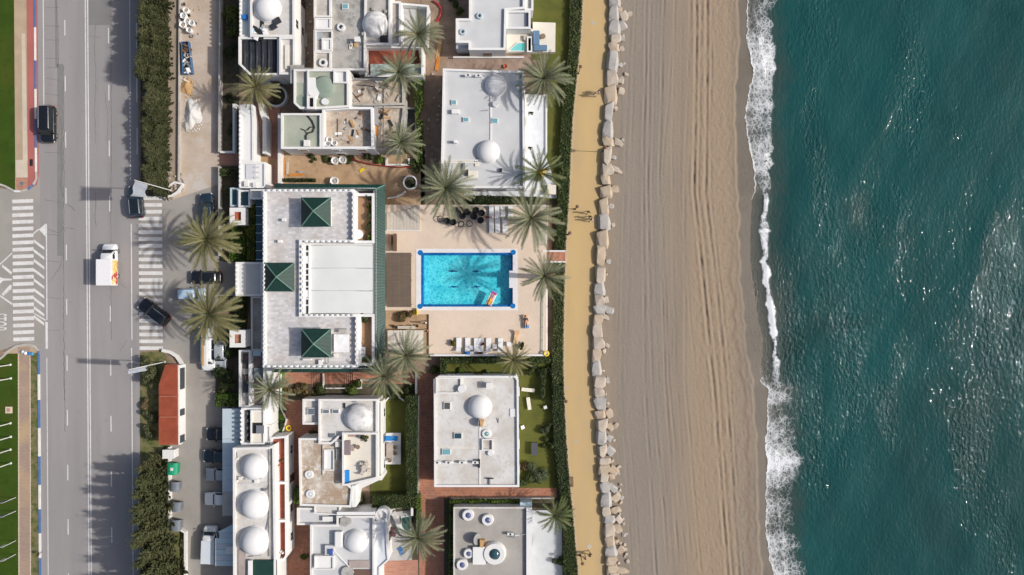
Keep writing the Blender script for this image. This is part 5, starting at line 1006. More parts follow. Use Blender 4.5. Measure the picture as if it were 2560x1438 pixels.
# --- J: three-domed white building
h = house('long white building with three big domes beside the carport', 640, 1260)
flat(h, [(583, 1120), (672, 1118), (686, 1112), (690, 1400), (690, 1560), (584, 1560)], 4.9, .4, .25, rm=roofwhite)
for py, rr_ in ((1168, 31), (1262, 34), (1353, 34)): dome(h, 636, py, rr_, 4.9, .85, domew)
rbox(h, 'roof_gutter', 672, 1124, 676, 1392, 4.89, 5.1, concrete, 0); rbox(h, 'roof_divider', 596, 1208, 670, 1211, 4.89, 5.0, roofgrey, 0)
flat(h, [(676, 1094), (716, 1090), (718, 1390), (710, 1402), (692, 1402), (690, 1120), (676, 1120)], 3.2, .5, .22, rm=terrared, wm=white2)
for y in (1205, 1300): rbox(h, 'balcony_wall', 690, y, 717, y + 6, 3.2, 3.9, white2, 0)
for px, py, s in ((592, 1148, 6), (600, 1196, 8), (640, 1204, 9), (650, 1196, 5), (660, 1225, 6), (590, 1204, 7)): rbox(h, 'roof_cabinet', px - s / 2, py - s / 2, px + s / 2, py + s / 2, 4.9, 5.3, rt.choice([metal, concrete, white]))
for pts in ([(664, 1236), (672, 1290), (664, 1330), (668, 1370), (650, 1388), (620, 1392)], [(594, 1200), (600, 1196), (614, 1198)], [(650, 1226), (664, 1228), (672, 1216)], [(592, 1130), (592, 1150)]):
    b = MB(); b.tube([(*W(a, c, 5), 4.98) for a, c in pts], .06, 6); b.build('roof_pipe', metal, h)
for i in range(14):
    px, py = rt.uniform(692, 708), rt.choice([rt.uniform(1130, 1190), rt.uniform(1376, 1398)]); rbox(h, 'balcony_clutter', px - 2, py - 2, px + 2, py + 2, 3.2, 3.2 + rt.uniform(.3, .8), rt.choice([brownwood, clay, framew, darkmetal]))
b = MB(); z1 = 5.6; A = [W(632, 1402, 5.4), W(690, 1402, 5.4), W(690, 1560, 5.4), W(632, 1560, 5.4)]
b.prism(A, 4.9, 5.35); b.build('green_tile_roof', greentile, h); rbox(h, 'brown_roof_strip', 596, 1374, 614, 1560, 4.9, 5.15, nm('taupe_slab', (.4, .34, .31), None, 1, 8, .1)); rbox(h, 'roof_block', 620, 1402, 630, 1560, 4.9, 5.6, white2)
facade(h, (717, 1390), (716, 1095), 3.7); 
# --- K: white courtyard annexes west column
h = house('narrow white courtyard block with dark wells and a beige pavilion roof', 640, 1065)
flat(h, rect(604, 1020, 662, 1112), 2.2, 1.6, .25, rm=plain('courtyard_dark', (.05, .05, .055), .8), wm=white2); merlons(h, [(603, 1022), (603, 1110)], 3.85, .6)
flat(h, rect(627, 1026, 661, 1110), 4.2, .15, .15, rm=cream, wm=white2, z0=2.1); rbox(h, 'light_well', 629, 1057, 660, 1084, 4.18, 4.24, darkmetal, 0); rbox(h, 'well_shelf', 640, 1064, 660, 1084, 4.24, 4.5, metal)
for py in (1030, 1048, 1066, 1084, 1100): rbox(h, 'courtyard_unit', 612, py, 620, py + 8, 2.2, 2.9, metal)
flat(h, rect(662, 1062, 678, 1108), 3.4, .2, rm=white2)
h = house('slim white terrace block with dark planters beside the shaded shrubs', 612, 950)
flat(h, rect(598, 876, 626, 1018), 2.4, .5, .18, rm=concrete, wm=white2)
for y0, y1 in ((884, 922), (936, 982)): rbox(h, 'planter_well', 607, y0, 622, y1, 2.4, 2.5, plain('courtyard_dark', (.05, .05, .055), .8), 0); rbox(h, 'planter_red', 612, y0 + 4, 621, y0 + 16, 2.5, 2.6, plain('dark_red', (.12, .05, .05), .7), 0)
flat(h, rect(626, 876, 660, 1018), 1.6, .4, .18, rm=nm('mauve_paving', (.25, .2, .2), None, 1, 8, .1), wm=white2); rbox(h, 'glass_roof', 634, 920, 658, 946, 1.6, 2.3, plain('slate_pane', (.14, .17, .2), .2)); rbox(h, 'white_awning', 632, 878, 652, 890, 2.2, 2.3, bluesheet)
b = MB(); b.pprism([(658, 916), (684, 912), (692, 922), (684, 932), (680, 1060), (660, 1060)], 0, 3.0); b.build('white_path_wall', white2, h)
# --- hotel
h = thing('hotel_building', 'large white hotel with crenellated roof terrace and three green pyramid roofs', 'hotel', 800, 700); ZT = 5.5
C_out = [(658, 474), (886, 474), (886, 606), (754, 606), (754, 786), (894, 786), (894, 918), (658, 918)]
flat(h, C_out, ZT, .45, .3, rm=terracetile, wm=white2, roofname='roof_terrace')
zt = ZT + .5
merlons(h, [(661, 478), (661, 915)], zt, .58, .32, .26, .34); merlons(h, [(664, 476.5), (884, 476.5)], zt, .72, .42, .26, .34); merlons(h, [(664, 916), (890, 916)], zt, .72, .42, .26, .34)
merlons(h, [(884, 480), (884, 604)], zt, .72, .36, .26, .34); merlons(h, [(758, 604), (884, 604)], zt, .72, .42, .26, .34); merlons(h, [(756, 610), (756, 784)], zt, .72, .36, .26, .34); merlons(h, [(758, 788), (890, 788)], zt, .72, .42, .26, .34); merlons(h, [(892, 790), (892, 914)], zt, .72, .36, .26, .34)
# courtyard with its three-panel awning
flat(h, [(755, 608), (936, 610), (936, 786), (755, 786)], 4.3, .5, .28, rm=cream, wm=white2)
for k in range(3):
    y0 = 614 + k * 56.5; b = MB(); zc = 5.3
    A = [W(774, y0, zc), W(932, y0 + 1, zc), W(932, y0 + 56, zc), W(774, y0 + 56, zc)]; nx = 8; v = []; f = []
    for i in range(nx + 1):
        for j in range(7):
            s, t_ = i / nx, j / 6; x = A[0][0] + (A[1][0] - A[0][0]) * s; y = A[0][1] + (A[3][1] - A[0][1]) * t_; v.append((x, y, zc + .10 * math.sin(s * math.pi) - .07 * math.sin(t_ * math.pi) + .012 * math.sin(s * 40)))
    f = [(i * 7 + j, i * 7 + j + 1, (i + 1) * 7 + j + 1, (i + 1) * 7 + j) for i in range(nx) for j in range(6)]; b.add(v, [q[::-1] for q in f]); b.build('awning_panel', sailw, h, smooth=True)
    b = MB(); b.tube([(*A[0], zc + .02), (*A[1], zc + .02)], .045, 6); b.build('awning_rail', alu, h)
rbox(h, 'arcade_lintel', 757, 610, 763, 786, 4.8, 5.65, white2); 
for k, y in enumerate((617, 633, 662, 677, 692, 707, 722, 752, 768)): rbox(h, 'arcade_pier', 763, y - 6.5, 771, y - 3.0, 4.8, 5.6, white2, 0)
rbox(h, 'arcade_beam', 771, 610, 774, 786, 4.8, 5.62, white2, 0); rbox(h, 'arcade_slab', 763, 640, 771, 656, 4.8, 5.55, white2, 0); rbox(h, 'arcade_slab', 763, 725, 771, 744, 4.8, 5.55, white2, 0)
# pyramids
def pyramid(root, x0, y0, x1, y1, zb, eave, apex):
    rbox(root, 'pavilion_wall', x0 + 5, y0 + 5, x1 - 5, y1 - 5, zb, eave, white2, 0)
    p = MB(); A = W(x0, y0, eave); B = W(x1, y1, eave); cx, cy = (A[0] + B[0]) / 2, (A[1] + B[1]) / 2; co = [(A[0], B[1]), (B[0], B[1]), (B[0], A[1]), (A[0], A[1])]
    p.add([(*c, eave) for c in co] + [(cx, cy, apex)] + [(*c, eave - .08) for c in co], [(0, 1, 4), (1, 2, 4), (2, 3, 4), (3, 0, 4), (8, 7, 6, 5), (0, 5, 6, 1), (1, 6, 7, 2), (2, 7, 8, 3), (3, 8, 5, 0)]); ro = p.build('pyramid_roof', greentile, root)
    q = MB(); nr = 22
    for s in range(4):
        c0, c1 = Vector((*co[s], eave)), Vector((*co[(s + 1) % 4], eave)); ap = Vector((cx, cy, apex)); mid = (c0 + c1) / 2; d = (c1 - c0); half = d.length / 2; d.normalize(); up = ap - mid
        for i in range(nr):
            u = -half + (i + .5) * 2 * half / nr; t1 = 1 - abs(u) / half; st = mid + d * u; en = st + up * t1
            q.tube([st + Vector((0, 0, .015)), en + Vector((0, 0, .015))], .035, 5)
    o = q.build('tile_ribs', nm('green_rib', (.014, .058, .046), (.010, .042, .034), 1.5, 14, .3, .55, .2), ro); o['kind'] = 'stuff'
    for c in co: q = MB(); q.tube([(*c, eave + .05), (cx, cy, apex + .07)], .075, 6); q.build('ridge_tile', greenridge, ro)
    q = MB(); q.dome(cx, cy, .14, apex + .02, .2, 12, 5); q.build('finial', greenridge, ro)
pyramid(h, 753, 494, 827, 567, ZT, ZT + 1.6, ZT + 3.1); pyramid(h, 662, 657, 736, 729, ZT - .3, ZT + .5, ZT + 2.0); pyramid(h, 753, 822, 828, 894, ZT, ZT + 1.6, ZT + 3.1)
for px, py in ((708, 549), (698, 603)): rbox(h, 'roof_vent', px - 4, py - 3, px + 5, py + 4, ZT, ZT + .55, white2)
rbox(h, 'white_parasol_roof', 835, 836, 873, 881, ZT + .6, ZT + .66, sailb, 0); [rbox(h, 'pergola_post', px - 1, py - 1, px + 1, py + 1, ZT - .01, ZT + .6, framew, 0) for px in (838, 870) for py in (840, 877)]
rbox(h, 'roof_cabinet', 846, 822, 866, 832, ZT, ZT + .6, concrete); rbox(h, 'roof_cabinet', 757, 897, 778, 901, ZT, ZT + .4, white2); rbox(h, 'roof_duct', 796, 900, 806, 912, ZT, ZT + .5, white2); rbox(h, 'roof_duct', 834, 884, 842, 894, ZT, ZT + .5, cream)
b = MB(); b.tube([(*W(806, 908, 5.9), ZT + .4), (*W(820, 908, 5.9), ZT + .4), (*W(820, 895, 5.9), ZT + .4)], .05, 6); b.build('roof_pipe', darkmetal, h)
# east roof gardens
for x0, y0, x1, y1 in ((886, 484, 936, 608), (896, 786, 936, 914)): flat(h, rect(x0, y0, x1, y1), 4.3, .9, .3, rm=nm('ochre_terrace', (.36, .22, .13), (.3, .18, .1), .8, 10, .12), wm=white2)
for px, py, rd, m_ in ((925, 492, .8, lf_dark), (926, 515, .7, lf_yel), (927, 535, .75, lf_hedge), (927, 560, .75, lf_hedge), (926, 592, .9, lf_bright), (915, 797, .8, lf_hedge), (918, 902, .9, lf_hedge)):
    bush(px, py, rd, 1.2, m_, 'leafy shrub in the hotel roof garden beside the green tiled eave', 4.3, 'bush', 'roof garden shrubs')
t_ = thing('terrace_table', 'white oval table with chairs in the hotel roof garden', 'table', 899, 587, 4.3); b = MB(); b.cyl(0, 0, .62, .62, .68, .73, 20); b.build('top', plasticw, t_, local=True); b = MB(); b.cyl(0, 0, .06, .2, 0, .68, 10); b.build('pedestal', plasticw, t_, local=True)
rbox(h, 'sofa_box', 898, 868, 913, 898, 4.3, 4.75, plain('cover_grey', (.45, .47, .5), .8), .06)
# sloping green tiled skirts with ribs
def skirt(root, pin, pout, zi, zo, n):
    A, B = Vector((*W(*pin[0], zi), zi)), Vector((*W(*pin[1], zi), zi)); C2, D2 = Vector((*W(*pout[0], zo), zo)), Vector((*W(*pout[1], zo), zo))
    b = MB(); dz = Vector((0, 0, -.1)); b.add([A, B, D2, C2, A + dz, B + dz, D2 + dz, C2 + dz], [(0, 1, 2, 3), (7, 6, 5, 4), (3, 2, 6, 7), (1, 0, 4, 5), (0, 3, 7, 4), (2, 1, 5, 6)])
    nrm = (B - A).cross(C2 - A)
    if nrm.z < 0: b.f = [q[::-1] for q in b.f]
    o = b.build('tiled_eave', tileaqua, root); q = MB()
    for i in range(n): t = (i + .5) / n; q.tube([A.lerp(B, t) + Vector((0, 0, .02)), C2.lerp(D2, t) + Vector((0, 0, .02))], .05, 5)
    o2 = q.build('tile_ribs', tileaqua, o); o2['kind'] = 'stuff'
skirt(h, ((937, 474), (937, 918)), ((963, 462), (963, 930)), 5.1, 4.2, 120)
skirt(h, ((686, 472), (937, 474)), ((683, 459), (963, 462)), 5.1, 4.2, 70)
skirt(h, ((684, 918), (937, 918)), ((680, 931), (963, 930)), 5.1, 4.2, 70)
rbox(h, 'east_wall', 934, 472, 941, 920, 0, 5.0, white2, 0); rbox(h, 'north_wall', 684, 470, 940, 474, 0, 4.98, white2, 0); rbox(h, 'south_wall', 684, 918, 940, 922, 0, 4.98, white2, 0)
for pin, pout in (((937, 474), (963, 462)), ((937, 918), (963, 930))): b = MB(); b.tube([(*W(*pin, 5.15), 5.18), (*W(*pout, 4.25), 4.28)], .09, 6); b.build('ridge_tile', greenridge, h)
flat(h, rect(590, 656, 656, 740), 2.9, .3, .22, rm=roofgrey, wm=white2); rbox(h, 'portico_lit_strip', 592, 658, 614, 738, 2.9, 3.05, white2, 0); merlons(h, [(591, 658), (591, 738)], 3.22, .62)  # white strip paints the sunlit outer roof, grey beside it the hotel's shade
rbox(h, 'glass_canopy', 640, 496, 657, 654, 2.6, 2.75, glasst, 0); [rbox(h, 'canopy_bar', 639, y, 657, y + 1.5, 2.76, 2.82, alu, 0) for y in range(516, 652, 22)]; [rbox(h, 'canopy_post', 640, y, 642, y + 2, 0, 2.6, alu, 0) for y in (498, 560, 630)]
flat(h, rect(628, 742, 657, 876), 1.2, .3, .18, rm=concrete, wm=white2)
for y0, lb in ((520, 'north'), (826, 'south')):
    g = thing('gate_pillar', 'white square gate pavilion with a red tiled top, %s of the hotel portico' % lb, 'pavilion', 592, y0 + 20); flat(g, rect(575, y0, 613, y0 + 42), 3.2, .35, .5, rm=terraroof if lb == 'north' else terra, wm=white2)
g = thing('annexe', 'small white annexe with grey glazed roofs north-west of the hotel', 'annexe', 620, 490); flat(g, rect(597, 476, 625, 518), 2.8, .25, .18, rm=glasst, wm=white2); flat(g, rect(626, 474, 656, 498), 3.0, .25, .18, rm=roofgrey, wm=white2); flat(g, rect(576, 470, 596, 516), 2.2, .2, .15, rm=glasst, wm=metalsheet)
facade(h, (941, 906), (941, 486), 5.0, zs=[1.5, 3.6])
# --- red-tiled kiosk
h = thing('kiosk_building', 'long low kiosk with a red terracotta roof beside the avenue trees', 'kiosk', 425, 1010)
b = MB(); q = [W(x, y, 2.2) for x, y in rect(413, 914, 443, 1110)]; b.prism([W(413, 914, 2), W(446, 914, 2.4), W(446, 1108, 2.4), W(408, 1108, 2)], 0, 2.1); b.build('wall', white2, h)
A, B, C2, D2 = W(413, 912, 2.2), W(444, 910, 2.6), W(445, 1112, 2.6), W(397, 1112, 2.2); E = W(397, 962, 2.2)
b = MB(); b.add([(*A, 2.2), (*B, 2.6), (*C2, 2.6), (*D2, 2.2), (*E, 2.2)] + [(*A, 2.1), (*B, 2.5), (*C2, 2.5), (*D2, 2.1), (*E, 2.1)], [(0, 4, 3, 2, 1), (5, 6, 7, 8, 9), (1, 2, 7, 6), (2, 3, 8, 7), (0, 1, 6, 5), (3, 4, 9, 8), (4, 0, 5, 9)]); ro = b.build('roof', terraroof, h)
q = MB()
for i in range(46):
    y = 916 + i * 4.2; xa = 398 if y > 962 else 398 + (962 - y) * .32; q.tube([(*W(xa + 1, y, 2.3), 2.23), (*W(443, y, 2.6), 2.62)], .045, 5)
o = q.build('tile_ribs', terraroof, ro); o['kind'] = 'stuff'
for y in (990, 1042): rbox(ro, 'ridge_band', 399, y, 444, y + 1.6, 2.3, 2.66, nm('pale_terracotta', (.5, .2, .12), None, 1, 8, .1), 0)
for y, l_, nn_ in ((946, 26, 'window'), (1030, 8, 'window'), (1096, 9, 'window')):
    x, yy = W(456.5, y, 1.2); b = MB(); b.box(x - .1, yy - l_ * S, x + .06, yy + l_ * S, .6, 1.9); b.build(nn_, glassd, h)
b = MB(); b.prism([W(445.5, 912, .3), W(459, 916, .3), W(459.5, 1100, .3), W(452, 1112, .3), W(446, 1112, .3)], 0, .3); b.build('plinth', white2, h)
# --- carport
h = thing('carport', 'long pale sheet-metal carport west of the three-domed building', 'carport', 575, 1150)
for k, (y0, y1) in enumerate(((1022, 1098), (1098, 1164), (1164, 1230), (1230, 1290))): rbox(h, 'roof_sheet', 556, y0, 597 if k else 603, y1 - .6, 2.7 - k * .01, 2.76 - k * .01, metalsheet if k < 3 else nm('grey_sheet', (.4, .4, .38), None, 1, 8, .1), 0)
for y in range(1024, 1291, 44): rbox(h, 'post', 557, y, 559.5, y + 2.5, 0, 2.7, alu, 0); rbox(h, 'post', 580, y, 582, y + 2.5, 0, 2.66, alu, 0)
for y in range(1030, 1096, 13): rbox(h, 'roof_rib', 586, y, 596, y + 4, 2.76, 2.84, nm('pale_rib', (.36, .44, .44), None, 1, 8, .1), 0)
h = thing('awning', 'pale blue panelled awning beside the white pickup van', 'awning', 565, 1375)
for k, y in enumerate((1332, 1346, 1360, 1374, 1388, 1402)): rbox(h, 'panel', 538 if k else 548, y, 586, y + 13.3, 2.5, 2.55 + .012 * k, bluesheet if k % 2 else metalsheet, 0)
rbox(h, 'roof_hatch', 564, 1367, 584, 1386, 2.62, 2.7, framew, 0); [rbox(h, 'post', x, y, x + 2, y + 2, 0, 2.5, alu, 0) for x in (540, 582) for y in (1336, 1410)]
b = MB(); b.pprism([(545, 1330), (584, 1310), (584, 1331), (546, 1332)], 2.45, 2.6); b.build('end_panel', bluesheet, h)
# low white kerb walls
wallrun('curved white low wall at the north corner of the crossing', [(456, 462), (444, 480), (428, 490), (404, 494)], .5, .25); wallrun('white low wall beside the flagpole at the north corner', [(418, 466), (436, 456), (456, 460)], .5, .2)
wallrun('curved white low wall around the kiosk end', [(404, 876), (424, 880), (440, 890), (450, 904), (455, 914)], .5, .35); wallrun('long low white wall behind the waste bins', [(422, 1118), (423, 1310), (462, 1332), (462, 1560)], .8, .2)
wallrun('white wall segment at the sunken lawn', [(1040, 930), (1040, 1000)], .9, .2); wallrun('white wall along the terracotta path', [(1030, 1110), (1030, 1245), (1044, 1245)], 1.0, .28); wallrun('curved white planter edge above the sunken lawn', [(962, 1006), (970, 996), (984, 991), (998, 994), (1010, 1002)], .5, .14)
wallrun('thin grey wall beside the tall hedge', [(1046, 990), (1044, 1240)], 1.6, .12, m=kerbs); wallrun('thin dark wall along the southern terracotta path', [(1126, 1248), (1386, 1246)], .9, .12, m=kerbs)
wallrun('white planter rim beside the pale palm', [(966, 392), (966, 412), (1022, 412), (1022, 396)], .6, .2, cat='planter'); wallrun('white terrace recess wall south of the hotel', [(808, 934), (808, 971), (902, 971), (902, 950), (950, 952)], .6, .12); wallrun('white rim of the bright green lawn', [(702, 936), (702, 1020), (716, 1050), (706, 1082)], .4, .12)
ts = thing('terrace_steps', 'shallow terracotta steps in the terrace south of the hotel', 'steps', 830, 950)
for i in range(5):
    for x0_, dx in ((780, 4), (862, 5)): rbox(ts, 'step', x0_ + i * dx, 932, x0_ + 2.6 + i * dx, 968, 0, .1 + .02 * i, terrapink, 0)
# ------------------------------------------------------------------ pool deck, pool
ZD = 1.5
b = MB()
for r_ in ((963, 512, 1366, 622), (1072, 776, 1366, 888), (963, 622, 1040, 776), (1294, 622, 1366, 776), (1040, 776, 1072, 786)): b.pbox(*r_, -.02, ZD)
deck = b.build('pool_deck', decktile); deck['kind'] = 'structure'
b = MB(); b.pbox(963, 776, 1040, 888, -.02, 1.2, ZD); b.pbox(1040, 786, 1072, 888, -.02, 1.2, ZD); b.build('planting_terrace', sandyard)['kind'] = 'structure'
def rc(x0, y0, x1, y1, z): return ccw([W(a, c, z) for a, c in rect(x0, y0, x1, y1)])
pool = thing('swimming_pool', 'bright turquoise rectangular swimming pool with round blue corners', 'pool', 1167, 700)
b = MB(); b.ring(rc(1040, 622, 1294, 776, ZD), rc(1052, 632, 1282, 767, ZD), 0, ZD + .03); b.build('coping', copingm, pool)
b = MB(); b.ring(rc(1051.8, 631.8, 1282.2, 767.2, ZD), rc(1058, 638, 1278, 762, ZD), 0, ZD - .22); b.build('tile_border', poolblue, pool)
m, nt, N, L, P = base_mat('pool_mosaic'); v = pos_(nt)
vo = N.new('ShaderNodeTexVoronoi'); vo.inputs['Scale'].default_value = 6; L.new(v, vo.inputs['Vector'])
c = mixc(nt, ramp(nt, noise(nt, v, .35, 3), .4, .62), (.16, .85, .90), (.10, .74, .82)); c = mixc(nt, .22, c, vo.outputs['Color'], 'SOFT_LIGHT'); L.new(c, P.inputs['Base Color']); P.inputs['Roughness'].default_value = .5
b = MB(); P2 = rc(1056, 636, 1280, 764, ZD); b.prism(P2, .02, .1); pf = b.build('floor', m, pool)
m, nt, N, L, P = base_mat('pool_water'); v = pos_(nt)
def caus(sc):
    wv = N.new('ShaderNodeTexNoise'); wv.inputs['Scale'].default_value = 1.2; wv.inputs['Detail'].default_value = 2; L.new(v, wv.inputs['Vector'])
    a = N.new('ShaderNodeVectorMath'); a.operation = 'MULTIPLY_ADD'; L.new(wv.outputs['Color'], a.inputs[0]); a.inputs[1].default_value = (.8, .8, 0); L.new(v, a.inputs[2])
    vo = N.new('ShaderNodeTexVoronoi'); vo.feature = 'DISTANCE_TO_EDGE'; vo.inputs['Scale'].default_value = sc; L.new(a.outputs[0], vo.inputs['Vector']); return vo.outputs['Distance']
k = math_(nt, 'MAXIMUM', ramp(nt, caus(1.5), .20, .02), ramp(nt, caus(2.6), .15, .02))  # caustic light lines, painted into the water's transparent tint
tr = N.new('ShaderNodeBsdfTransparent'); gl = N.new('ShaderNodeBsdfGlossy'); gl.inputs['Roughness'].default_value = .06; mx = N.new('ShaderNodeMixShader'); mx.inputs[0].default_value = .03
amp = math_(nt, 'MULTIPLY', k, ramp(nt, noise(nt, v, .5, 3), .2, .5))
L.new(mixc(nt, amp, (.30, .68, .77), (1, 1, 1)), tr.inputs[0]); L.new(bumpn(nt, noise(nt, v, 2.2, 3), .5, .1), gl.inputs['Normal'])
L.new(tr.outputs[0], mx.inputs[1]); L.new(gl.outputs[0], mx.inputs[2]); L.new(mx.outputs[0], N['Material Output'].inputs['Surface'])
b = MB(); b.sheet(rc(1051.9, 631.9, 1282.1, 767.1, ZD), ZD - .12); b.build('water', m, pool)
b = MB(); b.pbox(1273, 677, 1283, 720, 0, ZD + .028); b.build('entry_block', copingm, pool)
for px, py in ((1051, 632), (1283, 631), (1050, 766), (1282, 765)):
    x, y = W(px, py, ZD); b = MB(); b.lathe(x, y, [(.36, ZD - .1), (.36, ZD + .05), (.31, ZD + .05), (.31, ZD + .035)], 24); b.build('corner_basin', poolblue, pool)
dol = [(-.95, .05), (-.7, .17), (-.3, .24), (0, .27), (.12, .42), (.26, .25), (.6, .14), (.9, .02), (1.15, .18), (1.1, 0), (1.2, -.2), (.92, -.07), (.5, -.04), (.1, -.1), (-.02, -.28), (-.15, -.1), (-.6, -.06)]
for px, py, fl in ((1130, 679, 1), (1190, 679, 1), (1134, 718, -1), (1192, 718, -1)):
    x, y = W(px, py, .1); b = MB(); b.prism([(x + a * fl * .62, y + c * .62) for a, c in dol], .09, .104); b.build('dolphin_mosaic', plain('dolphin_blue', (.01, .10, .30), .4), pool)
st = thing('garden_steps', 'short terracotta stairway from the pool deck to the promenade', 'steps', 1385, 641)
for i in range(8): rbox(st, 'step', 1357 + i * 7, 630, 1364 + i * 7, 653, 0, 1.48 - i * .185, terra if i % 2 else terrapink, 0)
for y in (626, 653): rbox(st, 'side_wall', 1356, y, 1413, y + 3.5, 0, 1.62 if y < 640 else 1.55, white2, 0)
wallrun('white parapet with glass along the south edge of the pool deck', [(1075, 888), (1368, 888)], 1.95, .2, z0=0, m=bluesheet if False else white2, zr=1.8)
def clearglass():
    if 'rail_glass' in MATS: return MATS['rail_glass']
    m, nt, N, L, P = base_mat('rail_glass'); P.inputs['Base Color'].default_value = (.12, .2, .19, 1); P.inputs['Roughness'].default_value = .05; t = N.new('ShaderNodeBsdfTransparent'); t.inputs[0].default_value = (.85, .92, .9, 1); x = N.new('ShaderNodeMixShader'); x.inputs[0].default_value = .93
    L.new(P.outputs[0], x.inputs[1]); L.new(t.outputs[0], x.inputs[2]); L.new(x.outputs[0], N['Material Output'].inputs['Surface']); MATS['rail_glass'] = m; return m
def glassrail(label, pts, z0, hgt=.9):
    o = thing('glass_balustrade', label, 'balustrade', *pts[0], z0); A, B = Vector(W(*pts[0], z0 + hgt)), Vector(W(*pts[1], z0 + hgt)); d = B - A; n = max(2, int(d.length / 1.5)); ang = math.atan2(d.y, d.x)
    gm = clearglass()
    for i in range(n):
        c = A + d * ((i + .5) / n); b = MB(); b.obox(tuple(c), ang, d.length / n / 2 - .05, .012, z0, z0 + hgt); b.build('glass_panel', gm, o)
    for i in range(n + 1):
        c = A + d * (i / n); b = MB(); b.obox(tuple(c), ang, .04, .04, z0 - .01, z0 + hgt + .02); b.build('post', framew, o)
    b = MB(); b.obox(tuple((A + B) / 2), ang, d.length / 2, .04, z0 + hgt + .02, z0 + hgt + .07); b.build('handrail', framew, o)
glassrail('white-framed glass balustrade along the east edge of the pool deck', ((1360, 722), (1358, 884)), ZD, .3); glassrail('glass balustrade at the north-east of the pool deck', ((1370, 514), (1366, 612)), ZD); glassrail('glass balustrade between the pool deck and dark hedge', ((1165, 514), (1366, 516)), ZD, .8)
b = MB(); b.pbox(1366, 722, 1369, 888, 0, .5); o = b.build('garden_kerb', white2); tag(o, 'thin white kerb below the glass balustrade', 'kerb')
# pergola, deck, bar corner
pg = thing('pergola', 'brown reed-roofed pergola between the hotel and the pool', 'pergola', 998, 700, ZD)
for k in range(4): rbox(pg, 'roof_mat', 967 + k * 15.3, 632, 982 + k * 15.3, 768, 3.6 + .02 * (k % 2), 3.66 + .02 * (k % 2), brownslat, 0)
for x in (972, 1024):
    for y in (638, 700, 762): rbox(pg, 'post', x - 1.2, y - 1.2, x + 1.2, y + 1.2, ZD - .01, 3.6, brownwood, 0)
for y in (638, 700, 762): rbox(pg, 'beam', 968, y - 1.2, 1027, y + 1.2, 3.48, 3.59, brownwood, 0)
wd = thing('timber_platform', 'pale weathered timber platform with a curved edge at the hotel corner', 'platform', 1008, 555, ZD)
for k in range(10):
    x = 967 + k * 8.3; yt = 533 - .0006 * max(0, x - 967) ** 2 * 5 - (x - 967) * .02; b = MB(); b.pprism([(x, yt), (x + 7.9, yt - 2), (x + 7.9, 574), (x, 574)], ZD - .01, ZD + .28 + .008 * (k % 3)); b.build('plank', greywood, wd)
rbox(wd, 'rim', 966, 574.3, 1050, 577, ZD - .01, ZD + .34, framew, 0)
wallrun('curved white wall around the round planter courtyard', [(968, 496), (990, 492), (1004, 486), (1014, 478)], .7, .14)
rp = thing('round_planter', 'round white planter with a clipped dark bush', 'planter', 1027, 458); b = MB(); x, y = 0, 0; b.ring([(.98 * math.cos(a), .98 * math.sin(a)) for a in np.linspace(0, 6.283, 33)[:-1]], [(.8 * math.cos(a), .8 * math.sin(a)) for a in np.linspace(0, 6.283, 33)[:-1]], 0, .8); b.build('wall', white2, rp, local=True); b = MB(); b.cyl(0, 0, .82, .82, 0, .6, 24); b.build('soil', darkearth, rp, local=True); inst('foliage', blob_mesh('rp', lf_dark, (1, 1), 900, .14, 4), rp, (0, 0, .55), (0, 0, 0), (.75, .75, .7))
for px, py, w_, l_, m_, lb in ((974, 600, 8, 26, brownwood, 'brown wooden bar counter beside the hotel wall'), (987, 606, 8, 44, brownwood, 'long brown bar bench beside the hotel wall')):
    o = thing('bar_counter', lb, 'counter', px, py, ZD); rbox(o, 'top', px - w_ / 2, py - l_ / 2, px + w_ / 2, py + l_ / 2, ZD + .95, ZD + 1.02, m_, 0); rbox(o, 'front', px - w_ / 2 + 1, py - l_ / 2 + 1, px + w_ / 2 - 1, py + l_ / 2 - 1, ZD - .01, ZD + .95, m_, 0)
ps = thing('shade_sail', 'cream timber pergola roof at the south-east corner of the hotel', 'pergola', 1013, 855, 1.2)
for k in range(6): rbox(ps, 'roof_board', 969 + k * 15, 826, 983.3 + k * 15, 884, 3.3 + .015 * (k % 2), 3.36 + .015 * (k % 2), nm('cream_board', (.66, .61, .53), (.58, .53, .46), 1, 10, .1), 0)
for x in (972, 1054):
    for y in (830, 880): rbox(ps, 'post', x - 1.2, y - 1.2, x + 1.2, y + 1.2, 1.19, 3.3, framew, 0)
# ------------------------------------------------------------------ loungers and deck furniture
def lounger(px, py, label, z=ZD, rot=0.0, cm=None, group=None, back=.35):
    o = thing('sun_lounger', label, 'sun lounger', px, py, z, group, rot)
    b = MB(); b.box(-.33, -.92, .33, .35, .26, .31); b.build('frame', framew, o, local=True)
    b = MB(); b.box(-.31, -.9, .31, .33, .31, .38); b.build('mattress', cm or plasticw, o, local=True, bevel=.02)
    b = MB(); b.add([(-.31, .34, .31), (.31, .34, .31), (.31, .92, .31 + back), (-.31, .92, .31 + back), (-.31, .34, .38), (.31, .34, .38), (.31, .90, .38 + back), (-.31, .90, .38 + back)], [(3, 2, 1, 0), (4, 5, 6, 7), (0, 1, 5, 4), (1, 2, 6, 5), (2, 3, 7, 6), (3, 0, 4, 7)]); b.build('backrest', cm or plasticw, o, local=True)
    for sx in (-.28, .28):
        for sy in (-.82, .28): b = MB(); b.box(sx - .025, sy - .025, sx + .025, sy + .025, 0, .26); b.build('leg', framew, o, local=True)
    return o
gl_ = 'white loungers along the south edge of the pool deck'
for px, dy in ((1147, 0), (1169, 0), (1191, 1), (1203, 1), (1221, 1), (1251, 1)): lounger(px, 861 + dy, 'white sun lounger in the row by the south parapet of the pool deck', rot=R(180), group=gl_)
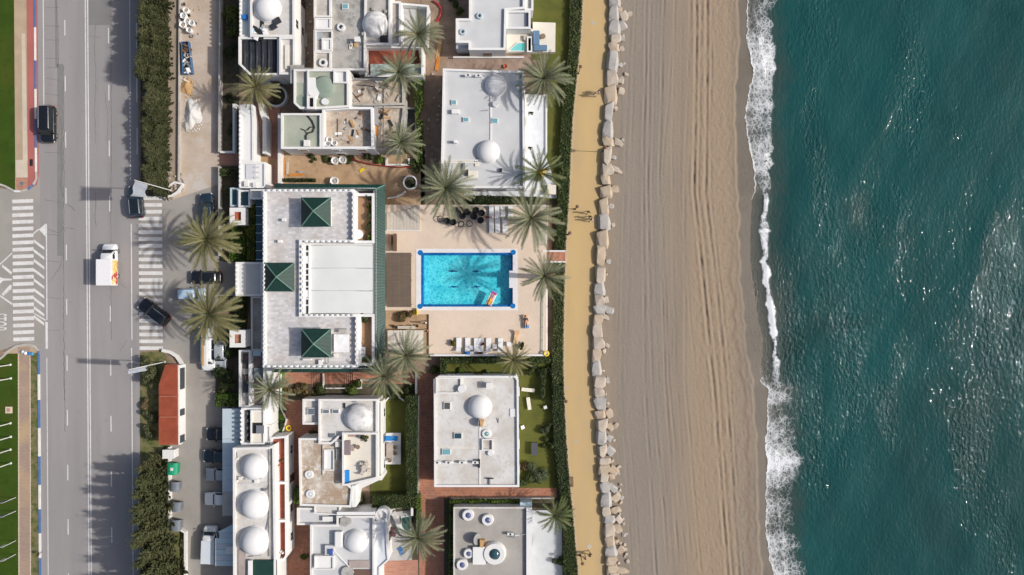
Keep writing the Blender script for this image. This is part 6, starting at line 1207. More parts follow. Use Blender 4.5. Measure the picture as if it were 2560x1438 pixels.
lounger(1291, 842, 'peach-cushioned wooden sun lounger standing apart near the round pot plants', rot=R(-8), cm=plain('peach', (.72, .46, .26), .85))
for px, py in ((1229, 532), (1243, 532), (1257, 532), (1276, 532), (1229, 566), (1244, 566), (1262, 566)): lounger(px, py, 'white sun lounger stored under the wide palm north of the pool', rot=0, group='white loungers stored north of the pool')
def small_table(px, py, label, z=ZD, m_=None, s=.28, group='small white side tables by the loungers'):
    o = thing('side_table', label, 'table', px, py, z, group); b = MB(); b.box(-s, -s, s, s, .42, .46); b.build('top', m_ or plasticw, o, local=True)
    for sx in (-1, 1):
        for sy in (-1, 1): b = MB(); b.box(sx * s * .8 - .02, sy * s * .8 - .02, sx * s * .8 + .02, sy * s * .8 + .02, 0, .42); b.build('leg', m_ or plasticw, o, local=True)
for px, py in ((1178, 869), (1237, 866), (1272, 860), (1180, 884), (1214, 884)): small_table(px, py, 'small white side table beside the loungers')
def pot(px, py, m_, label, z=ZD, r=.45, hgt=.6):
    p = thing('pot_plant', label, 'pot plant', px, py, z); b = MB(); b.lathe(0, 0, [(.2, 0), (.3, .4), (.32, .42), (.26, .42), (.24, .36)], 16); b.build('pot', clay, p, local=True); inst('foliage', blob_mesh('pot' + m_.name, m_, (1, 1), 500, .24, 3), p, (0, 0, .36), (0, 0, px), (r, r, hgt)); return p
pot(1133, 859, lf_yel, 'yellow-green pot plant at the west end of the lounger row', r=.5); pot(1305, 863, lf_dark, 'dark round pot plant beside the peach lounger', r=.6, hgt=.7); pot(1207, 860, lf_dark, 'small dark pot plant between the loungers', r=.28, hgt=.4); pot(1201, 882, lf_dark, 'tiny dark pot plant against the south parapet', r=.24, hgt=.35)
o = thing('beanbag', 'round blue beanbag by the south parapet of the pool deck', 'beanbag', 1168, 881, ZD); b = MB(); b.lathe(0, 0, [(.2, 0), (.36, .12), (.38, .3), (.25, .5), (.08, .56)], 20); b.build('cover', blueplastic, o, local=True, smooth=True); b = MB(); b.cyl(0, 0, .05, .05, .55, .62, 8); b.build('handle', blueplastic, o, local=True)
def torus(R0, r0, n=24, k=8, z=0.0):
    b = MB(); v = []; f = []
    for i in range(n):
        a = 2 * math.pi * i / n
        for j in range(k): c = 2 * math.pi * j / k; v.append(((R0 + r0 * math.cos(c)) * math.cos(a), (R0 + r0 * math.cos(c)) * math.sin(a), z + r0 * math.sin(c)))
    for i in range(n):
        for j in range(k): f.append((i * k + j, ((i + 1) % n) * k + j, ((i + 1) % n) * k + (j + 1) % k, i * k + (j + 1) % k))
    return b.add(v, f)
o = torus(.3, .1).build('swim_ring', yellow); x, y = W(1366, 884, 2.0); o.location = (x, y, 2.03); tag(o, 'yellow swim ring on the corner of the pool deck parapet', 'swim ring')
ring = torus(.40, .055).mesh('hoop', black, smooth=True); seatm = MB().lathe(0, 0, [(.05, .02), (.3, .06), (.38, .12)], 16).mesh('seat', plain('black_mesh_seat', (.02, .022, .027), .8)); legm = MB().tube([(0, 0, 0), (.08, 0, .36)], .02, 5).mesh('leg', black)
for i, (px, py, sd) in enumerate(((1101, 548, 0), (1119, 553, 1), (1134, 556, 1), (1153, 561, 0), (1174, 560, 0), (1157, 541, 1), (1186, 542, 1), (1202, 551, 1), (1204, 533, 1), (1189, 527, 1), (1170, 531, 1), (1150, 525, 1))):
    o = thing('hoop_chair', 'black round hoop chair crowded together beside the broad palm' if sd else 'black round hoop chair with an open seat beside the broad palm', 'chair', px, py, ZD, 'black hoop chairs north of the pool', rot=i * 1.3)
    inst('hoop', ring, o, (0, 0, .46), (R(14), 0, 0))
    if sd: inst('seat', seatm, o, (0, 0, .36), (R(8), 0, 0)); q = MB(); q.lathe(0, .1, [(.36, .42), (.42, .6), (.4, .75), (.38, .75), (.36, .5)], 16); q.build('back', plain('black_mesh_seat', (.02, .022, .027), .8), o, local=True)
    for a in range(4): inst('leg', legm, o, (.28 * math.cos(a * 1.571), .28 * math.sin(a * 1.571), 0), (0, 0, a * 1.571))
o = thing('folded_parasol', 'folded dark red parasol beside the black hoop chairs', 'parasol', 1216, 543, ZD); b = MB(); b.tube([(0, 0, .1), (.4, -.05, .5), (.8, -.1, .9)], .14, 8, .04); b.build('canopy', redp, o, local=True); b = MB(); b.cyl(0, 0, .22, .2, 0, .1, 14); b.build('base', concrete, o, local=True)
def chair(px, py, label, z, rot, m_, group, s=1.0):
    o = thing('chair', label, 'chair', px, py, z, group, rot); b = MB(); b.box(-.23, -.23, .23, .23, .42, .47); b.build('seat', m_, o, local=True); b = MB(); b.box(-.23, .2, .23, .24, .5, .88); b.build('backrest', m_, o, local=True)
    for sx in (-.2, .2):
        for sy in (-.2, .2): b = MB(); b.box(sx - .02, sy - .02, sx + .02, sy + .02, 0, .42); b.build('leg', m_, o, local=True)
    return o
# sun terrace of the tan-roofed house, garden terrace
zz = 4.2
s_ = thing('daybed', 'taupe daybed on the white sun terrace', 'daybed', 867, 1119, zz); rbox(s_, 'base', 860, 1102, 876, 1138, zz, zz + .35, taupe, .05); rbox(s_, 'cushion', 861, 1103, 875, 1137, zz + .35, zz + .45, taupe, .04); rbox(s_, 'cushion', 876, 1114, 885, 1128, zz, zz + .3, plain('rose_taupe', (.36, .28, .26), .9), .04)
s_ = thing('table', 'brown round table on the white sun terrace', 'table', 896, 1116, zz); b = MB(); b.cyl(0, 0, .3, .3, .45, .5, 16); b.build('top', wicker, s_, local=True); b = MB(); b.cyl(0, 0, .1, .16, 0, .45, 10); b.build('pedestal', wicker, s_, local=True)
pot(911, 1092, lf_hedge, 'leafy pot plant at the back of the white sun terrace', zz, .6, .7); rbox(None, 'door_mat', 870, 1084, 896, 1092, zz, zz + .02, nm('rose_mat', (.42, .3, .26), None, 1, 8, .1), 0); tag(bpy.data.objects['door_mat'], 'rose-brown mat on the white sun terrace', 'mat')
for k, (px, py, rt_) in enumerate(((918, 1158, .4), (925, 1175, 1.5), (908, 1180, 2.6), (905, 1160, 3.6))): chair(px, py, 'light timber chair around the table on the white sun terrace', zz, rt_, greywood, 'timber chairs on the sun terrace')
s_ = thing('table', 'light timber table between the chairs on the white sun terrace', 'table', 914, 1168, zz); b = MB(); b.box(-.4, -.4, .4, .4, .7, .74); b.build('top', greywood, s_, local=True); b = MB(); b.cyl(0, 0, .06, .2, 0, .7, 10); b.build('pedestal', greywood, s_, local=True)
def lilo(px, py, z, w, l, m_, label, rot=0):
    o = thing('lilo', label, 'lilo', px, py, z, None, rot); b = MB(); b.box(-w / 2, -l / 2, w / 2, l / 2, .0, .14); b.build('mattress', m_, o, local=True, bevel=.06); b = MB(); b.box(-w / 2, l / 2 - .34, w / 2, l / 2 - .02, .14, .24); b.build('pillow', m_, o, local=True, bevel=.04)
lilo(868, 1191, zz, .65, 1.7, bluemat, 'blue lilo on the white sun terrace'); lilo(978, 1096, .4, .65, 1.75, bluemat, 'blue lilo on the small garden terrace', R(90)); lilo(1003, 1377, .12, .55, 1.0, blueplastic, 'blue float beside the palm and teal pool', .3)
s_ = thing('dining_table', 'taupe dining table on the small garden terrace', 'table', 976, 1124, .4); b = MB(); b.box(-.45, -1.0, .45, 1.0, .7, .75); b.build('top', nm('taupe_slab', (.4, .34, .31), None, 1, 8, .1), s_, local=True, bevel=.02); [MB().box(a - .04, c - .04, a + .04, c + .04, 0, .7).build('leg', greywood, s_, local=True) for a in (-.38, .38) for c in (-.9, .9)]
for px, py, r_ in ((963, 1112, 1.57), (963, 1124, 1.57), (963, 1136, 1.57), (990, 1118, -1.57), (990, 1132, -1.57), (976, 1148, 3.14)): chair(px, py, 'dark chair around the dining table on the small garden terrace', .4, r_, wicker, 'dark chairs on the garden terrace')
# garden benches
def bench(px, py, rot, l, label, m_=None, z=0.04):
    o = thing('garden_bench', label, 'bench', px, py, z, None, rot)
    for k in range(3): b = MB(); b.box(-l / 2, -.24 + k * .165, l / 2, -.24 + k * .165 + .15, .42, .47); b.build('slat', m_ or cream, o, local=True)
    for s in (-1, 1): b = MB(); b.box(s * l * .4 - .05, -.22, s * l * .4 + .05, .22, 0, .42); b.build('leg', m_ or cream, o, local=True)
bench(1320, 974, R(-6), 1.8, 'cream garden table bench on the lawn under the short palm', plain('cream_paint', (.72, .69, .6), .6)); bench(1322, 1008, R(98), 1.7, 'cream bench on the lawn beside the long hedge shadow', plain('cream_paint', (.72, .69, .6), .6))
chair(1363, 1017, 'pale garden chair standing by the dark hedge', .04, .3, plain('pale_grey_paint', (.62, .64, .64), .6), None); chair(1307, 1067, 'white chair near the house wall on the lawn', .04, 2.0, plasticw, None)
s_ = thing('garden_table', 'dark slate garden table on the lawn', 'table', 1336, 1120, .04); b = MB(); b.box(-.4, -.85, .4, .85, .7, .76); b.build('top', plain('slate_top', (.06, .065, .08), .6), s_, local=True); [MB().box(a - .04, c - .04, a + .04, c + .04, 0, .7).build('leg', darkmetal, s_, local=True) for a in (-.34, .34) for c in (-.75, .75)]
b = hedge([(1352, 948), (1362, 948), (1362, 1004), (1352, 1000)], 1.4, lf_dark, 'narrow clipped hedge block on the lawn with benches', dens=90)
# ------------------------------------------------------------------ people
def shape(nodes, edges_, mat_list, name, parent):
    me = bpy.data.meshes.new(name); me.from_pydata([n[:3] for n in nodes], edges_, []); o = bpy.data.objects.new(name, me); col.objects.link(o); o.parent = parent
    md = o.modifiers.new('s', 'SKIN'); me.skin_vertices[0].data[0].use_root = True
    for i, n in enumerate(nodes): me.skin_vertices[0].data[i].radius = (n[3], n[4] if len(n) > 4 else n[3])
    sd = o.modifiers.new('d', 'SUBSURF'); sd.levels = 1; sd.render_levels = 1; me.materials.append(mat_list); return o
def clothes(name, shirt, legs, skin=(.46, .26, .17), a=.85, b_=1.45, axis=2, c0=.32):
    m, nt, N, L, P = base_mat(name); t = N.new('ShaderNodeTexCoord'); sx = N.new('ShaderNodeSeparateXYZ'); L.new(t.outputs['Object'], sx.inputs[0]); z = sx.outputs[axis]
    c = mixc(nt, math_(nt, 'GREATER_THAN', z, c0), skin, legs); c = mixc(nt, math_(nt, 'GREATER_THAN', z, a), c, shirt); c = mixc(nt, math_(nt, 'GREATER_THAN', z, b_), c, skin); L.new(c, P.inputs['Base Color']); P.inputs['Roughness'].default_value = .8; return m
def walker(px, py, rot, label, shirt, legs, stride=.28, hair=None, z=.02):
    o = thing('person', label, 'person', px, py, z, None, rot); s = stride
    nodes = [(0, 0, .95, .15, .11), (0, 0, 1.2, .15, .1), (0, 0, 1.42, .17, .09), (0, .01, 1.52, .055), (0, .03, 1.62, .095, .105), (0, .03, 1.73, .08, .09),
             (.1, 0, .88, .09), (.1, s * .5, .5, .065), (.1, s * .7, .08, .05), (.1, s * .7 + .16, .04, .04), (-.1, 0, .88, .09), (-.1, -s * .4, .5, .065), (-.1, -s, .1, .05), (-.1, -s + .14, .04, .04),
             (.2, 0, 1.4, .06), (.25, -s * .4, 1.13, .045), (.24, -s * .2 + .05, .9, .035), (.24, .02, .8, .03), (-.2, 0, 1.4, .06), (-.25, s * .4, 1.13, .045), (-.24, s * .6, .9, .035), (-.24, s * .7, .8, .03)]
    ed = [(0, 1), (1, 2), (2, 3), (3, 4), (4, 5), (0, 6), (6, 7), (7, 8), (8, 9), (0, 10), (10, 11), (11, 12), (12, 13), (2, 14), (14, 15), (15, 16), (16, 17), (2, 18), (18, 19), (19, 20), (20, 21)]
    shape(nodes, ed, clothes('clothes_%d' % int(px + py), shirt, legs), 'body', o)
    b = MB(); b.dome(0, .015, .115, 1.66, .13, 14, 6); b.build('hair', hair or hairm, o, local=True, smooth=True); return o
walker(1486, 240, R(80), 'person in white top and dark shorts walking on the promenade', (.75, .75, .75), (.04, .05, .05)); walker(1495, 233, R(80), 'person in grey walking behind the seawall edge on the promenade', (.35, .34, .36), (.2, .2, .22))
walker(1470, 532, R(170), 'person in olive clothes walking on the promenade near the lamp', (.28, .25, .14), (.12, .12, .1)); walker(1474, 544, R(170), 'person in navy clothes walking beside the one in olive', (.05, .06, .14), (.06, .06, .09)); walker(1476, 551, R(170), 'person with a pale top walking behind the navy one', (.55, .55, .58), (.08, .08, .1))
walker(1473, 1381, R(30), 'person in black crossing the promenade near the round manhole', (.015, .015, .017), (.02, .02, .02)); walker(1461, 1388, R(20), 'person in a pale pink top beside the promenade lamp', (.6, .45, .42), (.3, .26, .25)); walker(1064, 806, R(10), 'person in a white top and dark trousers beside the reed pergola', (.8, .8, .8), (.03, .03, .035), z=1.2)
walker(1070, 826, R(190), 'person in red walking beside the cream pergola', (.4, .1, .07), (.25, .08, .06), z=1.2)
def lying(px, py, z, rot, label, top, bottom, arms=.5, hair=None):
    o = thing('person', label, 'person', px, py, z, None, rot)         # lies along local y, head at +y
    nodes = [(0, -.05, .12, .13, .1), (0, .2, .13, .13, .09), (0, .45, .13, .15, .08), (0, .56, .13, .05), (0, .68, .14, .09, .1), (0, .78, .14, .07, .08), (.09, -.12, .11, .085), (.12, -.5, .13, .06), (.12, -.88, .08, .045), (.13, -.92, .16, .035), (-.09, -.12, .11, .085), (-.14, -.5, .16, .06), (-.12, -.88, .08, .045), (-.13, -.92, .16, .035), (.19, .44, .12, .055), (.3, .22, .1, .04), (.34, 0, .08, .035), (-.19, .44, .12, .055), (-.32, .24, .1, .04), (-.36, .02, .08, .035)]
    ed = [(0, 1), (1, 2), (2, 3), (3, 4), (4, 5), (0, 6), (6, 7), (7, 8), (8, 9), (0, 10), (10, 11), (11, 12), (12, 13), (2, 14), (14, 15), (15, 16), (2, 17), (17, 18), (18, 19)]
    shape(nodes, ed, clothes('swimwear_%d' % int(px), top, bottom, (.50, .28, .19), .18, .5, 1, -.3), 'body', o)
    b = MB(); b.lathe(0, .74, [(.1, .1), (.12, .16), (.09, .24), (.03, .27)], 12); b.build('hair', hair or hairm, o, local=True, smooth=True); return o
lg = lounger(1315, 804, 'sun lounger with peach and blue towels under a sunbather', rot=R(5), cm=plain('peach', (.72, .46, .26), .85), back=.12)
b = MB(); b.box(-.33, -.9, .33, -.45, .385, .4); b.build('towel', plain('blue_towel', (.05, .25, .55), .9), lg, local=True)
lying(1315, 804, ZD + .36, R(5), 'sunbather in dark swimwear lying on the lounger with a blue towel', (.05, .05, .06), (.5, .28, .19))
zw = ZD - .12
f_ = thing('pool_float', 'white and pink inflatable mattress at the south edge of the pool', 'pool float', 1228, 747, zw, None, R(-26))
for k in range(5): b = MB(); b.tube([(-.36 + k * .18, -.95, .05), (-.36 + k * .18, .95, .05)], .1, 8); b.build('air_tube', plain('float_white', (.82, .78, .78), .35) if k % 2 == 0 else plain('float_pink', (.75, .35, .42), .35), f_, local=True, smooth=True)
b = MB(); b.box(-.42, .72, .42, 1.0, .06, .24); b.build('pillow', plain('float_magenta', (.55, .06, .35), .4), f_, local=True, bevel=.06)
lying(1226, 751, zw + .1, R(154), 'swimmer in yellow lying on the white and pink float', (.75, .40, .03), (.78, .42, .05))
# ------------------------------------------------------------------ street furniture
def lamp(px, py, label, hgt=3.5):
    o = thing('street_lamp', label, 'street lamp', px, py, .02, 'promenade lamps'); b = MB(); b.lathe(0, 0, [(.12, 0), (.12, .25), (.055, .35), (.045, hgt - .35)], 10); b.build('pole', darkmetal, o, local=True)
    b = MB(); b.lathe(0, 0, [(.08, hgt - .36), (.17, hgt - .3), (.2, hgt - .05)], 14); b.build('lantern', plain('lantern_glass', (.5, .48, .42), .3), o, local=True); b = MB(); b.lathe(0, 0, [(.24, hgt - .05), (.2, hgt + .06), (.05, hgt + .14)], 14); b.build('cap', rust, o, local=True)
lamp(1446, 184, 'dark lantern post at the hedge foot by the big lawn palm'); lamp(1438, 523, 'dark lantern post at the hedge foot near the three walkers'); lamp(1420, 587, 'dark lantern post at the hedge foot north of the terracotta steps'); lamp(1411, 995, 'dark lantern post at the hedge foot beside the garden with benches'); lamp(1451, 1388, 'dark lantern post at the hedge foot beside the walker in black'); lamp(1506, 380, 'dark lantern post standing among the seawall boulders')
bn = thing('promenade_bench', 'narrow rust-coloured bench at the inner edge of the promenade', 'bench', 1429, 1203, .02, None, R(92))
for k in range(3): b = MB(); b.box(-.7, -.2 + k * .14, .7, -.2 + k * .14 + .12, .42, .46); b.build('slat', rust, bn, local=True)
for s in (-.55, .55): b = MB(); b.box(s - .04, -.2, s + .04, .2, 0, .42); b.build('leg', darkmetal, bn, local=True)
def flagpole(px, py, hgt, label, fm=None, flagh=3.2, flagw=1.1, fa=200, group=None, r=.07):
    o = thing('flagpole', label, 'flagpole', px, py, 0, group); b = MB(); b.lathe(0, 0, [(.16, 0), (.16, .12), (r, .14), (r * .6, hgt)], 10); b.build('pole', framew, o, local=True); b = MB(); b.dome(0, 0, .09, hgt - .02, .12, 10, 5); b.build('finial', alu, o, local=True)
    if fm:
        v = []; f = []; nx, nz = 10, 8; ca, sa = math.cos(R(fa)), math.sin(R(fa))
        for i in range(nx + 1):
            for j in range(nz + 1):
                s, t = i / nx, j / nz; wv = .22 * math.sin(s * 8 + t * 2) * s; d = .08 + flagw * s * (.8 + .2 * t); v.append((d * ca - wv * sa, d * sa + wv * ca, hgt - .15 - flagh * (1 - t) - .5 * s * (1 - t * .4)))
        f = [(i * (nz + 1) + j, (i + 1) * (nz + 1) + j, (i + 1) * (nz + 1) + j + 1, i * (nz + 1) + j + 1) for i in range(nx) for j in range(nz)]; b = MB(); b.add(v, f); b.build('flag', fm, o, local=True, smooth=True)
    return o
flagm = leafmat('flag_cloth', (.62, .66, .74), (.55, .6, .7), (.7, .73, .8), .45)
flagpole(426, 476, 10.4, 'tall white flagpole with a pale flag at the north side of the crossing', flagm, 3.4, 2.0, 250); flagpole(412, 905, 10.2, 'tall white flagpole with a pale flag at the south side of the crossing', flagm, 4.8, .8, 230)
for k, py in enumerate((912, 946, 1058, 1092, 1124, 1158)): flagpole(27 + (k % 2), py, 7.5, 'bare white pole on the lawn strip beside the brick path', None, group='bare poles along the lawn strip')
for py in (1244, 1278, 1352, 1386):
    o = thing('banner_pole', 'thin pole with a purple banner on the lawn strip', 'banner pole', 39, py, .05, 'purple banner poles'); b = MB(); b.lathe(0, 0, [(.05, 0), (.025, 2.9)], 8); b.build('pole', framew, o, local=True); b = MB(); b.box(-.5, -.02, -.04, .02, 1.6, 2.8); b.build('banner', purple if py < 1300 else plasticw, o, local=True); b = MB(); b.tube([(0, 0, 2.85), (-.55, 0, 2.85)], .02, 5); b.build('arm', framew, o, local=True)
o = thing('manhole_block', 'square concrete block with a red lid set in the lawn', 'block', 23, 1025, .04); b = MB(); b.box(-.45, -.45, .45, .45, 0, .15); b.build('slab', beigeslab, o, local=True); b = MB(); b.box(-.22, -.22, .22, .22, .15, .18); b.build('lid', terrapink, o, local=True)
o = thing('litter_pile', 'blue and white litter bags at the tip of the lower island', 'litter', 74, 884, .06)
for dx, dy, m_ in ((0, 0, blueplastic), (-.5, .05, plasticw), (-.9, .25, bluesheet), (.4, -.05, plain('cyan_bag', (.05, .3, .5), .5))): b = MB(); b.lathe(dx, dy, [(.18, 0), (.25, .12), (.15, .26), (.04, .3)], 8); b.build('bag', m_, o, local=True)
o = thing('road_sign', 'small black traffic sign post at the blue and white kerb', 'sign', 106, 1380, 0); b = MB(); b.cyl(0, 0, .03, .03, 0, 1.0, 8); b.build('post', darkmetal, o, local=True); b = MB(); b.box(-.04, -.2, .04, .2, .8, 1.2); b.build('plate', darkmetal, o, local=True)
def bin_(px, py, m_, lid, label, w=.62, l=.5, name='waste_bin'):
    o = thing(name, label, 'bin', px, py, .02, None, R(-3)); b = MB(); b.add([(-w * .85, -l * .9, .12), (w * .85, -l * .9, .12), (w * .85, l * .9, .12), (-w * .85, l * .9, .12), (-w, -l * 1.25, 1.15), (w, -l * 1.25, 1.15), (w, l * 1.25, 1.15), (-w, l * 1.25, 1.15)], [(3, 2, 1, 0), (0, 1, 5, 4), (1, 2, 6, 5), (2, 3, 7, 6), (3, 0, 4, 7), (4, 5, 6, 7)]); b.build('body', m_, o, local=True)
    b = MB(); v = []; n = 9
    for k in range(n + 1): a = math.pi * k / n; v += [(w * 1.04 * math.cos(a), -l * 1.3, 1.15 + .38 * math.sin(a)), (w * 1.04 * math.cos(a), l * 1.3, 1.15 + .38 * math.sin(a))]
    b.add(v, [(2 * k, 2 * k + 1, 2 * k + 3, 2 * k + 2) for k in range(n)] + [tuple(range(0, 2 * n + 2, 2)), tuple(range(2 * n + 1, 0, -2))]); b.build('lid', lid, o, local=True, smooth=False)
    for sy in (-1, 1):
        for sx in (-1, 1): b = MB(); b.tube([(sx * w * .7, sy * l * .8 - .03, .1), (sx * w * .7, sy * l * .8 + .03, .1)], .1, 10); b.build('wheel', black, o, local=True)
    for sy in (-1, 1): b = MB(); b.tube([(-w * .8, sy * l * 1.32, 1.1), (w * .8, sy * l * 1.32, 1.1)], .03, 6); b.build('handle', black, o, local=True)
    return o
g_ = bin_(440, 1167, greenbin, greenbin, 'green glass-recycling container behind the white kerb wall', .72, .62); b = MB(); b.box(-.1, -.2, .25, .2, 1.5, 1.56); b.build('sticker', framew, g_, local=True)
yb = bin_(446, 1211, greybin, greybin, 'grey waste bin with a yellow side, beside the green container'); b = MB(); b.box(-.68, -.55, -.64, .55, .5, 1.1); b.build('yellow_panel', yellow, yb, local=True)
bin_(450, 1261, greybin, greybin, 'grey waste bin between two other grey bins'); bin_(448, 1307, greybin, greybin, 'grey waste bin at the bend of the white wall', .66, .58)
o = thing('utility_cabinet', 'white utility cabinet at the south end of the red-roofed kiosk', 'cabinet', 433, 1130, 0); b = MB(); b.box(-.75, -.55, .75, .55, 0, 1.5); b.build('body', white2, o, local=True, bevel=.03); b = MB(); b.box(-.8, -.6, .8, .6, 1.5, 1.56); b.build('lid', framew, o, local=True); b = MB(); b.box(.751, -.4, .78, .4, .2, 1.3); b.build('door', framew, o, local=True)
# construction clutter on the dusty lane and in the yard
def bigbag(px, py, label, z=.03, s=.5, m_=None, group=None):
    o = thing('builder_bag', label, 'builder bag', px, py, z, group, rt.uniform(0, 1.5)); b = MB(); b.lathe(0, 0, [(s * .9, 0), (s * 1.08, .35), (s * 1.05, .75), (s * .95, .9), (s * .8, .86), (s * .6, .7)], 10); b.build('sack', m_ or plasticw, o, local=True); b = MB(); b.lathe(0, 0, [(s * .78, .6), (s * .5, .74), (.05, .8)], 10); b.build('fill', sandyard if rt.random() < .5 else concrete, o, local=True)
    for a in range(4): q = MB(); ca, sa = math.cos(a * 1.571 + .78), math.sin(a * 1.571 + .78); q.tube([(s * ca, s * sa, .85), (s * 1.1 * ca, s * 1.1 * sa, 1.0), (s * .8 * ca, s * .8 * sa, .92)], .025, 4); q.build('strap', m_ or plasticw, o, local=True)
for px, py in ((840, 404), (859, 402)): bigbag(px, py, 'white builder bag standing by the shrubs of the long grey wall', s=.5, group='white builder bags in the sandy yard')
bigbag(838, 454, 'white builder bag behind the green tiled hotel eave', s=.55)
for px, py in ((826, 352), (822, 362), (838, 360)): bigbag(px, py, 'white rubble bag on the construction terrace', 4.3, .38, group='rubble bags on the construction terrace')
for px, py, s in ((464, 44, .42), (473, 58, .4), (462, 66, .45), (484, 62, .38), (478, 80, .34), (470, 30, .4)): bigbag(px, py, 'white builder sack heaped on the dusty lane', s=s, group='sacks heaped on the dusty lane')
for px, py, m_, dx in ((474, 40, darkmetal, 0), (482, 92, concrete, 1), (462, 12, rust, 0), (490, 60, darkmetal, 1)):
    o = thing('bucket', 'small bucket among the builder sacks on the dusty lane', 'bucket', px, py, .03, 'buckets among the sacks'); b = MB(); b.lathe(0, 0, [(.14, 0), (.19, .34), (.2, .34), (.17, .1)], 14); b.build('pail', m_, o, local=True); b = MB(); b.tube([(-.19, 0, .33), (0, 0, .46), (.19, 0, .33)], .012, 5); b.build('handle', metal, o, local=True)
sk = thing('rubble_skip', 'blue metal skip full of scrap wood and rubble on the dusty lane', 'skip', 470, 148, .03, None, R(4)); b = MB(); P2 = [(-.62, -2.2), (.72, -2.2), (.5, 2.2), (-.5, 2.2)]; b.ring(ccw(P2), offset(ccw(P2), .07), 0, .8); b.build('side', plain('skip_blue', (.05, .13, .27), .6), sk, local=True); b = MB(); b.prism(offset(ccw(P2), .05), .02, .1); b.build('floor', rust, sk, local=True)
for k in range(34):
    b = MB(); yy = rt.uniform(-2.0, 1.9); b.obox((rt.uniform(-.35, .4), yy), rt.uniform(0, 3.1), rt.uniform(.15, .5), rt.uniform(.05, .16), .15, rt.uniform(.4, .85)); b.build('scrap', rt.choice([brownwood, rust]) if yy > .6 else rt.choice([concrete, metal, plasticw, greywood, darkmetal]), sk, local=True, bevel=.01)
def heap(px, py, rx, ry, hgt, m_, label, cat='heap', seed=1, z=.03):
    o = thing('sand_heap', label, cat, px, py, z); r = np.random.default_rng(seed); b = MB(); n, k = 28, 9; v = []
    for i in range(k):
        t = i / (k - 1)
        for j in range(n): a = 2 * math.pi * j / n; w_ = (1 - t) ** .8 * (1 + .16 * math.sin(a * 3 + seed) + .1 * math.sin(a * 5 + 2 * seed)) + r.normal(0, .02); v.append((rx * w_ * math.cos(a), ry * w_ * math.sin(a), hgt * t + r.normal(0, .025) * (0 < i)))
    b.add(v, [(i * n + j, i * n + (j + 1) % n, (i + 1) * n + (j + 1) % n, (i + 1) * n + j) for i in range(k - 1) for j in range(n)] + [tuple(range((k - 1) * n, k * n))]); b.build('pile', m_, o, local=True, smooth=True)
    b = MB()
    for q in range(40): a = r.uniform(0, 6.28); d = r.uniform(.85, 1.35); s = r.uniform(.04, .13); b.cyl(rx * d * math.cos(a), ry * d * math.sin(a), s, s * .5, 0, s * 1.1, 6)
    c = b.build('lumps', m_, o, local=True); c['kind'] = 'stuff'; return o
heap(482, 285, 1.15, 1.95, .9, nm('white_sand', (.66, .64, .61), (.56, .55, .53), 1.4, 12, .12, .95, .4, stains=((1.2, .55, .68, (.42, .41, .4), .5),)), 'big heap of white sand on the dusty lane', seed=2)
heap(466, 218, .9, 1.1, .45, nm('ochre_sand', (.48, .30, .14), (.4, .25, .12), 1.4, 12, .15), 'small heap of ochre sand on the dusty lane', seed=4)
heap(466, 315, .5, .9, .35, concrete, 'low grey rubble heap beside the white sand', seed=5)
o = thing('plank', 'pale broken plank leaning on the ochre sand heap', 'plank', 466, 202, .2, None, R(-35)); b = MB(); b.box(-.4, -.12, .4, .12, 0, .06); b.build('board', cream, o, local=True); b = MB(); b.box(-.4, -.18, -.2, -.12, .0, .06); b.build('splinter', cream, o, local=True)
for k in range(60):
    px, py = 430 + rt.uniform(0, 60), 395 + rt.uniform(0, 70); pass
def stonepile(label, n, box_, ms, seed):
    r = random.Random(seed)
    for k in range(n):
        o = bpy.data.objects.new('rubble_stone', brocks[k % 14]); col.objects.link(o); s = r.uniform(.12, .38); px, py = r.uniform(box_[0], box_[2]), r.uniform(box_[1], box_[3]); x, y = W(px, py); o.location = (x, y, s * .3 + .03); o.scale = (s, s * r.uniform(.7, 1.2), s * .7); o.rotation_euler = (0, 0, r.uniform(0, 3)); tag(o, label, 'stone', label)
stonepile('loose pale rubble stone at the corner by the flagpole', 34, (420, 430, 462, 480), None, 3); stonepile('loose rubble stone in the earth yard', 16, (740, 10, 782, 165), None, 5); stonepile('loose rubble stone on the earth path east of the yard wall', 26, (1062, 150, 1100, 460), None, 6); stonepile('loose pale stone among the sacks on the dusty lane', 14, (455, 5, 500, 100), None, 8)
def lumber(px, py, rot, l, w_, m_, label, z=.03, n=4):
    o = thing('timber_stack', label, 'timber', px, py, z, None, rot)
    for k in range(n): b = MB(); b.box(-l / 2 + .05 * (k % 2), -w_ / 2 + k * w_ / n, l / 2 - .05 * (k % 3), -w_ / 2 + (k + .9) * w_ / n, 0, .10 + .03 * (k % 2)); b.build('board', m_, o, local=True)
lumber(709, 420, R(90), 2.6, .3, orangew, 'upright line of orange formwork boards in the sandy yard'); lumber(742, 437, R(4), 2.2, .35, orangew, 'orange formwork boards lying behind the hotel'); lumber(752, 431, R(-8), 1.2, .3, concrete, 'grey boards lying behind the hotel'); lumber(719, 420, R(88), 1.8, .3, greywood, 'grey boards beside the orange formwork'); lumber(1098, 120, R(80), 3.2, .5, lightwood, 'pine boards on the earth path beside the villa'); lumber(1094, 160, R(80), 2.0, .5, orangew, 'orange boards on the earth path beside the villa'); lumber(765, 100, R(90), 1.8, .3, greywood, 'grey plank in the earth yard'); lumber(905, 425, R(30), .8, .4, yellow, 'yellow board offcuts in the sandy yard', n=2)
o = thing('hazard_netting', 'dark red safety netting snaking along the sandy yard', 'netting', 900, 402, .03); pts = [(880, 398), (900, 405), (930, 412), (960, 416), (1000, 420), (1042, 418)]; b = MB(); b.tube([(*W(a, c), .5) for a, c in pts], .06, 6); b.build('top_rope', redp, o)
